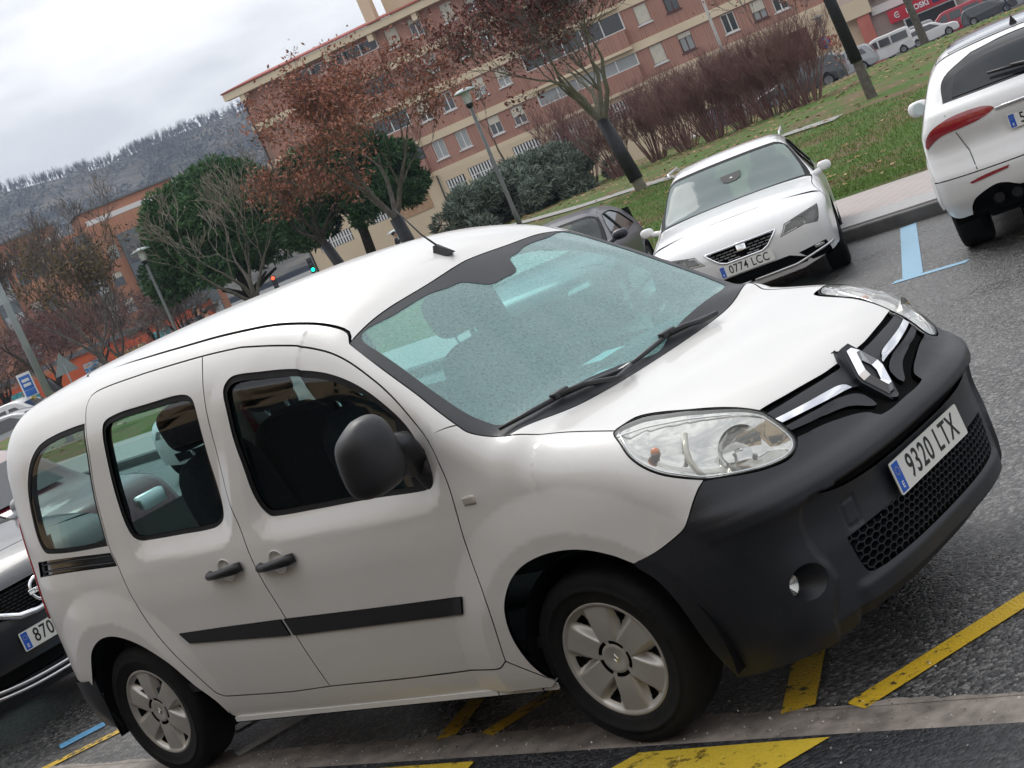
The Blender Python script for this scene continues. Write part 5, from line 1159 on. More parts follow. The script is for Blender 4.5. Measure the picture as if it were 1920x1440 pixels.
# grille between bonnet and bumper
gh_top = L_(A_([(1494, 816), (1470, 798), (1445, 780), (1428, 771)]))
hfa = L_(A_([(1436, 766), (1480, 739), (1540, 705), (1570, 686)]))
nb_ = az(VB.mapc('front', [(.085, .905), (.08, .935), (.05, .948), (0., .952)]))
gr_half = [(0., zc0-.01)]+[(a, b-.01) for a, b in b_top[::-1]]+[(*gh_top[0], 1)]+gh_top[1:-1]+[(*gh_top[-1], 1)]+[(a, b+.004) for a, b in hfa]+L_(nb_)
gr = crom(mloop_az(gr_half), .014)
grille = VB.panel('upper_grille', 'az', gr, M_under, van, gap=-.004, flange=0, off=-.022, step=.02)
def az_strip(name, pix_top, pix_bot, m, off, par, fl=.014, ctr_t=None, ctr_b=None, step=.01):
    t = L_(A_(pix_top)); b = L_(A_(pix_bot)); pts = [(*t[0], 1)]+t[1:-1]+[(*t[-1], 1)]
    if ctr_t is not None:   # runs across the middle
        pts = [(*t[0], 1)]+t[1:]+ctr_t; bb_ = ctr_b+b[::-1]; bb_[-1] = (*bb_[-1][:2], 1)
        half = pts; loop = []
        top_h = half; bot_h = bb_
        full = top_h+[(-p[0], p[1])+tuple(p[2:]) for p in top_h[::-1][(1 if abs(top_h[-1][0]) < 1e-6 else 0):]]+[(-p[0], p[1])+tuple(p[2:]) for p in bot_h[::-1]]+bot_h[(1 if abs(bot_h[0][0]) < 1e-6 else 0):]
        return VB.panel(name, 'az', crom(full, .008), m, par, gap=0, flange=fl, off=off, step=step)
    pts += [(*b[-1], 1)]+b[::-1][1:-1]+[(*b[0], 1)]
    return VB.panel(name, 'az', crom(pts, .008), m, par, gap=0, flange=fl, off=off, step=step, side=1)
zt = float(nb_[-1][1])
az_strip('grille_bar', [(1437, 774), (1505, 733), (1560, 699), (1576, 684)], [(1453, 783), (1505, 757), (1563, 725), (1584, 718), (1600, 724)], M_plast, -.004, grille, .02,
         ctr_t=[(.088, zt-.020), (.07, zt-.008), (.0, zt-.004)], ctr_b=[(0., .742), (.030, .752), (.085, .815)])
az_strip('chrome_strip', [(1454, 784), (1505, 758), (1563, 726), (1580, 720), (1592, 722)], [(1467.5, 791), (1526, 762), (1567.5, 741), (1588, 730), (1598, 725)], M_chrome, -.002, grille, .012)
az_strip('lower_grille_bar', [(1473, 797), (1526, 769), (1567.5, 747), (1599, 736), (1620, 737), (1638, 747)], [(1486, 804), (1546.7, 777), (1588, 760), (1609, 757.5), (1638, 758), (1646, 755)], M_plast, -.006, grille, .02)
# emblem: folded rhombus ring
e0 = np.array([.800, 0, .748]); e1 = np.array([.706, 0, .925]); em = (e0+e1)/2+np.array([.014, 0, .006]); eh = np.linalg.norm(e1-e0)/2
Me = frame(em, (0, 1, 0), tuple(e1-e0)); mb = MB()
def rh(w, h, t=.016): # rhombus with cut tips
    return [(t, h), (w, .012), (w, -.012), (t, -h), (-t, -h), (-w, -.012), (-w, .012), (-t, h)]
ro_, rm_, ri_ = rh(.066, eh*.98), rh(.046, eh*.72, .012), rh(.024, eh*.42, .004)
V = [(x, y, 0.) for x, y in ro_]+[(x, y, .020) for x, y in rm_]+[(x, y, .004) for x, y in ri_]; F_ = []
for a in (0, 8):
    for i in range(8): F_.append((a+i, a+8+i, a+8+(i+1) % 8, a+(i+1) % 8))
mb.add([tuple(Me @ Vector(v)) for v in V], F_); mb.build('emblem', mat('emblem_chrome', (.85, .86, .88), .10, 1.), grille)
mb = MB(); rb = rh(.082, eh*1.16, .024); mb.prism(rb, Me @ Matrix.Translation((0, 0, -.03)), .028); mb.build('emblem_base', M_plast, grille)
# bonnet cut edge shadow strip
# seals behind the shut lines
mb = MB()
for c in (bgap, door_s, door_f, door_b, hood_side):
    P = VB.mapc('cyl', crom(L_(c), .03, False)); VB.ribbon(mb, P, .03, -.014)
P = VB.mapc('cyl', crom([tuple(pillar_in), tuple(scr_side[-1])], .03, False)); VB.ribbon(mb, P, .03, -.010)
P = VB.mapc('cyl', crom([(a, b) for a, b in ddeg], .03, False)); VB.ribbon(mb, P, .035, -.009)
mb.build('door_seals', M_seal, van)
# ------------------------------------------------------------------ side glass, trims, inside
def window(loop, frame_w, par, tint, name='door_window', fo=-.006, go=-.012):
    out_ = []
    l2 = seg_inset(loop, frame_w, area2(loop) > 0)
    fr_ = VB.panel('window_frame', 'cyl', loop, M_seal, par[0], holes=(l2,), gap=0, flange=.01, off=fo, side=1, step=.03)
    fr_[1].parent = par[1]
    g_ = (VG if name == 'door_window' else VB).panel(name, 'cyl', l2, tint, par[0], gap=-.006, flange=0, off=go, side=1); g_[1].parent = par[1]
    return g_
window(fw, .016, FD, M_glass); window(sw, .014, SD, M_glass)
BSIDE = [o for o in van.children if o.name.startswith('body_side')]
window(qw, .012, BSIDE, glass('quarter_glass', (.55, .62, .60)), 'rear_side_window', -.002, -.005)
tb = VB.panel('door_track', 'cyl', trk, M_gloss, van, gap=0, flange=0, off=-.022, side=1)
for off_ in (.012, -.012):
    mb = MB()
    P = VB.mapc('cyl', crom([(float(trk[:, 0].min())+.01, float((PT[0][1]+PT[3][1])/2)+off_), (float(trk[:, 0].max())-.01, float((PT[1][1]+PT[2][1])/2)+off_)], .05, False)); VB.bead(mb, P, .004, -.012, False); o_ = mb.build('track_rail', M_black, van); o2_ = o_.copy(); o2_.data = o_.data.copy(); COL.objects.link(o2_); o2_.parent = van
    for v_ in o2_.data.vertices: v_.co.y *= -1
    o2_.data.flip_normals()
# protective mouldings
def strip(name, pts, par, m=M_black, off=.008):
    loop = crom([(*map(float, p), 1) for p in C_(pts)], .02)
    o = VB.panel(name, 'cyl', loop, m, par[0], gap=0, flange=.012, off=off, side=1, step=.02); o[1].parent = par[1]; return o
strip('side_moulding', [(534, 1160), (700, 1140), (867, 1118.5), (869, 1151), (740, 1166), (553, 1189.5)], FD)
strip('side_moulding', [(338, 1187.5), (430, 1174), (528, 1161), (546, 1190), (430, 1199), (358, 1205)], SD)
# door handles with their round hand recess
for px, par in (((527, 1052), FD), ((430, 1068), SD)):
    P0 = pk([px])[0]; 
    for s_, pr in ((1, par[0]), (-1, par[1])):
        Pc = P0*np.array([1, s_, 1]); mb = MB(); y0 = Pc[1]; o_ = -1 if s_ > 0 else 1
        pts = [(Pc[0]-.125, y0-.002*s_, Pc[2]-.004), (Pc[0]-.11, y0-.024*s_, Pc[2]-.004), (Pc[0]-.05, y0-.036*s_, Pc[2]-.001), (Pc[0]+.03, y0-.034*s_, Pc[2]+.003), (Pc[0]+.07, y0-.024*s_, Pc[2]+.005), (Pc[0]+.085, y0-.002*s_, Pc[2]+.005)]
        mb.tube(pts, [.016, .017, .016, .019, .021, .018], 12); mb.build('door_handle', M_black, pr)
        Mh = frame((Pc[0]-.01, y0+.004*s_, Pc[2]), (1, 0, 0), (0, 0, 1)); mb = MB()
        # hand cup: shallow dish just proud of the skin rim
        sg = -1 if s_ > 0 else 1
        prof = [(.050, .0045), (.047, .0075), (.043, .004), (.03, -.002), (.001, -.004)]
        V = []; n = 28
        Mc = frame((Pc[0]-.015, y0, Pc[2]), (1, 0, 0), (0, 0, 1) if s_ > 0 else (0, 0, -1))
        mb.lathe([(r, h) for r, h in prof], 28, Mc @ Matrix.Translation((0, 0, .0))); mb.build('handle_cup', M_white, pr)
# side indicator
P0 = pk([(880, 938)])[0]
for s_, pr in ((1, FEN[0]), (-1, FEN[1])):
    mb = MB(); mb.box(P0*np.array([1, s_, 1]), (.058, .014, .030), bev=.012); mb.build('side_indicator', M_lens2 if 'M_lens2' in globals() else mat('clear_lens', (.55, .5, .46), .1, 0, .8), pr)
# petrol-free rear lamp edge
for s_ in (1, -1):
    zs = np.linspace(.82, 1.30, 14); P = VB.mapc('side', [(-3.33, z) for z in zs]) ; P = np.array([[-3.325+.06*0, p[1]-.004, z] for p, z in zip(VB.mapc('side', [(-3.28, z) for z in zs]), zs)]); P[:, 0] = -3.285
    P[:, 1] = -(np.abs(P[:, 1])-.012)*s_; mb = MB(); mb.tube(P.tolist(), .020, 10); mb.build('rear_lamp', M_red, van)
# tailgate and rear bumper
def rearpts(yz):
    yz = np.asarray(yz, float); n_ = len(yz); O = np.stack([np.full(n_, -2.6), yz[:, 0]*.80, yz[:, 1]], 1); D = np.stack([np.full(n_, -1.), yz[:, 0]*.26, np.zeros(n_)], 1); D /= np.linalg.norm(D, axis=1)[:, None]; return VB.shoot(O, D)
G = []
for z in np.linspace(.53, 1.745, 26): G.append(rearpts([(y, z) for y in np.linspace(-1, 1, 33)*(abs(float(VB.mapc('side', [(-3.195, z)])[0][1]))/.956)]))
Gt = np.array(G); mb = MB(); V = Gt.reshape(-1, 3); nr_, nc_ = Gt.shape[:2]; F_ = []; F2 = []
for i in range(nr_-1):
    for j in range(nc_-1):
        cc = (Gt[i, j]+Gt[i+1, j+1])/2; f_ = (i*nc_+j, i*nc_+j+1, (i+1)*nc_+j+1, (i+1)*nc_+j); (F2 if (1.03 < cc[2] < 1.64 and abs(cc[1]) < .60) else F_).append(f_)
mb.add(V, F_, 0, True); tg = mb.build('tailgate', M_white, van); mb = MB(); mb.add(V, F2, 0, True); mb.build('rear_window', M_glass, tg)
G = []
for u_ in np.linspace(0, 1, 12):
    z = .27+.255*u_; P = rearpts([(y, max(z, .30)) for y in np.linspace(-.93, .93, 33)]); P[:, 2] = z; c_ = P[:, :2]-np.array([-2.9, 0]); k_ = 1.012-.05*max(0, .4-u_); P[:, :2] = np.array([-2.9, 0])+c_*k_
    e0 = P[0].copy(); e1 = P[-1].copy(); xa = float(np.interp(z, [.27, .36, .45, .53], [-2.985, -3.0, -3.0, -2.99])); G.append(np.vstack([[(xa, e0[1]+.004*np.sign(e0[1]), z)], [((xa+e0[0])/2, e0[1]+.012*np.sign(e0[1]), z)], P, [((xa+e1[0])/2, e1[1]+.012*np.sign(e1[1]), z)], [(xa, e1[1]+.004*np.sign(e1[1]), z)]]))
mb = MB(); mb.grid(np.array(G)); mb.build('rear_bumper', M_plast, van)
# inner wheel houses, floor
mb = MB()
for cx_, rr_w in ((.085, .412), (-2.5625, .445)):
    for s_ in (-1, 1):
        G = []
        for yy in (.885, .80, .45):
            G.append([(cx_+rr_w*math.cos(a), s_*yy, .30+rr_w*math.sin(a)) for a in np.linspace(-.15, math.pi+.15, 26)])
        mb.grid(G)
        mb.add([(cx_-.5, s_*.45, .15), (cx_+.5, s_*.45, .15), (cx_+.5, s_*.45, .8), (cx_-.5, s_*.45, .8)], [(0, 1, 2, 3)])
mb.box((-1.32, 0, .26), (1.75, 1.62, .10)); mb.box((-1.35, 0, .235), (4.0, .88, .10)); mb.box((.45, 0, .27), (.5, 1.2, .10))
mb.box((-3.1, 0, .3), (.5, 1.5, .1))
mb.build('underbody', M_under, van)
for s_ in (-1, 1):   # jacking points and sill seam
    mb = MB()
    mb.box((-.40, s_*.874, .258), (.28, .010, .022)); 
    for x_ in (-.30, -.47): mb.box((x_, s_*.876, .256), (.018, .010, .020), bev=.004)
    mb.box((-1.33, s_*.872, .256), (1.56, .010, .020))
    mb.build('sill_seam', M_white, van)
# inside: dark trim behind the pressings, head lining, seats, dash
def grow(l, g): return seg_inset(l, -g, area2(l) > 0)
trim_o = crom([(-.30, cyl_of(-.30, .80)[1]), (-.30, cyl_of(-.30, 1.05)[1]), (-.60, cyl_of(-.60, 1.38)[1]), (-.85, cyl_of(-.85, 1.58)[1]), (-1.2, cyl_of(-1.2, 1.68)[1]), (-3.15, cyl_of(-3.15, 1.66)[1], 1), (-3.15, cyl_of(-3.15, .80)[1], 1)], .05)
VB.panel('inner_trim', 'cyl', trim_o, M_trimg, van, holes=(grow(fw, .002), grow(sw, .002), grow(qw, .002)), gap=0, flange=0, off=-.045, side=1, step=.05)
lin = crom(mirror_loop([(-.78, 0.), (-.82, .35), (-.9, cyl_of(-.9, 1.60)[1]), (-3.1, cyl_of(-3.1, 1.66)[1], 1), (-3.12, 0.)]), .06)
VB.panel('head_lining', 'cyl', lin, mat('lining', (.16, .16, .155), .9), van, gap=0, flange=0, off=-.05, step=.07)
mb = MB(); mb.box((-1.7, 0, .40), (2.9, 1.66, .04)); mb.box((-2.95, 0, .6), (.5, 1.5, .4)); mb.build('cabin_floor', M_int, van)
mb = MB(); G = []
for u_ in np.linspace(0, 1, 9):
    x = -.02-.52*u_; z = 1.05-.02*u_+.06*math.sin(u_*math.pi)-(.16*max(0, u_-.8)/.2)
    G.append([(x-.03*(abs(y)/.7)**2, y, z+.03*math.exp(-((y-.38)/.2)**2)*u_) for y in np.linspace(-.72, .72, 25)])
mb.grid(G); mb.box((-.40, 0, .78), (.30, 1.46, .36), bev=.05); mb.build('dashboard', mat('dash', (.05, .055, .06), .7), van)
mb = MB(); mb.box((-.10, -.25, 1.113), (.14, .21, .002)); mb.box((-.30, .05, 1.128), (.10, .16, .002)); mb.build('paper_sheet', mat('paper', (.8, .8, .78), .8), van)
mb = MB(); Mw = frame((-.62, .38, 1.0), (0, 1, 0), (-.42, 0, .9))
mb.tube([Mw @ Vector((.185*math.cos(a), .185*math.sin(a), 0)) for a in np.linspace(0, 2*math.pi, 33)], .015, 8, cap=False)
for a in (90+120, 90-120, 90): mb.tube([Mw @ Vector((0, 0, -.02)), Mw @ Vector((.18*math.cos(R_(a-180)), .18*math.sin(R_(a-180)), 0))], [.03, .012], 6)
mb.lathe([(.001, .0), (.05, -.005), (.07, -.03)], 16, Mw); mb.build('steering_wheel', M_int, van)
def superblob(mb, c, r, M=None, e=.55, n=14, mi=0):
    G = []
    for i in range(n+1):
        ph = -math.pi/2+math.pi*i/n; cp = abs(math.cos(ph))**e; sp = math.copysign(abs(math.sin(ph))**e, math.sin(ph))
        row = []
        for j in range(2*n):
            th = math.pi*j/n; ct = math.copysign(abs(math.cos(th))**e, math.cos(th)); st = math.copysign(abs(math.sin(th))**e, math.sin(th))
            p = Vector((r[0]*cp*ct, r[1]*cp*st, r[2]*sp)); 
            if M is not None: p = M @ p
            row.append((p.x+c[0], p.y+c[1], p.z+c[2]))
        G.append(row)
    mb.grid(G, mi=mi, closed=True)
for (sx_, sy_, ty) in ((-1.12, -.37, 1), (-1.12, .37, 1), (-2.02, -.45, 0), (-2.02, 0, 0), (-2.02, .45, 0)):
    tl = Euler((0, R_(-14), 0)).to_matrix(); mb = MB()
    superblob(mb, (sx_, sy_, .98), (.075, .24 if ty else .22, .34), tl, .5); superblob(mb, (sx_+.27, sy_, .66), (.29, .25, .09), None, .5)
    st_ = mb.build('seat', M_seat, van)
    mb = MB(); superblob(mb, (sx_-.125, sy_, 1.44), (.055, .135, .105), tl, .6); hr_ = mb.build('headrest', M_seat, st_)
    mb = MB()
    for q in (-.06, .06): mb.tube([(sx_-.08, sy_+q, 1.25), (sx_-.12, sy_+q, 1.40)], .006, 6)
    mb.build('headrest_post', M_chrome, st_)
# door mirrors
def mirror_body(s_, par):
    c = at_y((691, 856), -1.03)*np.array([1, s_, 1])
    if s_ < 0: c = np.array([c[0]-.10, .95, c[2]-.15])
    mb = MB(); G = []
    n = 22; Mr = Euler((R_(4)*s_, R_(3), R_(-14) if s_ > 0 else R_(-75))).to_matrix()
    for i in range(n+1):
        ph = math.pi/2*math.sin(math.pi/2*(2*i/n-1)); cp = abs(math.cos(ph))**.62; sp = math.copysign(abs(math.sin(ph))**.62, math.sin(ph)); row = []
        for j in range(28):
            th = 2*math.pi*j/28; x = math.cos(th); y = math.sin(th)
            xx = .085*max(x, -.22)*cp; yo = -y*s_; yy = .114*math.copysign(abs(y)**.75, y)*cp*(1-.12*sp*(yo > 0)); zz = .130*sp*(1-.16*max(0, yo)*min(1, cp*1.6)*(sp > 0))
            p = Mr @ Vector((xx, yy, zz)); row.append((c[0]+p.x, c[1]+p.y, c[2]+p.z))
        G.append(row)
    mb.grid(G, closed=True); o = mb.build('door_mirror', M_plast2, par)
    mb = MB(); q = [Mr @ Vector((-.0225, .078*math.cos(a), .086*math.sin(a))) for a in np.linspace(0, 2*math.pi, 24)[:-1]]
    mb.add([(c[0]+p.x, c[1]+p.y, c[2]+p.z) for p in q], [tuple(range(len(q)))]); mb.build('mirror_glass', mat('mirror_face', (.6, .7, .72), .03, 1.) if 'mirror_face' not in bpy.data.materials else bpy.data.materials['mirror_face'], o)
    b0 = pk([(795, 880)])[0]*np.array([1, s_, 1]); mb = MB()
    mb.tube([(c[0]+.01, c[1]+.07*s_, c[2]-.005), (c[0]+.03, c[1]+.13*s_, c[2]-.012), (b0[0]-.02, b0[1]+.0*s_, b0[2]+.02)], [.050, .045, .055], 12)
    superblob(mb, (b0[0]-.005, b0[1]+.004*s_, b0[2]+.02), (.045, .035, .105), Euler((0, R_(-14), 0)).to_matrix(), .8)
    mb.build('mirror_arm', M_plast2, o)
mirror_body(1, FD[0]); mirror_body(-1, FD[1])
# mirror triangle in the door window corner
tri = C_([(812, 896), (808, 912), (797, 919), (778, 923), (752, 850), (738, 782), (759, 795), (788, 838)])
o = VB.panel('window_corner', 'cyl', crom([(*map(float, p), 1) if i in (3, 5) else tuple(map(float, p)) for i, p in enumerate(tri)], .012), M_seal, FD[0], gap=0, flange=.006, off=-.003, side=1); o[1].parent = FD[1]
# aerial
ap = at_y((853, 490), 0.); ap = VB.mapc('cyl', [(ap[0]-.02, 0.)])[0]; mb = MB()
mb.add([(ap[0]+.045, .0, ap[2]), (ap[0]+.0, .026, ap[2]-.004), (ap[0]-.06, .022, ap[2]), (ap[0]-.07, 0, ap[2]+.0), (ap[0]-.06, -.022, ap[2]), (ap[0], -.026, ap[2]-.004), (ap[0]-.035, .008, ap[2]+.05), (ap[0]-.05, .008, ap[2]+.05), (ap[0]-.05, -.008, ap[2]+.05), (ap[0]-.035, -.008, ap[2]+.05)],
       [(0, 1, 6), (0, 6, 9), (0, 9, 5), (1, 2, 7, 6), (2, 3, 8, 7), (3, 4, 8), (4, 5, 9, 8), (6, 7, 8, 9)])
tip = at_y((740, 393), 0.); mid_ = at_y((790, 440), 0.)
mb.tube([(ap[0]-.042, 0, ap[2]+.045), tuple(at_y((822, 462), 0)), tuple(mid_), tuple(tip)], [.006, .0045, .0035, .0025], 8)
mb.build('roof_aerial', M_black, van)
# wipers
def wiper(bl, arm, par=van):
    P = onlens_ws(bl, .016); mb = MB(); mb.tube(P.tolist(), [.006]+[.009]*(len(P)-2)+[.005], 6)
    w_ = mb.build('wiper_blade', M_black, par); Q = onlens_ws(arm, .026); mb = MB(); mb.tube(Q.tolist(), [.010]*(len(Q)-1)+[.012], 6); mb.box(tuple(P[len(P)//2]+np.array([.0, 0, .008])), (.03, .08, .022), bev=.006); mb.build('wiper_arm', M_black, w_)
def onlens_ws(pix, off): P = pk(pix); return P+VB.grad(P)*off
wiper([(939, 812), (1000, 778), (1050, 749), (1110, 722), (1170, 698)], [(1048, 752), (1090, 733), (1160, 722), (1185, 700)])
wiper([(1178, 693), (1215, 664), (1250, 635), (1290, 616), (1322, 599)], [(1252, 636), (1280, 622), (1310, 615), (1345, 600)])
# wheels
def wheel(par, c, s_, R=.315, rim=.205, W=.195, spokes=6, mcap=None, name='wheel', steer=0., style='cover'):
    """c: hub centre in the body frame; s_: +1 right side (faces -y), -1 left side"""
    M = Matrix.Translation(Vector(c)) @ Euler((0, 0, steer)).to_matrix().to_4x4() @ frame((0, 0, 0), (1, 0, 0), (0, 0, 1) if s_ > 0 else (0, 0, -1))   # local z outward
    h = W/2; mb = MB()
    prof = [(rim-.010, h-.020), (rim+.004, h-.008), (rim+.02, h-.001), (R-.066, h+.001), (R-.064, h+.004), (R-.054, h+.004), (R-.052, h+.001), (R-.040, h+.002), (R-.022, h-.004), (R-.009, h-.016), (R-.002, h-.034), (R, h-.06), (R, -h+.06), (R-.009, -h+.016), (R-.03, -h), (rim, -h+.01)]
    mb.lathe(prof, 72, M); 
    for k in range(4):
        r_ = R+.0002
    w_ = mb.build(name, M_tyre, par)
    mb = MB()
    nr, na = 30, 48*6; G = []; keep = []
    for i in range(nr+1):
        r = .006+(rim-.006)*i/nr; row = []
        for j in range(na):
            a = 2*math.pi*j/na; ph = (a*spokes/(2*math.pi)) % 1; d = abs(ph-.5)*2   # 0 mid-gap, 1 on the spoke
            d = abs(((a-math.pi/2)*spokes/(2*math.pi)+.5) % 1-.5)*2   # 0 on the spoke, 1 mid-gap
            t = r/rim; hw = (.036+.020*t)/(max(r, .02)*math.pi/spokes)     # half width of a spoke as a share of the pitch
            on = sstep(np.array((hw*1.25-d)/(hw*.45+1e-6))) if t > .22 else 1.
            base = h-.016-.012*(1-t)**2+.006*math.sin(math.pi*min(1, t*1.1))
            z = base-(1-float(on))*.030*math.sin(math.pi*min(1, max(0, (t-.2)/.74)))**.7
            if t > .955: z = h-.006-(t-.955)*.1
            if t < .25: z = base+.004
            row.append((r*math.cos(a), r*math.sin(a), z)); 
            keep.append((t, d, hw))
        G.append(row)
    V = [M @ Vector(p) for row in G for p in row]; F_ = []; keep = np.array(keep).reshape(nr+1, na, 3)
    for i in range(nr):
        for j in range(na):
            t, d, hw = keep[i, j]; 
            hole = .55 < t < .87 and d > max(hw*1.30, .44+(.87-t)*.5-.1)
            slot = .25 < t < .31 and (((2*math.pi*j/na-math.pi/2)*5/(2*math.pi)) % 1) > .22 and style == 'cover'
            if hole or slot: continue
            F_.append((i*na+j, i*na+(j+1) % na, (i+1)*na+(j+1) % na, (i+1)*na+j))
    mb.add(V, F_, 0, True); cp = mb.build('hub_cap', mcap or M_cap, w_)
    mb = MB(); mb.lathe([(.001, h-.07), (rim-.004, h-.07), (rim-.004, h-.02)], 40, M); mb.build('wheel_disc', M_disc, w_)
    if style == 'cover':
        mb = MB(); rr = [(0, .020), (.011, 0), (0, -.020), (-.011, 0)]; ri = [(0, .009), (.004, 0), (0, -.009), (-.004, 0)]
        V = [M @ Vector((x, y, h-.0205)) for x, y in rr]+[M @ Vector((x*.6, y*.6, h-.016)) for x, y in rr]+[M @ Vector((x, y, h-.020)) for x, y in ri]
        F_ = [(a+i, a+(i+1) % 4, a+4+(i+1) % 4, a+4+i) for a in (0, 4) for i in range(4)]; mb.add(V, F_); mb.build('cap_emblem', M_alu, w_)
    return w_
for c_, s_ in (((0, -.757, .315), 1), ((0, .757, .315), -1), ((-2.697, -.757, .315), 1), ((-2.697, .757, .315), -1)): wheel(van, c_, s_)
# ------------------------------------------------------------------ the other vehicles
def make_F(zc, w, lean, xf, xr, cr=.06, fdrop=(.10, .7, 3), rdrop=(.10, .7, 4), k=.14, wx=(0, 2.64), rr_=(.5, .5), fl=.02, zmin=.2, ws=(-1.5, -.3)):
    zc, w, lean, xf, xr = map(curve, (zc, w, lean, xf, xr))
    def F(P):
        x, y, z = P[:, 0], P[:, 1], P[:, 2]; ay = np.abs(y); Ys = w(x)-lean(z)
        for cx, r0 in zip((wx[0], -wx[1]), rr_): Ys = Ys+fl*sstep((r0-np.hypot(x-cx, z-.32))/.13)
        top = (z-zc(x)+cr*(ay/.7)**2.2)*np.where((x > ws[0]) & (x < ws[1]), .8, 1)
        f = smax(ay-Ys, top, k); f = smax(f, x-xf(z)+fdrop[0]*(ay/fdrop[1])**fdrop[2], .08); f = smax(f, xr(z)+rdrop[0]*(ay/rdrop[1])**rdrop[2]-x, .08)
        return np.maximum(f, zmin-z)
    return F
def place(root, x, y, heading, z=None):
    """stand a vehicle on the sloping road"""
    sl = -.0325 if .5 < y < 14 else 0.; up = Vector((0, -sl, 1)).normalized(); h = Vector((math.cos(heading), math.sin(heading), 0)); h = (h-up*h.dot(up)).normalized(); l = up.cross(h)
    M = Matrix(((h.x, l.x, up.x, x), (h.y, l.y, up.y, y), (h.z, l.z, up.z, gz(y) if z is None else z), (0, 0, 0, 1))); root.matrix_world = M; return M
def pchart(B, pts): return [tuple(map(float, p)) for p in B.inv('cyl', B.mapc('side', [(p[0], p[1]) for p in pts]))]
def car_shell(B, root, paint_, spec, step=.03):
    """panels from side-profile outlines (x, z)"""
    cy_ = lambda pts, **k: crom([(*a, 1) if c else a for a, c in zip(pchart(B, pts), [len(p) > 2 for p in pts])], .02)
    sd_ = cy_(spec['side']); hs_ = [cy_(w) for w in spec['glass']]
    o = B.panel('body_side', 'cyl', sd_, paint_, root, holes=hs_, gap=.002, side=1, step=step)
    for h in hs_:
        B.panel('side_window', 'cyl', h, M_glassd, root, gap=0, flange=0, off=-.006, side=1, step=.05)
        mb = MB(); B.bead(mb, B.mapc('cyl', h), .007, .0, True, True, 4); mb.build('window_seal', M_seal, root)
    return o
def top_panels(B, root, paint_, edge, xs_hood, xs_ws, xs_roof, roof_m=None, ws_m=None, rear=None, step=.035):
    """hood, windscreen and roof between the two side edges; edge(x) gives the chart height where the side panel ends"""
    def strip_(x0, x1, n=10, b0=0., b1=0.):
        xs = np.linspace(x0, x1, n); r_ = [(x+(b0 if i == 0 else 0), edge(x)) for i, x in enumerate(xs)]
        a = [(x0+b0, 0.)]+[(x0+b0*(1-(q)**2), edge(x0)*q) for q in (.35, .7)]+[(*p, 1) if i in (0, n-1) else p for i, p in enumerate([(x, edge(x)) for x in xs])]+[(x1+b1*(1-q**2), edge(x1)*q) for q in (.7, .35)]+[(x1+b1, 0.)]
        return crom(mirror_loop(a), .03)
    out_ = {}
    if xs_hood: out_['bonnet'] = B.panel('bonnet', 'cyl', strip_(xs_hood[0], xs_hood[1], 10, .06, .10), paint_, root, gap=.003, step=step)
    lp = strip_(xs_ws[0], xs_ws[1], 8, .10, .05)
    if xs_ws:
        inn = seg_inset(lp, .045, area2(lp) > 0); out_['ws'] = B.panel('windscreen', 'cyl', inn, ws_m or M_glass, root, gap=0, flange=0, off=-.003); B.panel('windscreen_border', 'cyl', lp, M_seal, root, holes=(inn,), gap=.001, flange=.006, step=step)
    out_['roof'] = B.panel('roof', 'cyl', strip_(xs_roof[0], xs_roof[1], 12, .05, 0), roof_m or paint_, root, gap=.002, step=step)
    return out_
def cabin(root, x0, x1, zf=.45, w=.68, zt=1.0, dash=None):
    mb = MB(); mb.box(((x0+x1)/2, 0, zf), (abs(x1-x0), w*2, .06)); mb.build('cabin_floor', M_int, root)
    for sx_ in (x0-.75, x0-1.65):
        for sy_ in (-.36, .36):
            mb = MB(); superblob(mb, (sx_, sy_, zt-.12), (.08, .24, .30), Euler((0, R_(-14), 0)).to_matrix(), .5, 8); superblob(mb, (sx_-.12, sy_, zt+.26), (.05, .13, .09), None, .6, 8); mb.build('seat', M_seat, root)
    if dash: mb = MB(); mb.box(dash, (.5, w*2, .12), bev=.04); mb.build('dashboard', M_int, root); mb = MB(); Mw = frame((dash[0]-.35, .36, dash[2]+.04), (0, 1, 0), (-.42, 0, .9)); mb.tube([Mw @ Vector((.18*math.cos(a), .18*math.sin(a), 0)) for a in np.linspace(0, 2*math.pi, 25)], .014, 6, cap=False); mb.build('steering_wheel', M_int, root)
def wheels(root, wb, tr, R, mcap=None, sp=5, rim=None, W=.21):
    for cx in (0, -wb):
        for s_ in (1, -1): wheel(root, (cx, -tr*s_, R), s_, R=R, rim=rim or R*.66, W=W, spokes=sp, mcap=mcap or M_alloy, style='alloy')
M_alloy = noisy('alloy_wheel', (.30, .30, .31), (.22, .22, .23), .3, 4, 3, .6, metal=.7)
def wells(root, wb, r=.38, w=.86):
    mb = MB()
    for cx in (0, -wb):
        for s_ in (-1, 1):
            mb.grid([[(cx+r*math.cos(a), s_*yy, .33+r*math.sin(a)) for a in np.linspace(-.2, math.pi+.2, 16)] for yy in (w, .4)]); mb.box((cx, s_*.40, .45), (.8, .01, .6))
    mb.box((-wb/2, 0, .25), (wb-.7, 1.55, .08)); mb.build('underbody', M_under, root)
def side_mirror(root, c, m, size=(.07, .10, .065), glass_=True, s_=1):
    mb = MB(); superblob(mb, (c[0], c[1]*s_, c[2]), (size[0], size[1], size[2]), None, .8, 10); mb.tube([(c[0]+.02, (c[1]-size[1]*.6)*s_, c[2]-.03), (c[0]+.03, (c[1]-.22)*s_, c[2]-.07)], [.03, .03], 8); o = mb.build('door_mirror', m, root)
    if glass_: mb = MB(); mb.lathe([(0, 0), (.055, 0)], 16, frame((c[0]-size[0]-.0015, c[1]*s_, c[2]), (0, 1.4, 0), (0, 0, 1))); mb.build('mirror_glass', bpy.data.materials['mirror_face'], o)
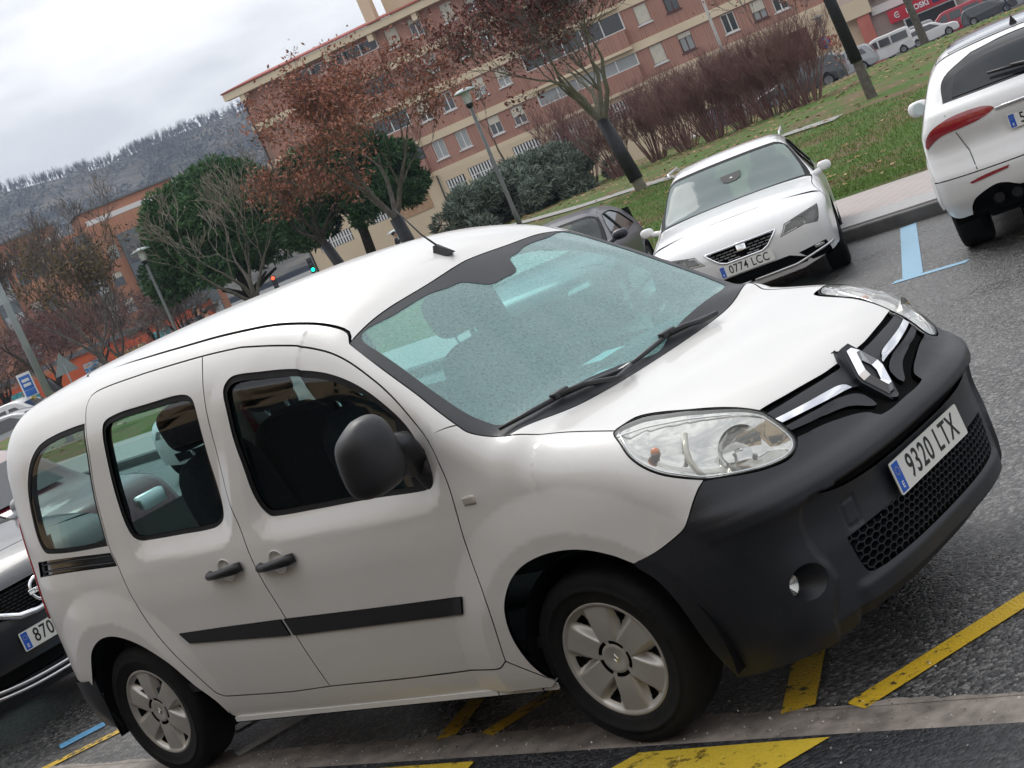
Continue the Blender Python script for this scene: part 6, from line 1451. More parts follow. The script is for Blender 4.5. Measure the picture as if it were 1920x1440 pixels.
# --- white estate car opposite, nose towards us
seat = empty('estate_car', label='white estate car facing us with black honeycomb grille and plate 0774 LCC, across the road', cat='car')
FS = make_F(zc=[(-3.9, 1.0), (-3.6, 1.25), (-3.2, 1.36), (-2.4, 1.435), (-1.8, 1.45), (-1.35, 1.42), (-1.1, 1.34), (-.7, 1.14), (-.35, .985), (-.1, .955), (.3, .90), (.6, .83), (.8, .74), (1., .5)],
            w=[(-3.9, .70), (-3.5, .84), (-2.6, .885), (-1.2, .895), (-.2, .89), (.2, .885), (.5, .865), (.75, .81), (1, .7)], lean=[(.1, .06), (.3, .02), (.5, 0), (.72, .004), (.85, .03), (.95, .075), (1.1, .155), (1.3, .25), (1.5, .36)],
            xf=[(.1, .76), (.2, .84), (.35, .875), (.5, .885), (.58, .88), (.66, .85), (.74, .80), (.85, .66), (1.1, .2), (1.6, -.5)], xr=[(.1, -3.4), (.4, -3.48), (.7, -3.47), (1., -3.38), (1.3, -3.15), (1.6, -2.8)], cr=.045, fdrop=(.085, .7, 3.0), k=.10, fl=.012)
SB = Body(FS, zA=.35, xA=.05); SWm = place(seat, -5.20, 8.52, R_(-60.5)); SB.t0 = 9; SB.tr = 12
sp = dict(side=[(.60, .30), (.47, .30, 1), (.42, .48), (.26, .64), (0, .70), (-.26, .64), (-.40, .48), (-.43, .26, 1), (-2.20, .26, 1), (-2.24, .48), (-2.38, .63), (-2.64, .70), (-2.9, .63), (-3.05, .48), (-3.08, .35, 1), (-3.42, .45, 1), (-3.40, .9), (-3.2, 1.15), (-2.95, 1.32, 1), (-2.2, 1.375), (-1.5, 1.34), (-1.22, 1.26, 1), (-.75, 1.05), (-.40, .915, 1), (0, .88), (.25, .84), (.38, .79, 1), (.50, .62)],
          glass=[[(-.72, .93, 1), (-1.18, 1.17), (-1.45, 1.285), (-1.62, 1.30, 1), (-1.66, .94, 1)], [(-1.72, .94, 1), (-1.70, 1.305, 1), (-2.2, 1.31), (-2.46, 1.29, 1), (-2.62, .98, 1)], [(-2.70, .99, 1), (-2.55, 1.28, 1), (-2.85, 1.24), (-3.05, 1.06, 1)]])
car_shell(SB, seat, M_white2, sp)
ed = pchart(SB, [(-2.95, 1.32), (-2.2, 1.375), (-1.5, 1.34), (-1.22, 1.26), (-.98, 1.15), (-.75, 1.05), (-.40, .915), (0, .88), (.25, .84), (.38, .79)]); ed = sorted(ed)
M_wsS = glass('windscreen_sheen', (.45, .60, .59), .05, .34, 0, (.50, .60, .60), .5)  # grey-teal film paints an even overcast reflection over the pane
M_wsA = glass('hazy_windscreen', (.30, .40, .40), .03, .07, 0, (.45, .55, .55), .45)
edge = lambda x: float(np.interp(x, [a for a, _ in ed], [b for _, b in ed]))+.004*-1
top_panels(SB, seat, M_white2, edge, (.385, -.385), (-.395, -1.215), (-1.225, -2.95), ws_m=M_wsS)
# front end in the az chart, picked off the photograph on the car's left side and mirrored
def sa(pix): P = SB.pick(pix, SWm); q = SB.inv('az', P); q[:, 0] = np.abs(q[:, 0]); return [tuple(map(float, p)) for p in q]
def half_to_full(h): return [(p[0], p[1])+tuple(p[2:]) for p in h]+[(-p[0], p[1])+tuple(p[2:]) for p in h[::-1]]
def c1(l, idx=None): return [(*p, 1) for p in l]
lampS = crom(c1(sa([(1530, 377), (1532.5, 412), (1507, 418), (1461.7, 443), (1468, 417), (1500, 396)])), .015)
_g = sa([(1452, 427), (1439, 457), (1428, 465)]); grS = crom(half_to_full([(_g[0][0], _g[0][1], 1), (_g[1][0], _g[1][1], 1), (_g[2][0], _g[2][1]-.01, 1)]), .02)
fogS = crom(c1(sa([(1548, 446), (1563, 468), (1525, 484), (1497, 472)])), .02)
lowS = crom(half_to_full([(.40, .365, 1), (.56, .285, 1), (.53, .25, 1)]), .02)
eA = [tuple(map(float, SB.inv('az', SB.mapc('side', [(.58, .30)]))[0])), tuple(map(float, SB.inv('az', SB.mapc('side', [(.50, .62)]))[0])), tuple(map(float, SB.inv('az', SB.mapc('side', [(.385, .785)]))[0]))]
topS = [tuple(map(float, p)) for p in SB.inv('az', SB.mapc('cyl', [(.39, edge(.38)), (.41, edge(.38)*.7), (.435, edge(.38)*.35), (.445, 0.)]))]
frS = crom(half_to_full([(.0+.001, topS[-1][1]), topS[2], topS[1], (*topS[0], 1), (*eA[1], 1) if False else eA[1], (*eA[0], 1), (.5, .20, 1)])[0:], .02)
lampSm = lampS*np.array([-1, 1])
SB.panel('front_bumper', 'az', frS, M_white2, seat, holes=(lampS, lampSm, grS, fogS, fogS*np.array([-1, 1]), lowS), gap=.002, hole_gap=0, flange=.02, step=.025)
for lp in (lampS, lampSm):
    l_ = SB.panel('headlight', 'az', lp, M_lens, seat, gap=.001, flange=0); SB.panel('lamp_housing', 'az', lp, mat('lamp_dark', (.05, .05, .055), .2, .6) if 'lamp_dark' not in bpy.data.materials else bpy.data.materials['lamp_dark'], l_, gap=-.004, flange=0, off=-.045)
    P = SB.mapc('az', seg_inset(lp, .012, area2(lp) > 0)); n_ = len(P); k_ = np.argsort(np.abs(seg_inset(lp, .012, area2(lp) > 0)[:, 1]))
    mb = MB(); c = P.mean(0); c = c-SB.grad(c[None])[0]*.02; mb.lathe([(.0, -.02), (.04, -.01), (.055, .012)], 16, frame(tuple(c), (0, 1, 0), (0, 0, 1))); mb.build('lamp_projector', M_refl, l_)
    mb = MB(); lo_ = seg_inset(lp, .010, area2(lp) > 0); i0 = int(np.argmin(lo_[:, 1])); Q = SB.mapc('az', np.array([lo_[(i0+j) % len(lo_)] for j in range(-12, 13)])); Q = Q-SB.grad(Q)*.008; mb.tube(Q.tolist(), .006, 6); mb.build('daytime_strip', M_sign if 'M_sign' in globals() else M_wframe, l_)
for lp, nm in ((grS, 'grille_backing'), (fogS, 'intake'), (fogS*np.array([-1, 1]), 'intake'), (lowS, 'intake')): SB.panel(nm, 'az', lp, M_under, seat, gap=-.006, flange=0, off=-.035, step=.04)
mb = MB(); SB.bead(mb, SB.mapc('az', grS), .010, .002, False, True, 6); mb.build('grille_rim', M_chrome, seat)
mb = MB(); row = 0
for zz in np.arange(.525, .72, .026):
    for uu in np.arange(-.33+(row % 2)*.033, .34, .066):
        if inside(np.array([uu]), np.array([zz]), seg_inset(grS, .02, area2(grS) > 0))[0] and abs(uu) > .055:
            p = SB.mapc('az', np.array([[uu, zz]]))[0]; mb.box((p[0]-.010, p[1], p[2]), (.02, .050, .011))
    row += 1
mb.build('grille_bars', M_chrome, seat)
pc = SB.mapc('az', np.array([[0, .63]]))[0]; Me2 = frame((pc[0]-.004, 0, .612), (0, 1, 0), (-.35, 0, 1)); mb = MB(); mb.box((0, 0, 0), (.09, .09, .012), bev=.004); o = mb.build('emblem', M_chrome, seat); o.data.transform(Me2)
text_mb('emblem_letter', 'S', Me2 @ Matrix.Translation((0, 0, .007)), .10, .002, M_alu, o, bold=.004, sx=1.1)
pc = SB.mapc('az', np.array([[0, .47]]))[0]; plate(seat, frame((pc[0]+.022, 0, .435), (0, 1, 0), (-.06, 0, 1)), '0774 LCC')
for s_ in (1, -1):
    mb = MB(); P = SB.mapc('az', np.array([(s_*u_, .262+.0*u_+(.05*max(0, (u_-.45))/.2)) for u_ in np.linspace(.02, .80, 16)])); SB.bead(mb, P, .013, .004, False, False, 6); mb.build('lip_trim', M_alu, seat)
    mb = MB(); P = SB.mapc('az', np.array([(s_*u_, .355) for u_ in (.62, .70)])); mb.tube((P-SB.grad(P)*.02).tolist(), .022, 8); mb.build('fog_lamp', M_refl, seat)
    mb = MB(); mb.tube([(-1.35, s_*.615, 1.40), (-1.42, s_*.62, 1.435), (-2.6, s_*.62, 1.45), (-2.85, s_*.62, 1.38)], .012, 6); mb.build('roof_rail', M_alu, seat)
    side_mirror(seat, (-.52, .94, .97), M_white2, (.04, .07, .048), False, s_)
mb = MB(); P = SB.pick([(1398, 316), (1381, 331), (1345, 343), (1352, 322)], SWm); c = P.mean(0); Mk = frame(tuple(c+np.array([.004, 0, .006])), (0, 1, 0), (-.66, 0, .42)); mb.prism([(-.11, .06), (.11, .06), (.09, -.05), (.04, -.085), (-.04, -.085), (-.09, -.05)], Mk, .006); o = mb.build('sensor_housing', M_black, seat); mb = MB(); mb.prism([(0, .0), (.02, -.03), (-.02, -.03)], Mk @ Matrix.Translation((0, 0, .008)), .002); mb.build('sensor_mark', M_wframe, o)
wells(seat, 2.636, .385, .84); wheels(seat, 2.636, .775, .325, sp=5); cabin(seat, -.75, -3.0, .4, .7, 1.0, (-.72, 0, .90))
mb = MB(); mb.tube([(-.42, -.5, .965), (-.40, .1, .985), (-.46, .62, .965)], .010, 5); mb.build('wiper', M_black, seat)
seat.matrix_world = SWm @ Matrix.Diagonal((1, 1, .975, 1))
# dark car beside it, and a white hatchback beyond the van: same skin, own panels
def simple_car(name, label, cat, Fp, x, y, hd, paint_, spec, edges, segs, z=None, wb=2.6, tr=.76, R=.32, glassm=None, sp_=5, group=None, front=None, mirror_m=None, roof_m=None, mz=1.0, mx=-.5, my=.96, zA=.35, ws_m=None, front_low=.22):
    root = empty(name, label=label, cat=cat, group=group); B = Body(make_F(**Fp), zA=zA, xA=.05); place(root, x, y, hd, z)
    car_shell(B, root, paint_, spec, .06); ed_ = sorted(pchart(B, edges)); ef = lambda q: float(np.interp(q, [a for a, _ in ed_], [b for _, b in ed_]))-.003
    top_panels(B, root, paint_, ef, *segs, roof_m=roof_m, ws_m=ws_m or M_wsA, step=.06)
    x0 = segs[0][0]; tp = [tuple(map(float, p)) for p in B.inv('az', B.mapc('cyl', [(x0+.005, ef(x0)), (x0+.025, ef(x0)*.7), (x0+.05, ef(x0)*.35), (x0+.06, 0.)]))]
    sx_ = spec['side'][0]; lo = tuple(map(float, B.inv('az', B.mapc('side', [(sx_[0]+.0, sx_[1])]))[0])); mid_ = [tuple(map(float, B.inv('az', B.mapc('side', [(q[0], q[1])]))[0])) for q in spec['side'][-1:]]
    fr_ = crom(half_to_full([(.001, tp[-1][1]), tp[2], tp[1], (*tp[0], 1)]+mid_+[(*lo, 1), (.5, front_low, 1)]), .03)
    lampf = crom(c1(front.get('lamp', [(.72, .72), (.74, .62), (.42, .60), (.46, .68)])), .03); grl = crom(half_to_full([(*p, 1) for p in front.get('grille', [(.36, .62), (.34, .48)])]), .03); low = crom(half_to_full([(*p, 1) for p in front.get('low', [(.5, .38), (.5, .26)])]), .03)
    B.panel('front_bumper', 'az', fr_, front.get('bm', paint_), root, holes=(lampf, lampf*np.array([-1, 1]), grl, low), gap=.002, hole_gap=0, flange=.02, step=.05)
    for lp in (lampf, lampf*np.array([-1, 1])): l_ = B.panel('headlight', 'az', lp, M_lens, root, gap=.001, flange=0); B.panel('lamp_housing', 'az', lp, M_alu, l_, gap=-.004, flange=0, off=-.04)
    for lp in (grl, low): B.panel('grille', 'az', lp, M_under, root, gap=-.006, flange=0, off=-.03, step=.06)
    if front.get('bars'):
        for zz in front['bars']: mb = MB(); P = B.mapc('az', np.array([(u_, zz) for u_ in np.linspace(-.33, .33, 12)])); mb.tube((P-B.grad(P)*.008).tolist(), .010, 6); mb.build('grille_bar', M_chrome, root)
    if front.get('plate'): pc_ = B.mapc('az', np.array([[0, front.get('pz', .42)]]))[0]; plate(root, frame((pc_[0]+.01, 0, front.get('pz', .42)), (0, 1, 0), (0, 0, 1)), front['plate'])
    for s_ in (1, -1): side_mirror(root, (mx, my, mz), mirror_m or paint_, s_=s_)
    # back panel
    G = [[(float(curve(Fp['xr'])(z_))+.10*(abs(y_)/.7)**4+.02, y_, z_) for y_ in np.linspace(-.74, .74, 13)] for z_ in np.linspace(.35, edges[0][1]-.02, 12)]; mb = MB(); mb.grid(G); mb.build('tailgate', paint_, root)
    for s_ in (1, -1): mb = MB(); mb.box((float(curve(Fp['xr'])(.85))+.08, s_*.70, .85), (.12, .16, .16), bev=.02); mb.build('rear_lamp', M_red, root)
    wells(root, wb, .38, .82); wheels(root, wb, tr, R, sp=sp_); cabin(root, segs[1][0]-.35, -wb-.3, .4, .68, 1.0, None)
    return root, B
M_navyp = paint('dark_blue_paint', (.018, .019, .032), .35, True, .3); M_silver = paint('silver_paint', (.34, .35, .36), .3, False); M_greyp = paint('dark_grey_paint', (.05, .055, .06), .3, False); M_darkred = paint('dark_red_paint', (.10, .008, .016), .25, False); M_redp = paint('bright_red_paint', (.42, .010, .03), .35, False); M_whitef = paint('plain_white_paint', (.74, .74, .74), .35, False); M_blackp = paint('black_blue_paint', (.012, .015, .026), .22, True, .9)
FP = dict(zc=[(-3.9, .9), (-3.6, 1.1), (-3.2, 1.27), (-2.4, 1.40), (-1.8, 1.43), (-1.35, 1.40), (-1.1, 1.32), (-.7, 1.12), (-.35, .975), (-.1, .945), (.3, .89), (.6, .82), (.8, .74), (1., .5)], w=[(-3.9, .66), (-3.5, .80), (-2.6, .87), (-1.2, .88), (-.2, .875), (.2, .86), (.5, .81), (.75, .73), (1, .6)], lean=[(.1, .06), (.3, .02), (.5, 0), (.72, .004), (.85, .02), (.95, .06), (1.1, .13), (1.3, .235), (1.5, .35)], xf=[(.1, .76), (.2, .82), (.35, .86), (.5, .87), (.58, .86), (.66, .84), (.74, .79), (.85, .64), (1.1, .2), (1.6, -.5)], xr=[(.1, -3.4), (.4, -3.48), (.7, -3.47), (1., -3.38), (1.3, -3.15), (1.6, -2.8)], cr=.05, fdrop=(.15, .7, 2.6), k=.12)
SPD = dict(side=[(.58, .30), (.47, .30, 1), (.42, .48), (.26, .64), (0, .70), (-.26, .64), (-.40, .48), (-.43, .26, 1), (-2.16, .26, 1), (-2.2, .48), (-2.34, .63), (-2.6, .70), (-2.86, .63), (-3.01, .48), (-3.04, .35, 1), (-3.38, .45, 1), (-3.36, .9), (-3.15, 1.10), (-2.95, 1.22, 1), (-2.2, 1.34), (-1.5, 1.33), (-1.22, 1.25, 1), (-.75, 1.04), (-.40, .905, 1), (0, .87), (.25, .83), (.38, .78, 1), (.48, .62)], glass=[[(-.76, .93, 1), (-1.2, 1.16), (-1.5, 1.265), (-1.66, 1.28, 1), (-1.70, .94, 1)], [(-1.76, .94, 1), (-1.74, 1.28, 1), (-2.2, 1.27), (-2.55, 1.19, 1), (-2.75, .98, 1)]])
EDD = [(-2.95, 1.22), (-2.2, 1.34), (-1.5, 1.33), (-1.22, 1.25), (-.98, 1.14), (-.75, 1.04), (-.40, .905), (0, .87), (.25, .83), (.38, .78)]; SGD = ((.385, -.385), (-.395, -1.215), (-1.225, -2.95))
dk_, _b = simple_car('dark_car', 'dark blue rounded car partly hidden behind the van windscreen, left of the white estate', 'car', FP, -8.55, 9.35, R_(-62), M_navyp, SPD, EDD, SGD, front={}, mirror_m=M_navyp); dk_.scale = (1, 1, .94)
FPv = {**FP, 'zc': [(-3.9, 1.0), (-3.6, 1.3), (-3.2, 1.42), (-2.4, 1.50), (-1.8, 1.51), (-1.35, 1.47), (-1.1, 1.38), (-.7, 1.17), (-.35, 1.02), (-.1, .99), (.3, .93), (.6, .85), (.8, .77), (1., .5)]}
p6 = at_z((372, 834), .18); simple_car('hatchback_car', 'white hatchback with plate starting 656, seen through the van side windows', 'car', FPv, float(p6[0])-.35, float(p6[1])+.8, R_(-62), M_whitef, SPD, EDD, SGD, front=dict(plate='6561 KXJ', bars=(.58, .54)), ws_m=M_wsA)
# black crossover behind the van: only its nose is in the picture
FPn = dict(zc=[(-3.9, 1.1), (-3.6, 1.35), (-3.2, 1.5), (-2.4, 1.58), (-1.8, 1.59), (-1.35, 1.55), (-1.1, 1.46), (-.7, 1.25), (-.35, 1.10), (-.1, 1.07), (.3, 1.03), (.6, .97), (.8, .88), (1.05, .6)], w=[(-3.9, .7), (-3.5, .84), (-2.6, .90), (-1.2, .905), (-.2, .90), (.2, .89), (.5, .86), (.8, .78), (1.05, .66)], lean=[(.1, .06), (.3, .02), (.5, 0), (.8, .004), (.95, .02), (1.05, .06), (1.2, .13), (1.4, .215), (1.6, .32)],
           xf=[(.1, .80), (.24, .86), (.35, .91), (.5, .93), (.62, .93), (.72, .925), (.82, .90), (.90, .84), (1.0, .68), (1.2, .3), (1.7, -.5)], xr=[(.1, -3.4), (.4, -3.48), (.7, -3.47), (1., -3.38), (1.3, -3.25), (1.7, -2.9)], cr=.045, fdrop=(.16, .75, 2.8), k=.10)
SPN = dict(side=[(.62, .34), (.47, .34, 1), (.42, .50), (.26, .68), (0, .75), (-.26, .68), (-.40, .5), (-.43, .30, 1), (-2.2, .30, 1), (-2.24, .5), (-2.38, .67), (-2.64, .74), (-2.9, .67), (-3.05, .5), (-3.08, .38, 1), (-3.38, .5, 1), (-3.36, 1.0), (-3.2, 1.25), (-2.95, 1.44, 1), (-2.2, 1.50), (-1.5, 1.47), (-1.22, 1.38, 1), (-.75, 1.17), (-.40, 1.03, 1), (0, 1.0), (.3, .97), (.42, .93, 1), (.52, .75)], glass=[[(-.76, 1.05, 1), (-1.2, 1.29), (-1.5, 1.40), (-1.66, 1.42, 1), (-1.70, 1.06, 1)], [(-1.76, 1.06, 1), (-1.74, 1.42, 1), (-2.3, 1.41), (-2.7, 1.33, 1), (-2.9, 1.12, 1)]])
EDN = [(-2.95, 1.44), (-2.2, 1.50), (-1.5, 1.47), (-1.22, 1.38), (-.98, 1.27), (-.75, 1.17), (-.40, 1.03), (0, 1.0), (.3, .97), (.42, .93)]
M_nis = paint('black_metallic_paint', (.016, .018, .023), .30, True, .35)
nis, NB_ = simple_car('crossover_car', 'black crossover with chrome ring badge and plate 8709, nose behind the van tail', 'car', FPn, -5.74, .04, R_(1), M_nis, SPN, EDN, ((.425, -.385), (-.395, -1.215), (-1.225, -2.95)), wb=2.64, R=.35, tr=.78, mz=1.10, mirror_m=M_silver,
    front=dict(lamp=[(.80, .84), (.80, .76), (.47, .72), (.50, .80)], grille=[(.40, .835), (.36, .70), (.20, .665)], low=[(.55, .42), (.50, .34)], plate='8709 KZN', pz=.53))
pc = NB_.mapc('az', np.array([[0, .755]]))[0]; Mn = frame((pc[0]+.02, 0, .755), (0, 1, 0), (-.12, 0, 1)); mb = MB(); mb.tube([Mn @ Vector((.068*math.cos(a), .068*math.sin(a), 0)) for a in np.linspace(0, 2*math.pi, 41)], .0105, 8, cap=False); bd = mb.build('emblem_ring', M_chrome, nis)
mb = MB(); mb.box((0, 0, 0), (.18, .030, .014), bev=.003); o = mb.build('emblem_bar', M_chrome, bd); o.data.transform(Mn @ Matrix.Translation((0, 0, .008))); text_mb('emblem_text', 'NISSAN', Mn @ Matrix.Translation((0, 0, .0165)), .028, .0005, M_ink, bd, sx=1.15)
for s_ in (1, -1):
    mb = MB(); Q = NB_.mapc('az', np.array([(s_*.40, .80), (s_*.34, .735), (s_*.20, .668), (s_*.10, .655), (s_*.001, .655)])); mb.tube((Q+NB_.grad(Q)*.004).tolist(), [.016, .020, .022, .020, .020], 6); mb.build('chrome_v_bar', M_chrome, nis)
mb = MB(); Q = NB_.mapc('az', np.array([(u_, .275+.03*(abs(u_)/.5)**3) for u_ in np.linspace(-.5, .5, 15)]));
for dz_ in (0, .035): mb.tube([(p[0]+.015, p[1], p[2]+dz_) for p in Q], .011, 6)
mb.build('skid_trim', M_alu, nis)
mb = MB(); row = 0
for zz in np.arange(.685, .83, .018):
    for uu in np.arange(-.36+(row % 2)*.02, .37, .04):
        p = NB_.mapc('az', np.array([[uu, zz]]))[0]; mb.box((p[0]-.02, p[1], p[2]), (.006, .028, .004))
    row += 1
mb.build('grille_mesh', M_plast, nis)
# white SUV seen from behind on the right
suv = empty('suv_car', label='pearl white sport utility car seen from behind with red tail lamp, right edge', cat='car')
FU = make_F(zc=[(-4.2, .95), (-3.98, 1.10), (-3.75, 1.30), (-3.5, 1.48), (-3.2, 1.56), (-2.6, 1.62), (-1.9, 1.645), (-1.4, 1.60), (-1.0, 1.42), (-.5, 1.18), (-.2, 1.10), (.3, 1.03), (.7, .93), (1, .7)],
            w=[(-4.2, .80), (-3.95, .885), (-3.6, .935), (-2.9, .965), (-2.2, .94), (-1.2, .93), (0, .955), (.5, .90), (.9, .8)], lean=[(.1, .10), (.3, .05), (.5, .0), (.7, .0), (.85, .005), (1.0, .02), (1.12, .07), (1.3, .16), (1.5, .27), (1.7, .40)],
            xf=[(.1, .8), (.3, .9), (.6, .92), (.8, .88), (1, .6), (1.5, -.3)], xr=[(.1, -3.70), (.3, -3.80), (.5, -3.92), (.64, -3.94), (.77, -3.90), (.88, -3.87), (1.03, -3.90), (1.14, -3.87), (1.21, -3.78), (1.38, -3.60), (1.52, -3.43), (1.64, -3.28)], cr=.05, rdrop=(.17, .8, 2.8), k=.12, wx=(0, 2.90), rr_=(.56, .58), fl=.03)
UB = Body(FU, zA=.45, xA=-3.0); UWm = None
ga = ground((1805, 467)); hd_ = R_(112.5); hv = np.array([math.cos(hd_), math.sin(hd_), 0]); lv = np.array([-hv[1], hv[0], 0]); Oq = ga-lv*.86+hv*2.90+np.array([.10, .02, 0])
UWm = place(suv, float(Oq[0]), float(Oq[1]), hd_, gz(float(ga[1]))-.0325*(float(Oq[1])-float(ga[1]))); UB.t0 = 6; UB.tr = 14
# rear chart: rays from a vertical axis inside the tail, outwards and back
def rz(pts):
    uv = np.asarray(pts, float); al = uv[:, 0]/.9; z0 = np.zeros(len(uv)); O = np.stack([z0-3.0, z0, uv[:, 1]], 1); D = np.stack([-np.cos(al), np.sin(al), z0], 1); return UB.shoot(O, D)
_om = UB.mapc
def _mapc2(ch, uv): return rz(uv) if ch == 'rz' else _om(ch, uv)
UB.mapc = _mapc2; _oi = UB.inv
def _inv2(ch, P): return np.stack([.9*np.arctan2(P[:, 1], -(P[:, 0]+3.0)), P[:, 2]], 1) if ch == 'rz' else _oi(ch, P)
UB.inv = _inv2
def su(pix): return [tuple(map(float, p)) for p in UB.inv('rz', UB.pick(pix, UWm))]
sidU = [(.70, .38), (.49, .38, 1), (.45, .52), (.28, .72), (0, .79), (-.28, .72), (-.44, .52), (-.46, .34, 1), (-2.42, .34, 1), (-2.46, .52), (-2.62, .72), (-2.9, .80), (-3.18, .72), (-3.33, .52), (-3.36, .40, 1), (-3.45, .42, 1), (-3.48, .7), (-3.46, 1.02), (-3.40, 1.2), (-3.30, 1.40), (-3.15, 1.50, 1), (-2.6, 1.545), (-1.9, 1.56), (-1.5, 1.52, 1), (-1., 1.31), (-.45, 1.08, 1), (0, 1.0), (.3, .97), (.42, .93, 1)]
spU = dict(side=sidU, glass=[[(-.9, 1.05, 1), (-1.35, 1.30), (-1.62, 1.42), (-1.85, 1.45, 1), (-1.88, 1.06, 1)], [(-1.95, 1.06, 1), (-1.93, 1.45, 1), (-2.4, 1.44), (-2.7, 1.40), (-3.0, 1.22), (-3.05, 1.12, 1)]])
car_shell(UB, suv, M_white2, spU); eU = sorted(pchart(UB, [(-3.15, 1.50), (-2.6, 1.545), (-1.9, 1.56), (-1.5, 1.52), (-1.2, 1.41), (-1., 1.31), (-.45, 1.08), (0, 1.0), (.3, .97), (.42, .93)])); efU = lambda q: float(np.interp(q, [a for a, _ in eU], [b for _, b in eU]))-.003
M_pano = mat('panoramic_roof', (.045, .05, .055), .05, 0, .8, Coat_Weight=1.)
top_panels(UB, suv, M_white2, efU, (.425, -.43), (-.44, -1.49), (-1.50, -3.14), ws_m=M_glassd, step=.05)
pn = crom(mirror_loop([(-1.62, 0.), (-1.62, efU(-1.7)*.84, 1), (-3.08, efU(-3.0)*.84, 1), (-3.10, 0.)]), .05); UB.panel('glass_roof', 'cyl', pn, M_pano, suv, gap=0, flange=0, off=.003, step=.06)
# tail: everything behind the side panels
edgU = [(abs(float(p[0])), float(p[1])) for p in UB.inv('rz', UB.mapc('side', [(-3.45, .42), (-3.48, .7), (-3.46, 1.02), (-3.40, 1.2), (-3.30, 1.40), (-3.16, 1.495)]))]
topU = [tuple(map(float, p)) for p in UB.inv('rz', UB.mapc('cyl', [(-3.17, efU(-3.15)*q) for q in (.7, .35, 0.)]))]
print('edgU', edgU, topU)
lampU = [(.87, .945, 1), (.84, .99), (.79, 1.04), (.72, 1.078), (.60, 1.108), (.42, 1.108), (.335, 1.085), (.315, 1.062, 1), (.36, 1.038), (.45, 1.015), (.57, 1.003), (.71, .990), (.80, .955), (.86, .92, 1)]
M_tail = mat('tail_lamp_red', (.30, .006, .014), .10, 0, .8, Coat_Weight=1.)
lu = crom(lampU, .015); lum = lu*np.array([-1, 1]); rw = crom(half_to_full([(.71, 1.215, 1), (.80, 1.40), (.68, 1.505, 1), (.3, 1.53)]), .03)
tail_h = [(.001, 1.5645), (.55, 1.562), (.90, 1.555), (1.085, 1.545, 1)]+[(*edgU[5], 1)]+edgU[4:0:-1]+[(.99, .66, 1), (.6, .655), (.001, .66, 1)]
UB.panel('tailgate', 'rz', crom(half_to_full(tail_h), .03), M_white2, suv, holes=(lu, lum, rw), gap=.002, hole_gap=0, step=.04)
bl = [(.001, .655), (.6, .650), (.99, .655, 1), (*edgU[0], 1), (.86, .33), (.74, .33, 1), (.69, .40), (.62, .460), (.46, .515), (.38, .495), (.32, .455), (.2, .452), (.001, .452)]
UB.panel('rear_bumper', 'rz', crom(half_to_full(bl), .03), M_white2, suv, gap=.002, flange=.03, step=.04)
for l_ in (lu, lum): UB.panel('tail_lamp', 'rz', l_, M_tail, suv, gap=.001, flange=0, off=.004, step=.02)
UB.panel('rear_window', 'rz', rw, M_gloss, suv, gap=0, flange=0, off=-.003, step=.04)
rw2 = crom(half_to_full([(.65, 1.235, 1), (.68, 1.39), (.60, 1.43, 1), (.3, 1.455)]), .03); UB.panel('rear_pane', 'rz', rw2, mat('privacy_glass', (.02, .024, .028), .14, 0, .35), suv, gap=0, flange=0, off=.003, step=.04)
UB.panel('bumper_inset', 'rz', crom(half_to_full([(.80, .28, 1), (.74, .45), (.5, .53), (.001, .50)]), .03), M_under, suv, gap=0, flange=0, off=-.07, step=.05)
for s_ in (1, -1):
    q = crom([(s_*.60, .575, 1), (s_*.345, .605, 1), (s_*.33, .625, 1), (s_*.50, .612), (s_*.61, .590, 1)], .02); UB.panel('bumper_reflector', 'rz', q, M_tail, suv, gap=0, flange=0, off=.004, step=.03)
    for q_ in (.50, .37):
        c = rz([(s_*q_, .40)])[0]; mb = MB(); mb.tube([c+[.10, 0, 0], c+[-.0, 0, 0]], [.045, .048], 18, cap=False); mb.lathe([(0, 0), (.04, 0)], 18, frame(tuple(c+[.04, 0, 0]), (0, 1, 0), (0, 0, 1))); mb.build('exhaust_pipe', M_plast, suv)
    mb = MB(); P = rz([(s_*a, 1.055) for a in (.31, .15, .001)]); mb.tube((P+UB.grad(P)*.01).tolist(), .012, 6); mb.build('tailgate_trim', M_chrome, suv)
    side_mirror(suv, (-.62, 1.06, 1.13), M_white2, (.06, .11, .075), True, s_)
pr_ = rz([(0., .92)])[0]; plate(suv, frame((pr_[0]-.012, 0, .92), (0, -1, 0), (.02, 0, 1)), '5273 MKT')
mb = MB(); P = rz([(.36, 1.29), (.15, 1.275), (-.05, 1.26)]); mb.tube((P+UB.grad(P)*.035).tolist(), [.010, .014, .018], 6); P = rz([(.14, 1.277), (-.10, 1.25), (-.12, 1.22)]); mb.tube((P+UB.grad(P)*.045).tolist(), [.012, .018, .03], 6); mb.build('rear_wiper', M_black, suv)
mb = MB(); c = (-2.95, 0, 1.58); mb.add([(c[0]+.10, 0, c[2]), (c[0]-.06, .035, c[2]), (c[0]-.06, -.035, c[2]), (c[0]-.05, 0, c[2]+.075)], [(0, 1, 3), (0, 3, 2), (1, 2, 3), (0, 2, 1)]); mb.build('roof_aerial', M_black, suv)
wells(suv, 2.90, .42, .90); wheels(suv, 2.90, .80, .365, mcap=mat('dark_alloy', (.05, .05, .055), .3, .6), sp=5, W=.26)
mb = MB(); mb.box((-1.6, 0, .9), (2.9, 1.5, .5)); mb.build('cabin', M_int, suv)
mb = MB(); mb.box((-3.45, 0, .36), (.25, 1.25, .22), bev=.03); mb.box((-2.9, 0, .42), (.4, 1.1, .3)); mb.build('diffuser', M_under, suv)
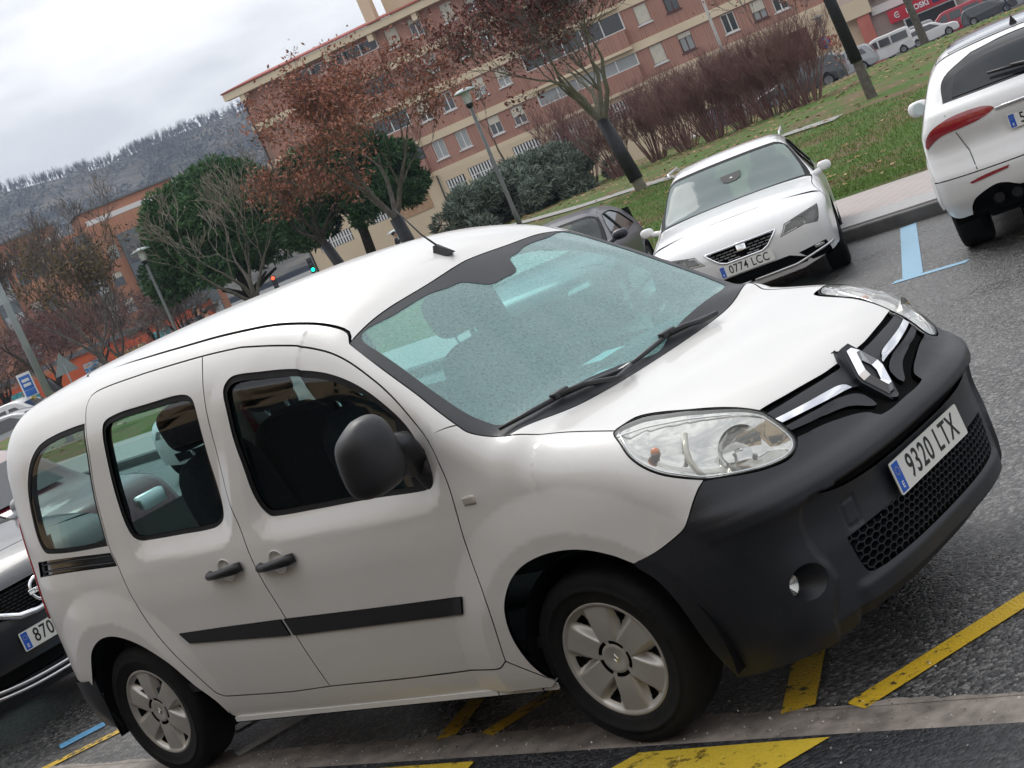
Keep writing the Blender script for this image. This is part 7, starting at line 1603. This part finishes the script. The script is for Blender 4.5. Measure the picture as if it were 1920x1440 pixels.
for s_ in (1, -1): mb = MB(); P = rz([(s_*a, z) for a, z in ((.69, 1.20), (.655, 1.13), (.61, .98), (.57, .82), (.535, .665))]); UB.ribbon(mb, P, .007, .0012, False); mb.build('tailgate_shut_line', M_seal, suv)
# far parked vehicles
def far_car(name, label, cat, px, t, hd, L_, H, W_, paint_, prof, wins_, group=None, zb=None, van_=False, lamps=True):
    """prof: (x, z) closed side outline in shares of length and height, x forward; rounded body with wheels, glass and lamps"""
    p = at_d(px, t); y_ = float(p[1]); z0 = zb if zb is not None else gz(y_); root = empty(name, (float(p[0]), y_, z0), (0, 0, hd), label, cat, group)
    P = crom([((a-.5)*L_, b*H) for a, b in prof], .12); tum = lambda z: 1-.20*max(0, z/H-.55)/.45; cx0 = 0
    ins = seg_inset(P, .05, area2(P) > 0); ins2 = seg_inset(P, .015, area2(P) > 0); rows = []
    for yy, Q in ((-1, ins), (-.97, ins2), (-.90, P), (0, P), (.90, P), (.97, ins2), (1, ins)): rows.append([(x, yy*W_/2*tum(z), z) for x, z in Q])
    mb = MB(); mb.grid(rows, closed=True); n = len(P); mb.add(rows[0], [tuple(range(n))]); mb.add(rows[-1], [tuple(range(n-1, -1, -1))]); mb.build('body', paint_, root)
    for q in wins_:
        for s_ in (-1, 1): mb = MB(); V = [((a-.5)*L_, s_*(W_/2*tum(b*H)+.012), b*H) for a, b in q]; mb.add(V, [tuple(range(len(V)))]); mb.build('side_window', M_dgl, root)
    for cx in (-.30*L_, .30*L_):
        for s_ in (-1, 1):
            mb = MB(); Mw = frame((cx, s_*(W_/2-.08), .32), (1, 0, 0), (0, 0, 1) if s_ < 0 else (0, 0, -1)); mb.lathe([(.20, .09), (.24, .10), (.31, .09), (.33, .06), (.33, -.1)], 20, Mw); w_ = mb.build('wheel', M_tyre, root); mb = MB(); mb.lathe([(0, .085), (.10, .075), (.20, .088)], 16, Mw); mb.build('rim', M_alloy, w_)
    if lamps:
        for s_ in (-1, 1):
            mb = MB(); mb.box((-.492*L_, s_*W_*.42, .50*H), (.10, .16, .28*(1.6 if van_ else 1)), bev=.02); mb.build('tail_lamp', M_red, root); mb = MB(); mb.box((.482*L_, s_*W_*.36, .44*H), (.14, .28, .16), bev=.04); mb.build('headlight', M_alu, root)
        zt_ = .92 if van_ else .86; mb = MB(); x1_ = min(x for x, z in P if abs(z-.62*H) < .12)-.012; x2_ = min(x for x, z in P if abs(z-zt_*H) < .12)-.012; mb.add([(x1_, -W_*.34, .60*H), (x1_, W_*.34, .60*H), (x2_, W_*.30, zt_*H), (x2_, -W_*.30, zt_*H)], [(0, 1, 2, 3)]); mb.build('rear_window', M_dgl, root)
        fr = [(x, z) for x, z in P if x > .05*L_]; a_ = min(fr, key=lambda q: abs(q[1]-.90*H)); b_ = min(fr, key=lambda q: abs(q[1]-.68*H)); mb = MB(); mb.add([(b_[0]+.02, -W_*.36, b_[1]+.015), (b_[0]+.02, W_*.36, b_[1]+.015), (a_[0]+.02, W_*.31, a_[1]+.015), (a_[0]+.02, -W_*.31, a_[1]+.015)], [(0, 1, 2, 3)]); mb.build('windscreen', M_dgl, root)
    return root
HB = [(.0, .20), (.0, .55), (.02, .72), (.08, .95), (.2, 1.), (.5, .99), (.62, .90), (.76, .66), (.95, .56), (1., .40), (1, .2), (.88, .16), (.80, .46), (.72, .16), (.28, .16), (.20, .46), (.12, .16)]
VN = [(.0, .14), (.0, .5), (.01, .9), (.06, 1.), (.4, 1.), (.66, .98), (.80, .76), (.90, .56), (.99, .46), (1., .3), (1, .14), (.88, .12), (.80, .36), (.72, .12), (.28, .12), (.20, .36), (.12, .12)]
HW = [[(.10, .66), (.14, .86), (.34, .93), (.36, .65)], [(.38, .65), (.37, .93), (.52, .92), (.68, .68)]]
VW = [[(.06, .58), (.06, .88), (.34, .88), (.34, .58)], [(.37, .58), (.37, .88), (.56, .88), (.56, .58)], [(.59, .58), (.59, .88), (.66, .87), (.78, .60)]]
hdF = math.atan2(UF[1], UF[0]); hdL = hdF+math.pi
far_car('dark_car', 'dark grey parked car with graffiti wall behind it, leftmost behind the lawn', 'car', (1500, 150), 76, hdL, 4.3, 1.45, 1.8, M_greyp, HB, HW)
far_car('hatchback_car', 'silver hatchback parked below the cream wall, left of the wrapped tree', 'car', (1575, 128), 96, hdL, 4.4, 1.5, 1.8, M_silver, HB, HW)
far_car('small_van', 'white car-derived van parked just right of the wrapped lawn tree', 'van', (1660, 92), 128, hdL, 4.4, 1.85, 1.8, M_whitef, VN, VW, van_=True)
far_car('estate_car', 'silver estate parked behind the white van, under the pale wall', 'car', (1702, 82), 134, hdL, 4.8, 1.72, 1.85, M_silver, VN, VW)
far_car('small_car', 'white car with only its bonnet showing beside the plain tree trunk', 'car', (1752, 72), 128, hdF, 4., 1.45, 1.75, M_whitef, HB, HW)
far_car('people_carrier', 'bright red nine-seat van parked before the supermarket window', 'van', (1792, 42), 138, hdL, 5.0, 1.95, 1.95, M_redp, VN, VW, van_=True)
far_car('dark_car', 'dark car bonnet right of the red van', 'car', (1856, 26), 132, hdF, 4.3, 1.4, 1.8, M_greyp, HB, HW)
far_car('grey_van', 'silver grey van at the top right corner, person beside it', 'van', (1885, -4), 140, hdF, 5.2, 2.1, 2.0, M_silver, VN, VW, van_=True)
far_car('hatchback_car', 'pale grey car roof with dark windows at the left edge, behind the van tail', 'car', (30, 775), 58, R_(35), 4.3, 1.45, 1.8, M_silver, HB, HW, zb=-.78)
far_car('white_van', 'white van front corner at the far left edge, beyond the grey car', 'van', (6, 752), 72, R_(35), 4.6, 1.9, 1.9, M_whitef, VN, VW, van_=True, zb=-1.1)
far_car('dark_red_car', 'dark red car between the black crossover and the grey car, left edge', 'car', (-130, 935), 14.5, R_(0), 4.2, 1.5, 1.8, M_darkred, HB, HW, zb=-.1)
# ------------------------------------------------------------------ lamps, signs, traffic lights
M_post = noisy('grey_post_paint', (.11, .12, .115), (.15, .155, .15), .5, 4, 3); M_gpost = noisy('galvanised', (.22, .25, .26), (.28, .31, .31), .5, 3, 3, metal=.2)
def lamp_post(base, H, label, group=None):
    t = empty('street_lamp', base, label=label, cat='street lamp', group=group); mb = MB(); mb.tube([(0, 0, -.1), (0, 0, .45), (0, 0, .5), (0, 0, H-.62)], [.085, .08, .068, .052], 12); mb.build('post', M_post, t)
    M = Matrix.Translation((0, 0, 0)); mb = MB(); mb.lathe([(.05, H-.64), (.10, H-.58), (.12, H-.50), (.115, H-.48)], 20, M); mb.build('collar', M_black, t)
    mb = MB(); mb.lathe([(.11, H-.49), (.145, H-.30), (.155, H-.10), (.15, H-.08)], 20, M); mb.build('lantern_glass', mat('lantern_glass', (.62, .66, .66), .15, 0, .7) if 'lantern_glass' not in bpy.data.materials else bpy.data.materials['lantern_glass'], t)
    mb = MB(); [mb.tube([(.12*math.cos(a), .12*math.sin(a), H-.48), (.158*math.cos(a), .158*math.sin(a), H-.08)], .008, 4) for a in (0, 1.57, 3.14, 4.71)]; mb.build('lantern_ribs', M_post, t)
    mb = MB(); mb.lathe([(.155, H-.09), (.40, H-.13), (.40, H-.115), (.22, H-.03), (.04, H), (.0, H)], 28, M); mb.build('hat', noisy('lamp_hat', (.24, .30, .30), (.32, .38, .38), .4, 4) if 'lamp_hat' not in bpy.data.materials else bpy.data.materials['lamp_hat'], t); return t
lamp_post(gb((975, 421)), 4.45, 'grey street lamp with flat disc hat, standing in front of the junipers')
b_ = atdist((331, 620), 60, -.6); lamp_post(b_, hz((268, 462), 60)+.6, 'grey street lamp with curved hat in front of the orange flats, left of the pine')
b_ = atdist((755, 470), 70, -.8); lamp_post(b_, hz((683, 435), 70)+.4, 'small dark street lamp beside the leaning trunks above the van roof')
def mast(name, base, H, r0, r1, m, label, cat): t = empty(name, base, label=label, cat=cat); mb = MB(); mb.tube([(0, 0, -.1), (0, 0, H)], [r0, r1], 10); mb.build('pole', m, t); return t
b_ = atdist((92, 740), 40, -.4); mast('lamp_mast', b_, hz((-12, 480), 40)+.4+1.5, .10, .075, M_gpost, 'tall galvanised lamp mast at the left, between the low bare trees', 'lamp mast')
b_ = atdist((1582, 160), 72, -1.1); t = mast('wall_lamp', b_, hz((1555, 42), 72)+1.1, .06, .045, M_post, 'thin grey lamp post in front of the cream wall by the round sign', 'street lamp'); mb = MB(); mb.lathe([(.05, 0), (.12, .1), (.14, .35), (.3, .38), (.02, .5)], 12, Matrix.Translation((0, 0, hz((1555, 42), 72)+1.1))); mb.build('lamp_head', M_gpost, t)
b_ = atdist((1355, 95), 74, -1.); mast('pale_pole', b_, hz((1290, -40), 74)+1.0, .09, .07, noisy('pale_pole_paint', (.35, .33, .31), (.42, .4, .37), .6), 'pale pole rising between the red shrubs and the flats', 'pole')
# bus stop flag
b_ = atdist((66, 752), 72, -1.1); t = empty('bus_stop_sign', b_, label='blue and white bus stop sign on a yellow pole near the van tail', cat='sign'); zt = hz((48, 700), 72)+1.1; mb = MB(); mb.tube([(0, 0, 0), (0, 0, zt)], .085, 8); mb.build('pole', mat('yellow_pole', (.60, .48, .05), .5), t)
fv = np.array([CAMP[0]-b_[0], CAMP[1]-b_[1], 0]); fv /= np.linalg.norm(fv); rx = np.array([-fv[1], fv[0], 0]); Mb = frame((0, 0, zt-.48), tuple(rx), (0, 0, 1))
Mb = Mb @ Matrix.Translation((0, 0, .12))
for nm, x_, y_, w_, h_, d_, m_ in (('sign_board', 0, 0, .60, 1.08, .04, M_wframe), ('blue_panel', 0, .105, .48, .63, .06, mat('bus_blue', (.03, .14, .48), .4)), ('blue_panel', 0, -.36, .48, .27, .06, bpy.data.materials['bus_blue'] if 'bus_blue' in bpy.data.materials else M_navy)):
    mb = MB(); mb.box((0, 0, 0), (w_, h_, d_), bev=.004); o = mb.build(nm, m_, t); o.data.transform(Mb @ Matrix.Translation((x_, y_, 0)))
for y_ in (.21, .0): mb = MB(); mb.box((0, 0, 0), (.33, .135, .08), bev=.02); o = mb.build('bus_symbol', M_wframe, t); o.data.transform(Mb @ Matrix.Translation((0, y_, 0)))
# give-way triangle seen from behind
b_ = atdist((136, 720), 60, -.9); t = empty('triangle_sign', b_, label='back of a grey triangular road sign in front of the murals', cat='sign'); zt = hz((122, 680), 60)+.9; mb = MB(); mb.tube([(0, 0, 0), (0, 0, zt)], .03, 8); mb.build('pole', M_gpost, t)
fv = np.array([CAMP[0]-b_[0], CAMP[1]-b_[1], 0]); fv /= np.linalg.norm(fv); rx = np.array([-fv[1], fv[0], 0]); mb = MB(); mb.prism([(-.45, -.38), (.45, -.38), (0, .42)], frame((0, 0, zt), tuple(rx), (0, 0, 1)), .02); mb.build('plate', M_gpost, t)
# traffic lights: two green, one red, lit
def tlight(px, t_, zb, label, on, col):
    b_ = atdist((px[0]+12, px[1]+30), t_, zb); H = hz(px, t_)-zb; t = empty('traffic_light', b_, label=label, cat='traffic light'); mb = MB(); mb.tube([(0, 0, 0), (0, 0, H+.35)], .05, 8); mb.build('pole', M_post, t)
    fv = np.array([CAMP[0]-b_[0], CAMP[1]-b_[1], 0]); fv /= np.linalg.norm(fv); rx = np.array([-fv[1], fv[0], 0]); Mb = frame((0, 0, H+.20), tuple(rx), (0, 0, 1)); mb = MB(); mb.box((0, 0, 0), (.28, .85, .20), bev=.03); o = mb.build('housing', M_black, t); o.data.transform(Mb)
    for k, y_ in enumerate((.26, 0, -.26)):
        mb = MB(); mb.lathe([(0, .12), (.07, .115), (.10, .10)], 16, Mb @ Matrix.Translation((0, y_, 0))); m_ = mat('dark_lens', (.02, .02, .02), .3)
        if k == on: m_ = mat('lit_lens', col, .3); bsdf(m_).inputs['Emission Color'].default_value = (*col, 1); bsdf(m_).inputs['Emission Strength'].default_value = 2.2
        mb.build('lens', m_, o)
tlight((587, 503), 88, -1.2, 'traffic light showing green just above the van roof', 2, (.0, .9, .45))
tlight((567, 444), 96, -1.2, 'higher green traffic light between the pine and the cream wall', 2, (.0, .9, .55))
tlight((519, 535), 92, -1.4, 'traffic light with a faint red lens at the foot of the grey tree', 0, (.8, .06, .02))
# black vehicle-sized bin and far left shop things
b_ = atdist((40, 742), 84, -1.4); t = empty('black_van', b_, (0, 0, R_(-20)), 'black covered van or kiosk beside the bus stop sign', 'van'); mb = MB(); mb.box((0, 0, .95), (2.2, 1.6, 1.5), bev=.2); mb.build('body', M_gloss, t); mb = MB(); mb.box((.3, -.82, 1.05), (.5, .03, .35)); mb.build('white_mark', M_wframe, t); mb = MB(); mb.box((-.6, -.82, .95), (.45, .03, .7), bev=.1); mb.build('green_mark', mat('green_mark', (.08, .35, .08), .6), t)
# the plank notice on the cream wall of the flats and graffiti near the garage
mb = MB(); obox(mb, LF+NF*.12, UF, NF, 7.7, 10.2, 1.0, 2.3, -.05, 0); tag(mb.build('wall_panel', blotch('tan_panel', (.38, .22, .12), (.45, .30, .18), (.35, .2, .12), 5)), 'tan painted notice panel on the cream wall behind the wrapped trunk', 'panel')
mg = mat('graffiti', (.3, .25, .25), .8); w_ = tex(mg, 'Wave', 1.4, Distortion=9., Detail=3.); lk(mg, ramp(mg, w_.outputs[0], [(.35, (.045, .04, .045)), (.5, (.35, .32, .33)), (.62, (.10, .02, .035))]), bsdf(mg).inputs['Base Color'])
mb = MB(); obox(mb, LF+NF*.12, UF, NF, 29.5, 38.2, -2.3, -.1, -.06, -.03); tag(mb.build('graffiti_wall', mg), 'wall painted with grey looping graffiti below the dark red garage doors', 'graffiti')
# white scrap on the grass
p_ = gb((1303, 262)); mb = MB(); superblob(mb, (0, 0, .06), (.10, .07, .06), None, .9, 6); o = mb.build('paper_scrap', M_wframe); o.location = (p_[0], p_[1], p_[2]+.05); tag(o, 'small white scrap of paper lying on the lawn near the red shrubs', 'litter')
# ------------------------------------------------------------------ people
M_skin = mat('skin', (.45, .26, .19), .55); M_dk = mat('dark_cloth', (.015, .017, .022), .85); M_hair = mat('dark_hair', (.018, .012, .010), .6); M_pale = mat('pale_yellow_jacket', (.62, .62, .42), .8); M_jean = mat('blue_trousers', (.03, .04, .07), .85)
def person(base, face, label, top, hair_long=False, H=1.72, bag=False, arm=(.0, .35)):
    """one skinned body standing or walking, clothes and hair as parts"""
    t = empty('person', base, (0, 0, face), label, 'person'); k = H/1.72
    J = {'pel': (0, 0, .95), 'ch': (.01, 0, 1.28), 'nk': (.02, 0, 1.47), 'hd': (.04, 0, 1.56), 'tp': (.035, 0, 1.68)}
    V = []; E_ = []; R = []
    def add(p, r, par=None):
        V.append(tuple(c*k for c in p)); R.append(r*k); 
        if par is not None: E_.append((par, len(V)-1))
        return len(V)-1
    pel = add((0, 0, .95), .15); ab = add((.01, 0, 1.10), .13, pel); ch = add((.01, 0, 1.30), .155, ab); nk = add((.02, 0, 1.46), .055, ch); jw = add((.05, 0, 1.54), .072, nk); hd = add((.03, 0, 1.62), .085, jw); tp = add((.025, 0, 1.69), .055, hd)
    for s_ in (1, -1):
        hp = add((.0, .09*s_, .88), .095, pel); kn = add((.08*s_+.02, .10*s_, .49), .058, hp); an = add((.10*s_-.03, .10*s_, .09), .040, kn); add((.10*s_+.11, .11*s_, .04), .035, an)
        sh = add((.0, .19*s_, 1.38), .062, ch); el = add((-.03+arm[0], .24*s_, 1.12), .045, sh); wr = add((arm[1]*.5+.05, .20*s_, 1.02), .030, el); hnd = add((arm[1]*.5+.12, .19*s_, 1.02), .034, wr)
        for q in range(4): add((arm[1]*.5+.19-.01*abs(q-1.5), .19*s_+(q-1.5)*.018, 1.00), .010, hnd)
        add((arm[1]*.5+.15, .15*s_, 1.04), .010, hnd)
    me = bpy.data.meshes.new('body'); me.from_pydata(V, E_, []); o = link('body', me, [M_skin, top, M_jean], t); o.modifiers.new('s', 'SKIN'); o.modifiers.new('u', 'SUBSURF').levels = 1
    for i, r_ in enumerate(R): me.skin_vertices[0].data[i].radius = (r_, r_)
    me.skin_vertices[0].data[0].use_root = True
    dg = bpy.context.evaluated_depsgraph_get(); m2 = bpy.data.meshes.new_from_object(o.evaluated_get(dg)); o.modifiers.clear(); o.data = m2; m2.name = 'body'
    for p in m2.polygons: c = p.center; p.use_smooth = True; p.material_index = 0 if (c.z > 1.45*k or (c.x > (.13+arm[1]*.5)*k and .9*k < c.z < 1.15*k)) else (2 if c.z < .92*k else 1)
    mb = MB(); superblob(mb, (.005*k, 0, 1.655*k), (.10*k, .088*k, .085*k), None, 1, 8)
    if hair_long: superblob(mb, (-.05*k, 0, 1.55*k), (.065*k, .10*k, .15*k), None, 1, 8)
    mb.build('hair', M_hair, t)
    mb = MB(); superblob(mb, (.125*k, 0, 1.605*k), (.016*k, .012*k, .022*k), None, 1, 5); mb.build('nose', M_skin, t)
    for s_ in (1, -1): mb = MB(); superblob(mb, (.105*k, .034*s_*k, 1.63*k), (.010*k, .012*k, .007*k), None, 1, 5); mb.build('eye', M_hair, t); mb = MB(); superblob(mb, (.03*k, .088*s_*k, 1.60*k), (.018*k, .012*k, .03*k), None, 1, 5); mb.build('ear', M_skin, t)
    if bag: mb = MB(); superblob(mb, (-.17*k, 0, 1.25*k), (.09*k, .15*k, .2*k), None, .6, 7); mb.build('backpack', M_dk, t)
    return t
rt_ = math.atan2(CR[0][1], CR[0][0])
b_ = atdist((748, 462), 66, 0); person((b_[0], b_[1], hz((736, 436), 66)-1.70), rt_, 'man in a dark jacket with white collar walking right above the van roof', M_dk, H=1.72)
b_ = atdist((368, 585), 50, 0); person((b_[0], b_[1], hz((364, 576), 50)-1.66), rt_+.5, 'woman with long dark hair and dark coat, above the van roof', M_dk, True, 1.66)
b_ = atdist((386, 588), 51, 0); person((b_[0], b_[1], hz((383, 580), 51)-1.66), rt_+1.4, 'person in pale yellow jacket next to the dark coated woman', M_pale, False, 1.66)
b_ = atdist((1885, 2), 128, 0); person((b_[0], b_[1], hz((1878, -22), 128)-1.7), rt_, 'person in dark clothes beside the grey van, top right corner', M_dk, False, 1.7, True)
# grit and crumbs on the gutter and road edge
rng = np.random.default_rng(4); n = 900; x = rng.uniform(-3, 2.2, n); y = np.where(rng.uniform(size=n) < .6, rng.uniform(-.86, -.66, n), rng.uniform(-1.5, -.2, n)); A, B = rand_axes(rng, n, .0045, .0035); z = np.where(y < -.862, .011, .008)
tag(quads_mesh('grit', np.stack([x, y, z+.002], 1), A, B, noisy('grit_mix', (.10, .09, .08), (.75, .72, .68), .8, 40, 2)), kind='stuff', label='pale grit and crumbs scattered along the gutter', cat='grit')
# ------------------------------------------------------------------ the damp winter air
hm = bpy.data.materials.new('damp_air'); hm.use_nodes = True; ht = hm.node_tree; ht.nodes.clear(); ho = ht.nodes.new('ShaderNodeOutputMaterial'); hv_ = ht.nodes.new('ShaderNodeVolumePrincipled')
hv_.inputs['Color'].default_value = (.60, .74, .96, 1); hv_.inputs['Density'].default_value = .00031; hv_.inputs['Anisotropy'].default_value = .2; ht.links.new(hv_.outputs[0], ho.inputs['Volume'])
zs_ = [(o.matrix_world @ Vector(c)).z for o in (hill,) for c in o.bound_box]
mb = MB(); x0, x1, y0, y1, z0, z1 = -1650, 760, -90, 1620, -4, max(zs_)+30
mb.box(((x0+x1)/2, (y0+y1)/2, (z0+z1)/2), (x1-x0, y1-y0, z1-z0)); tag(mb.build('haze', hm), kind='stuff', label='thin damp winter haze', cat='haze')
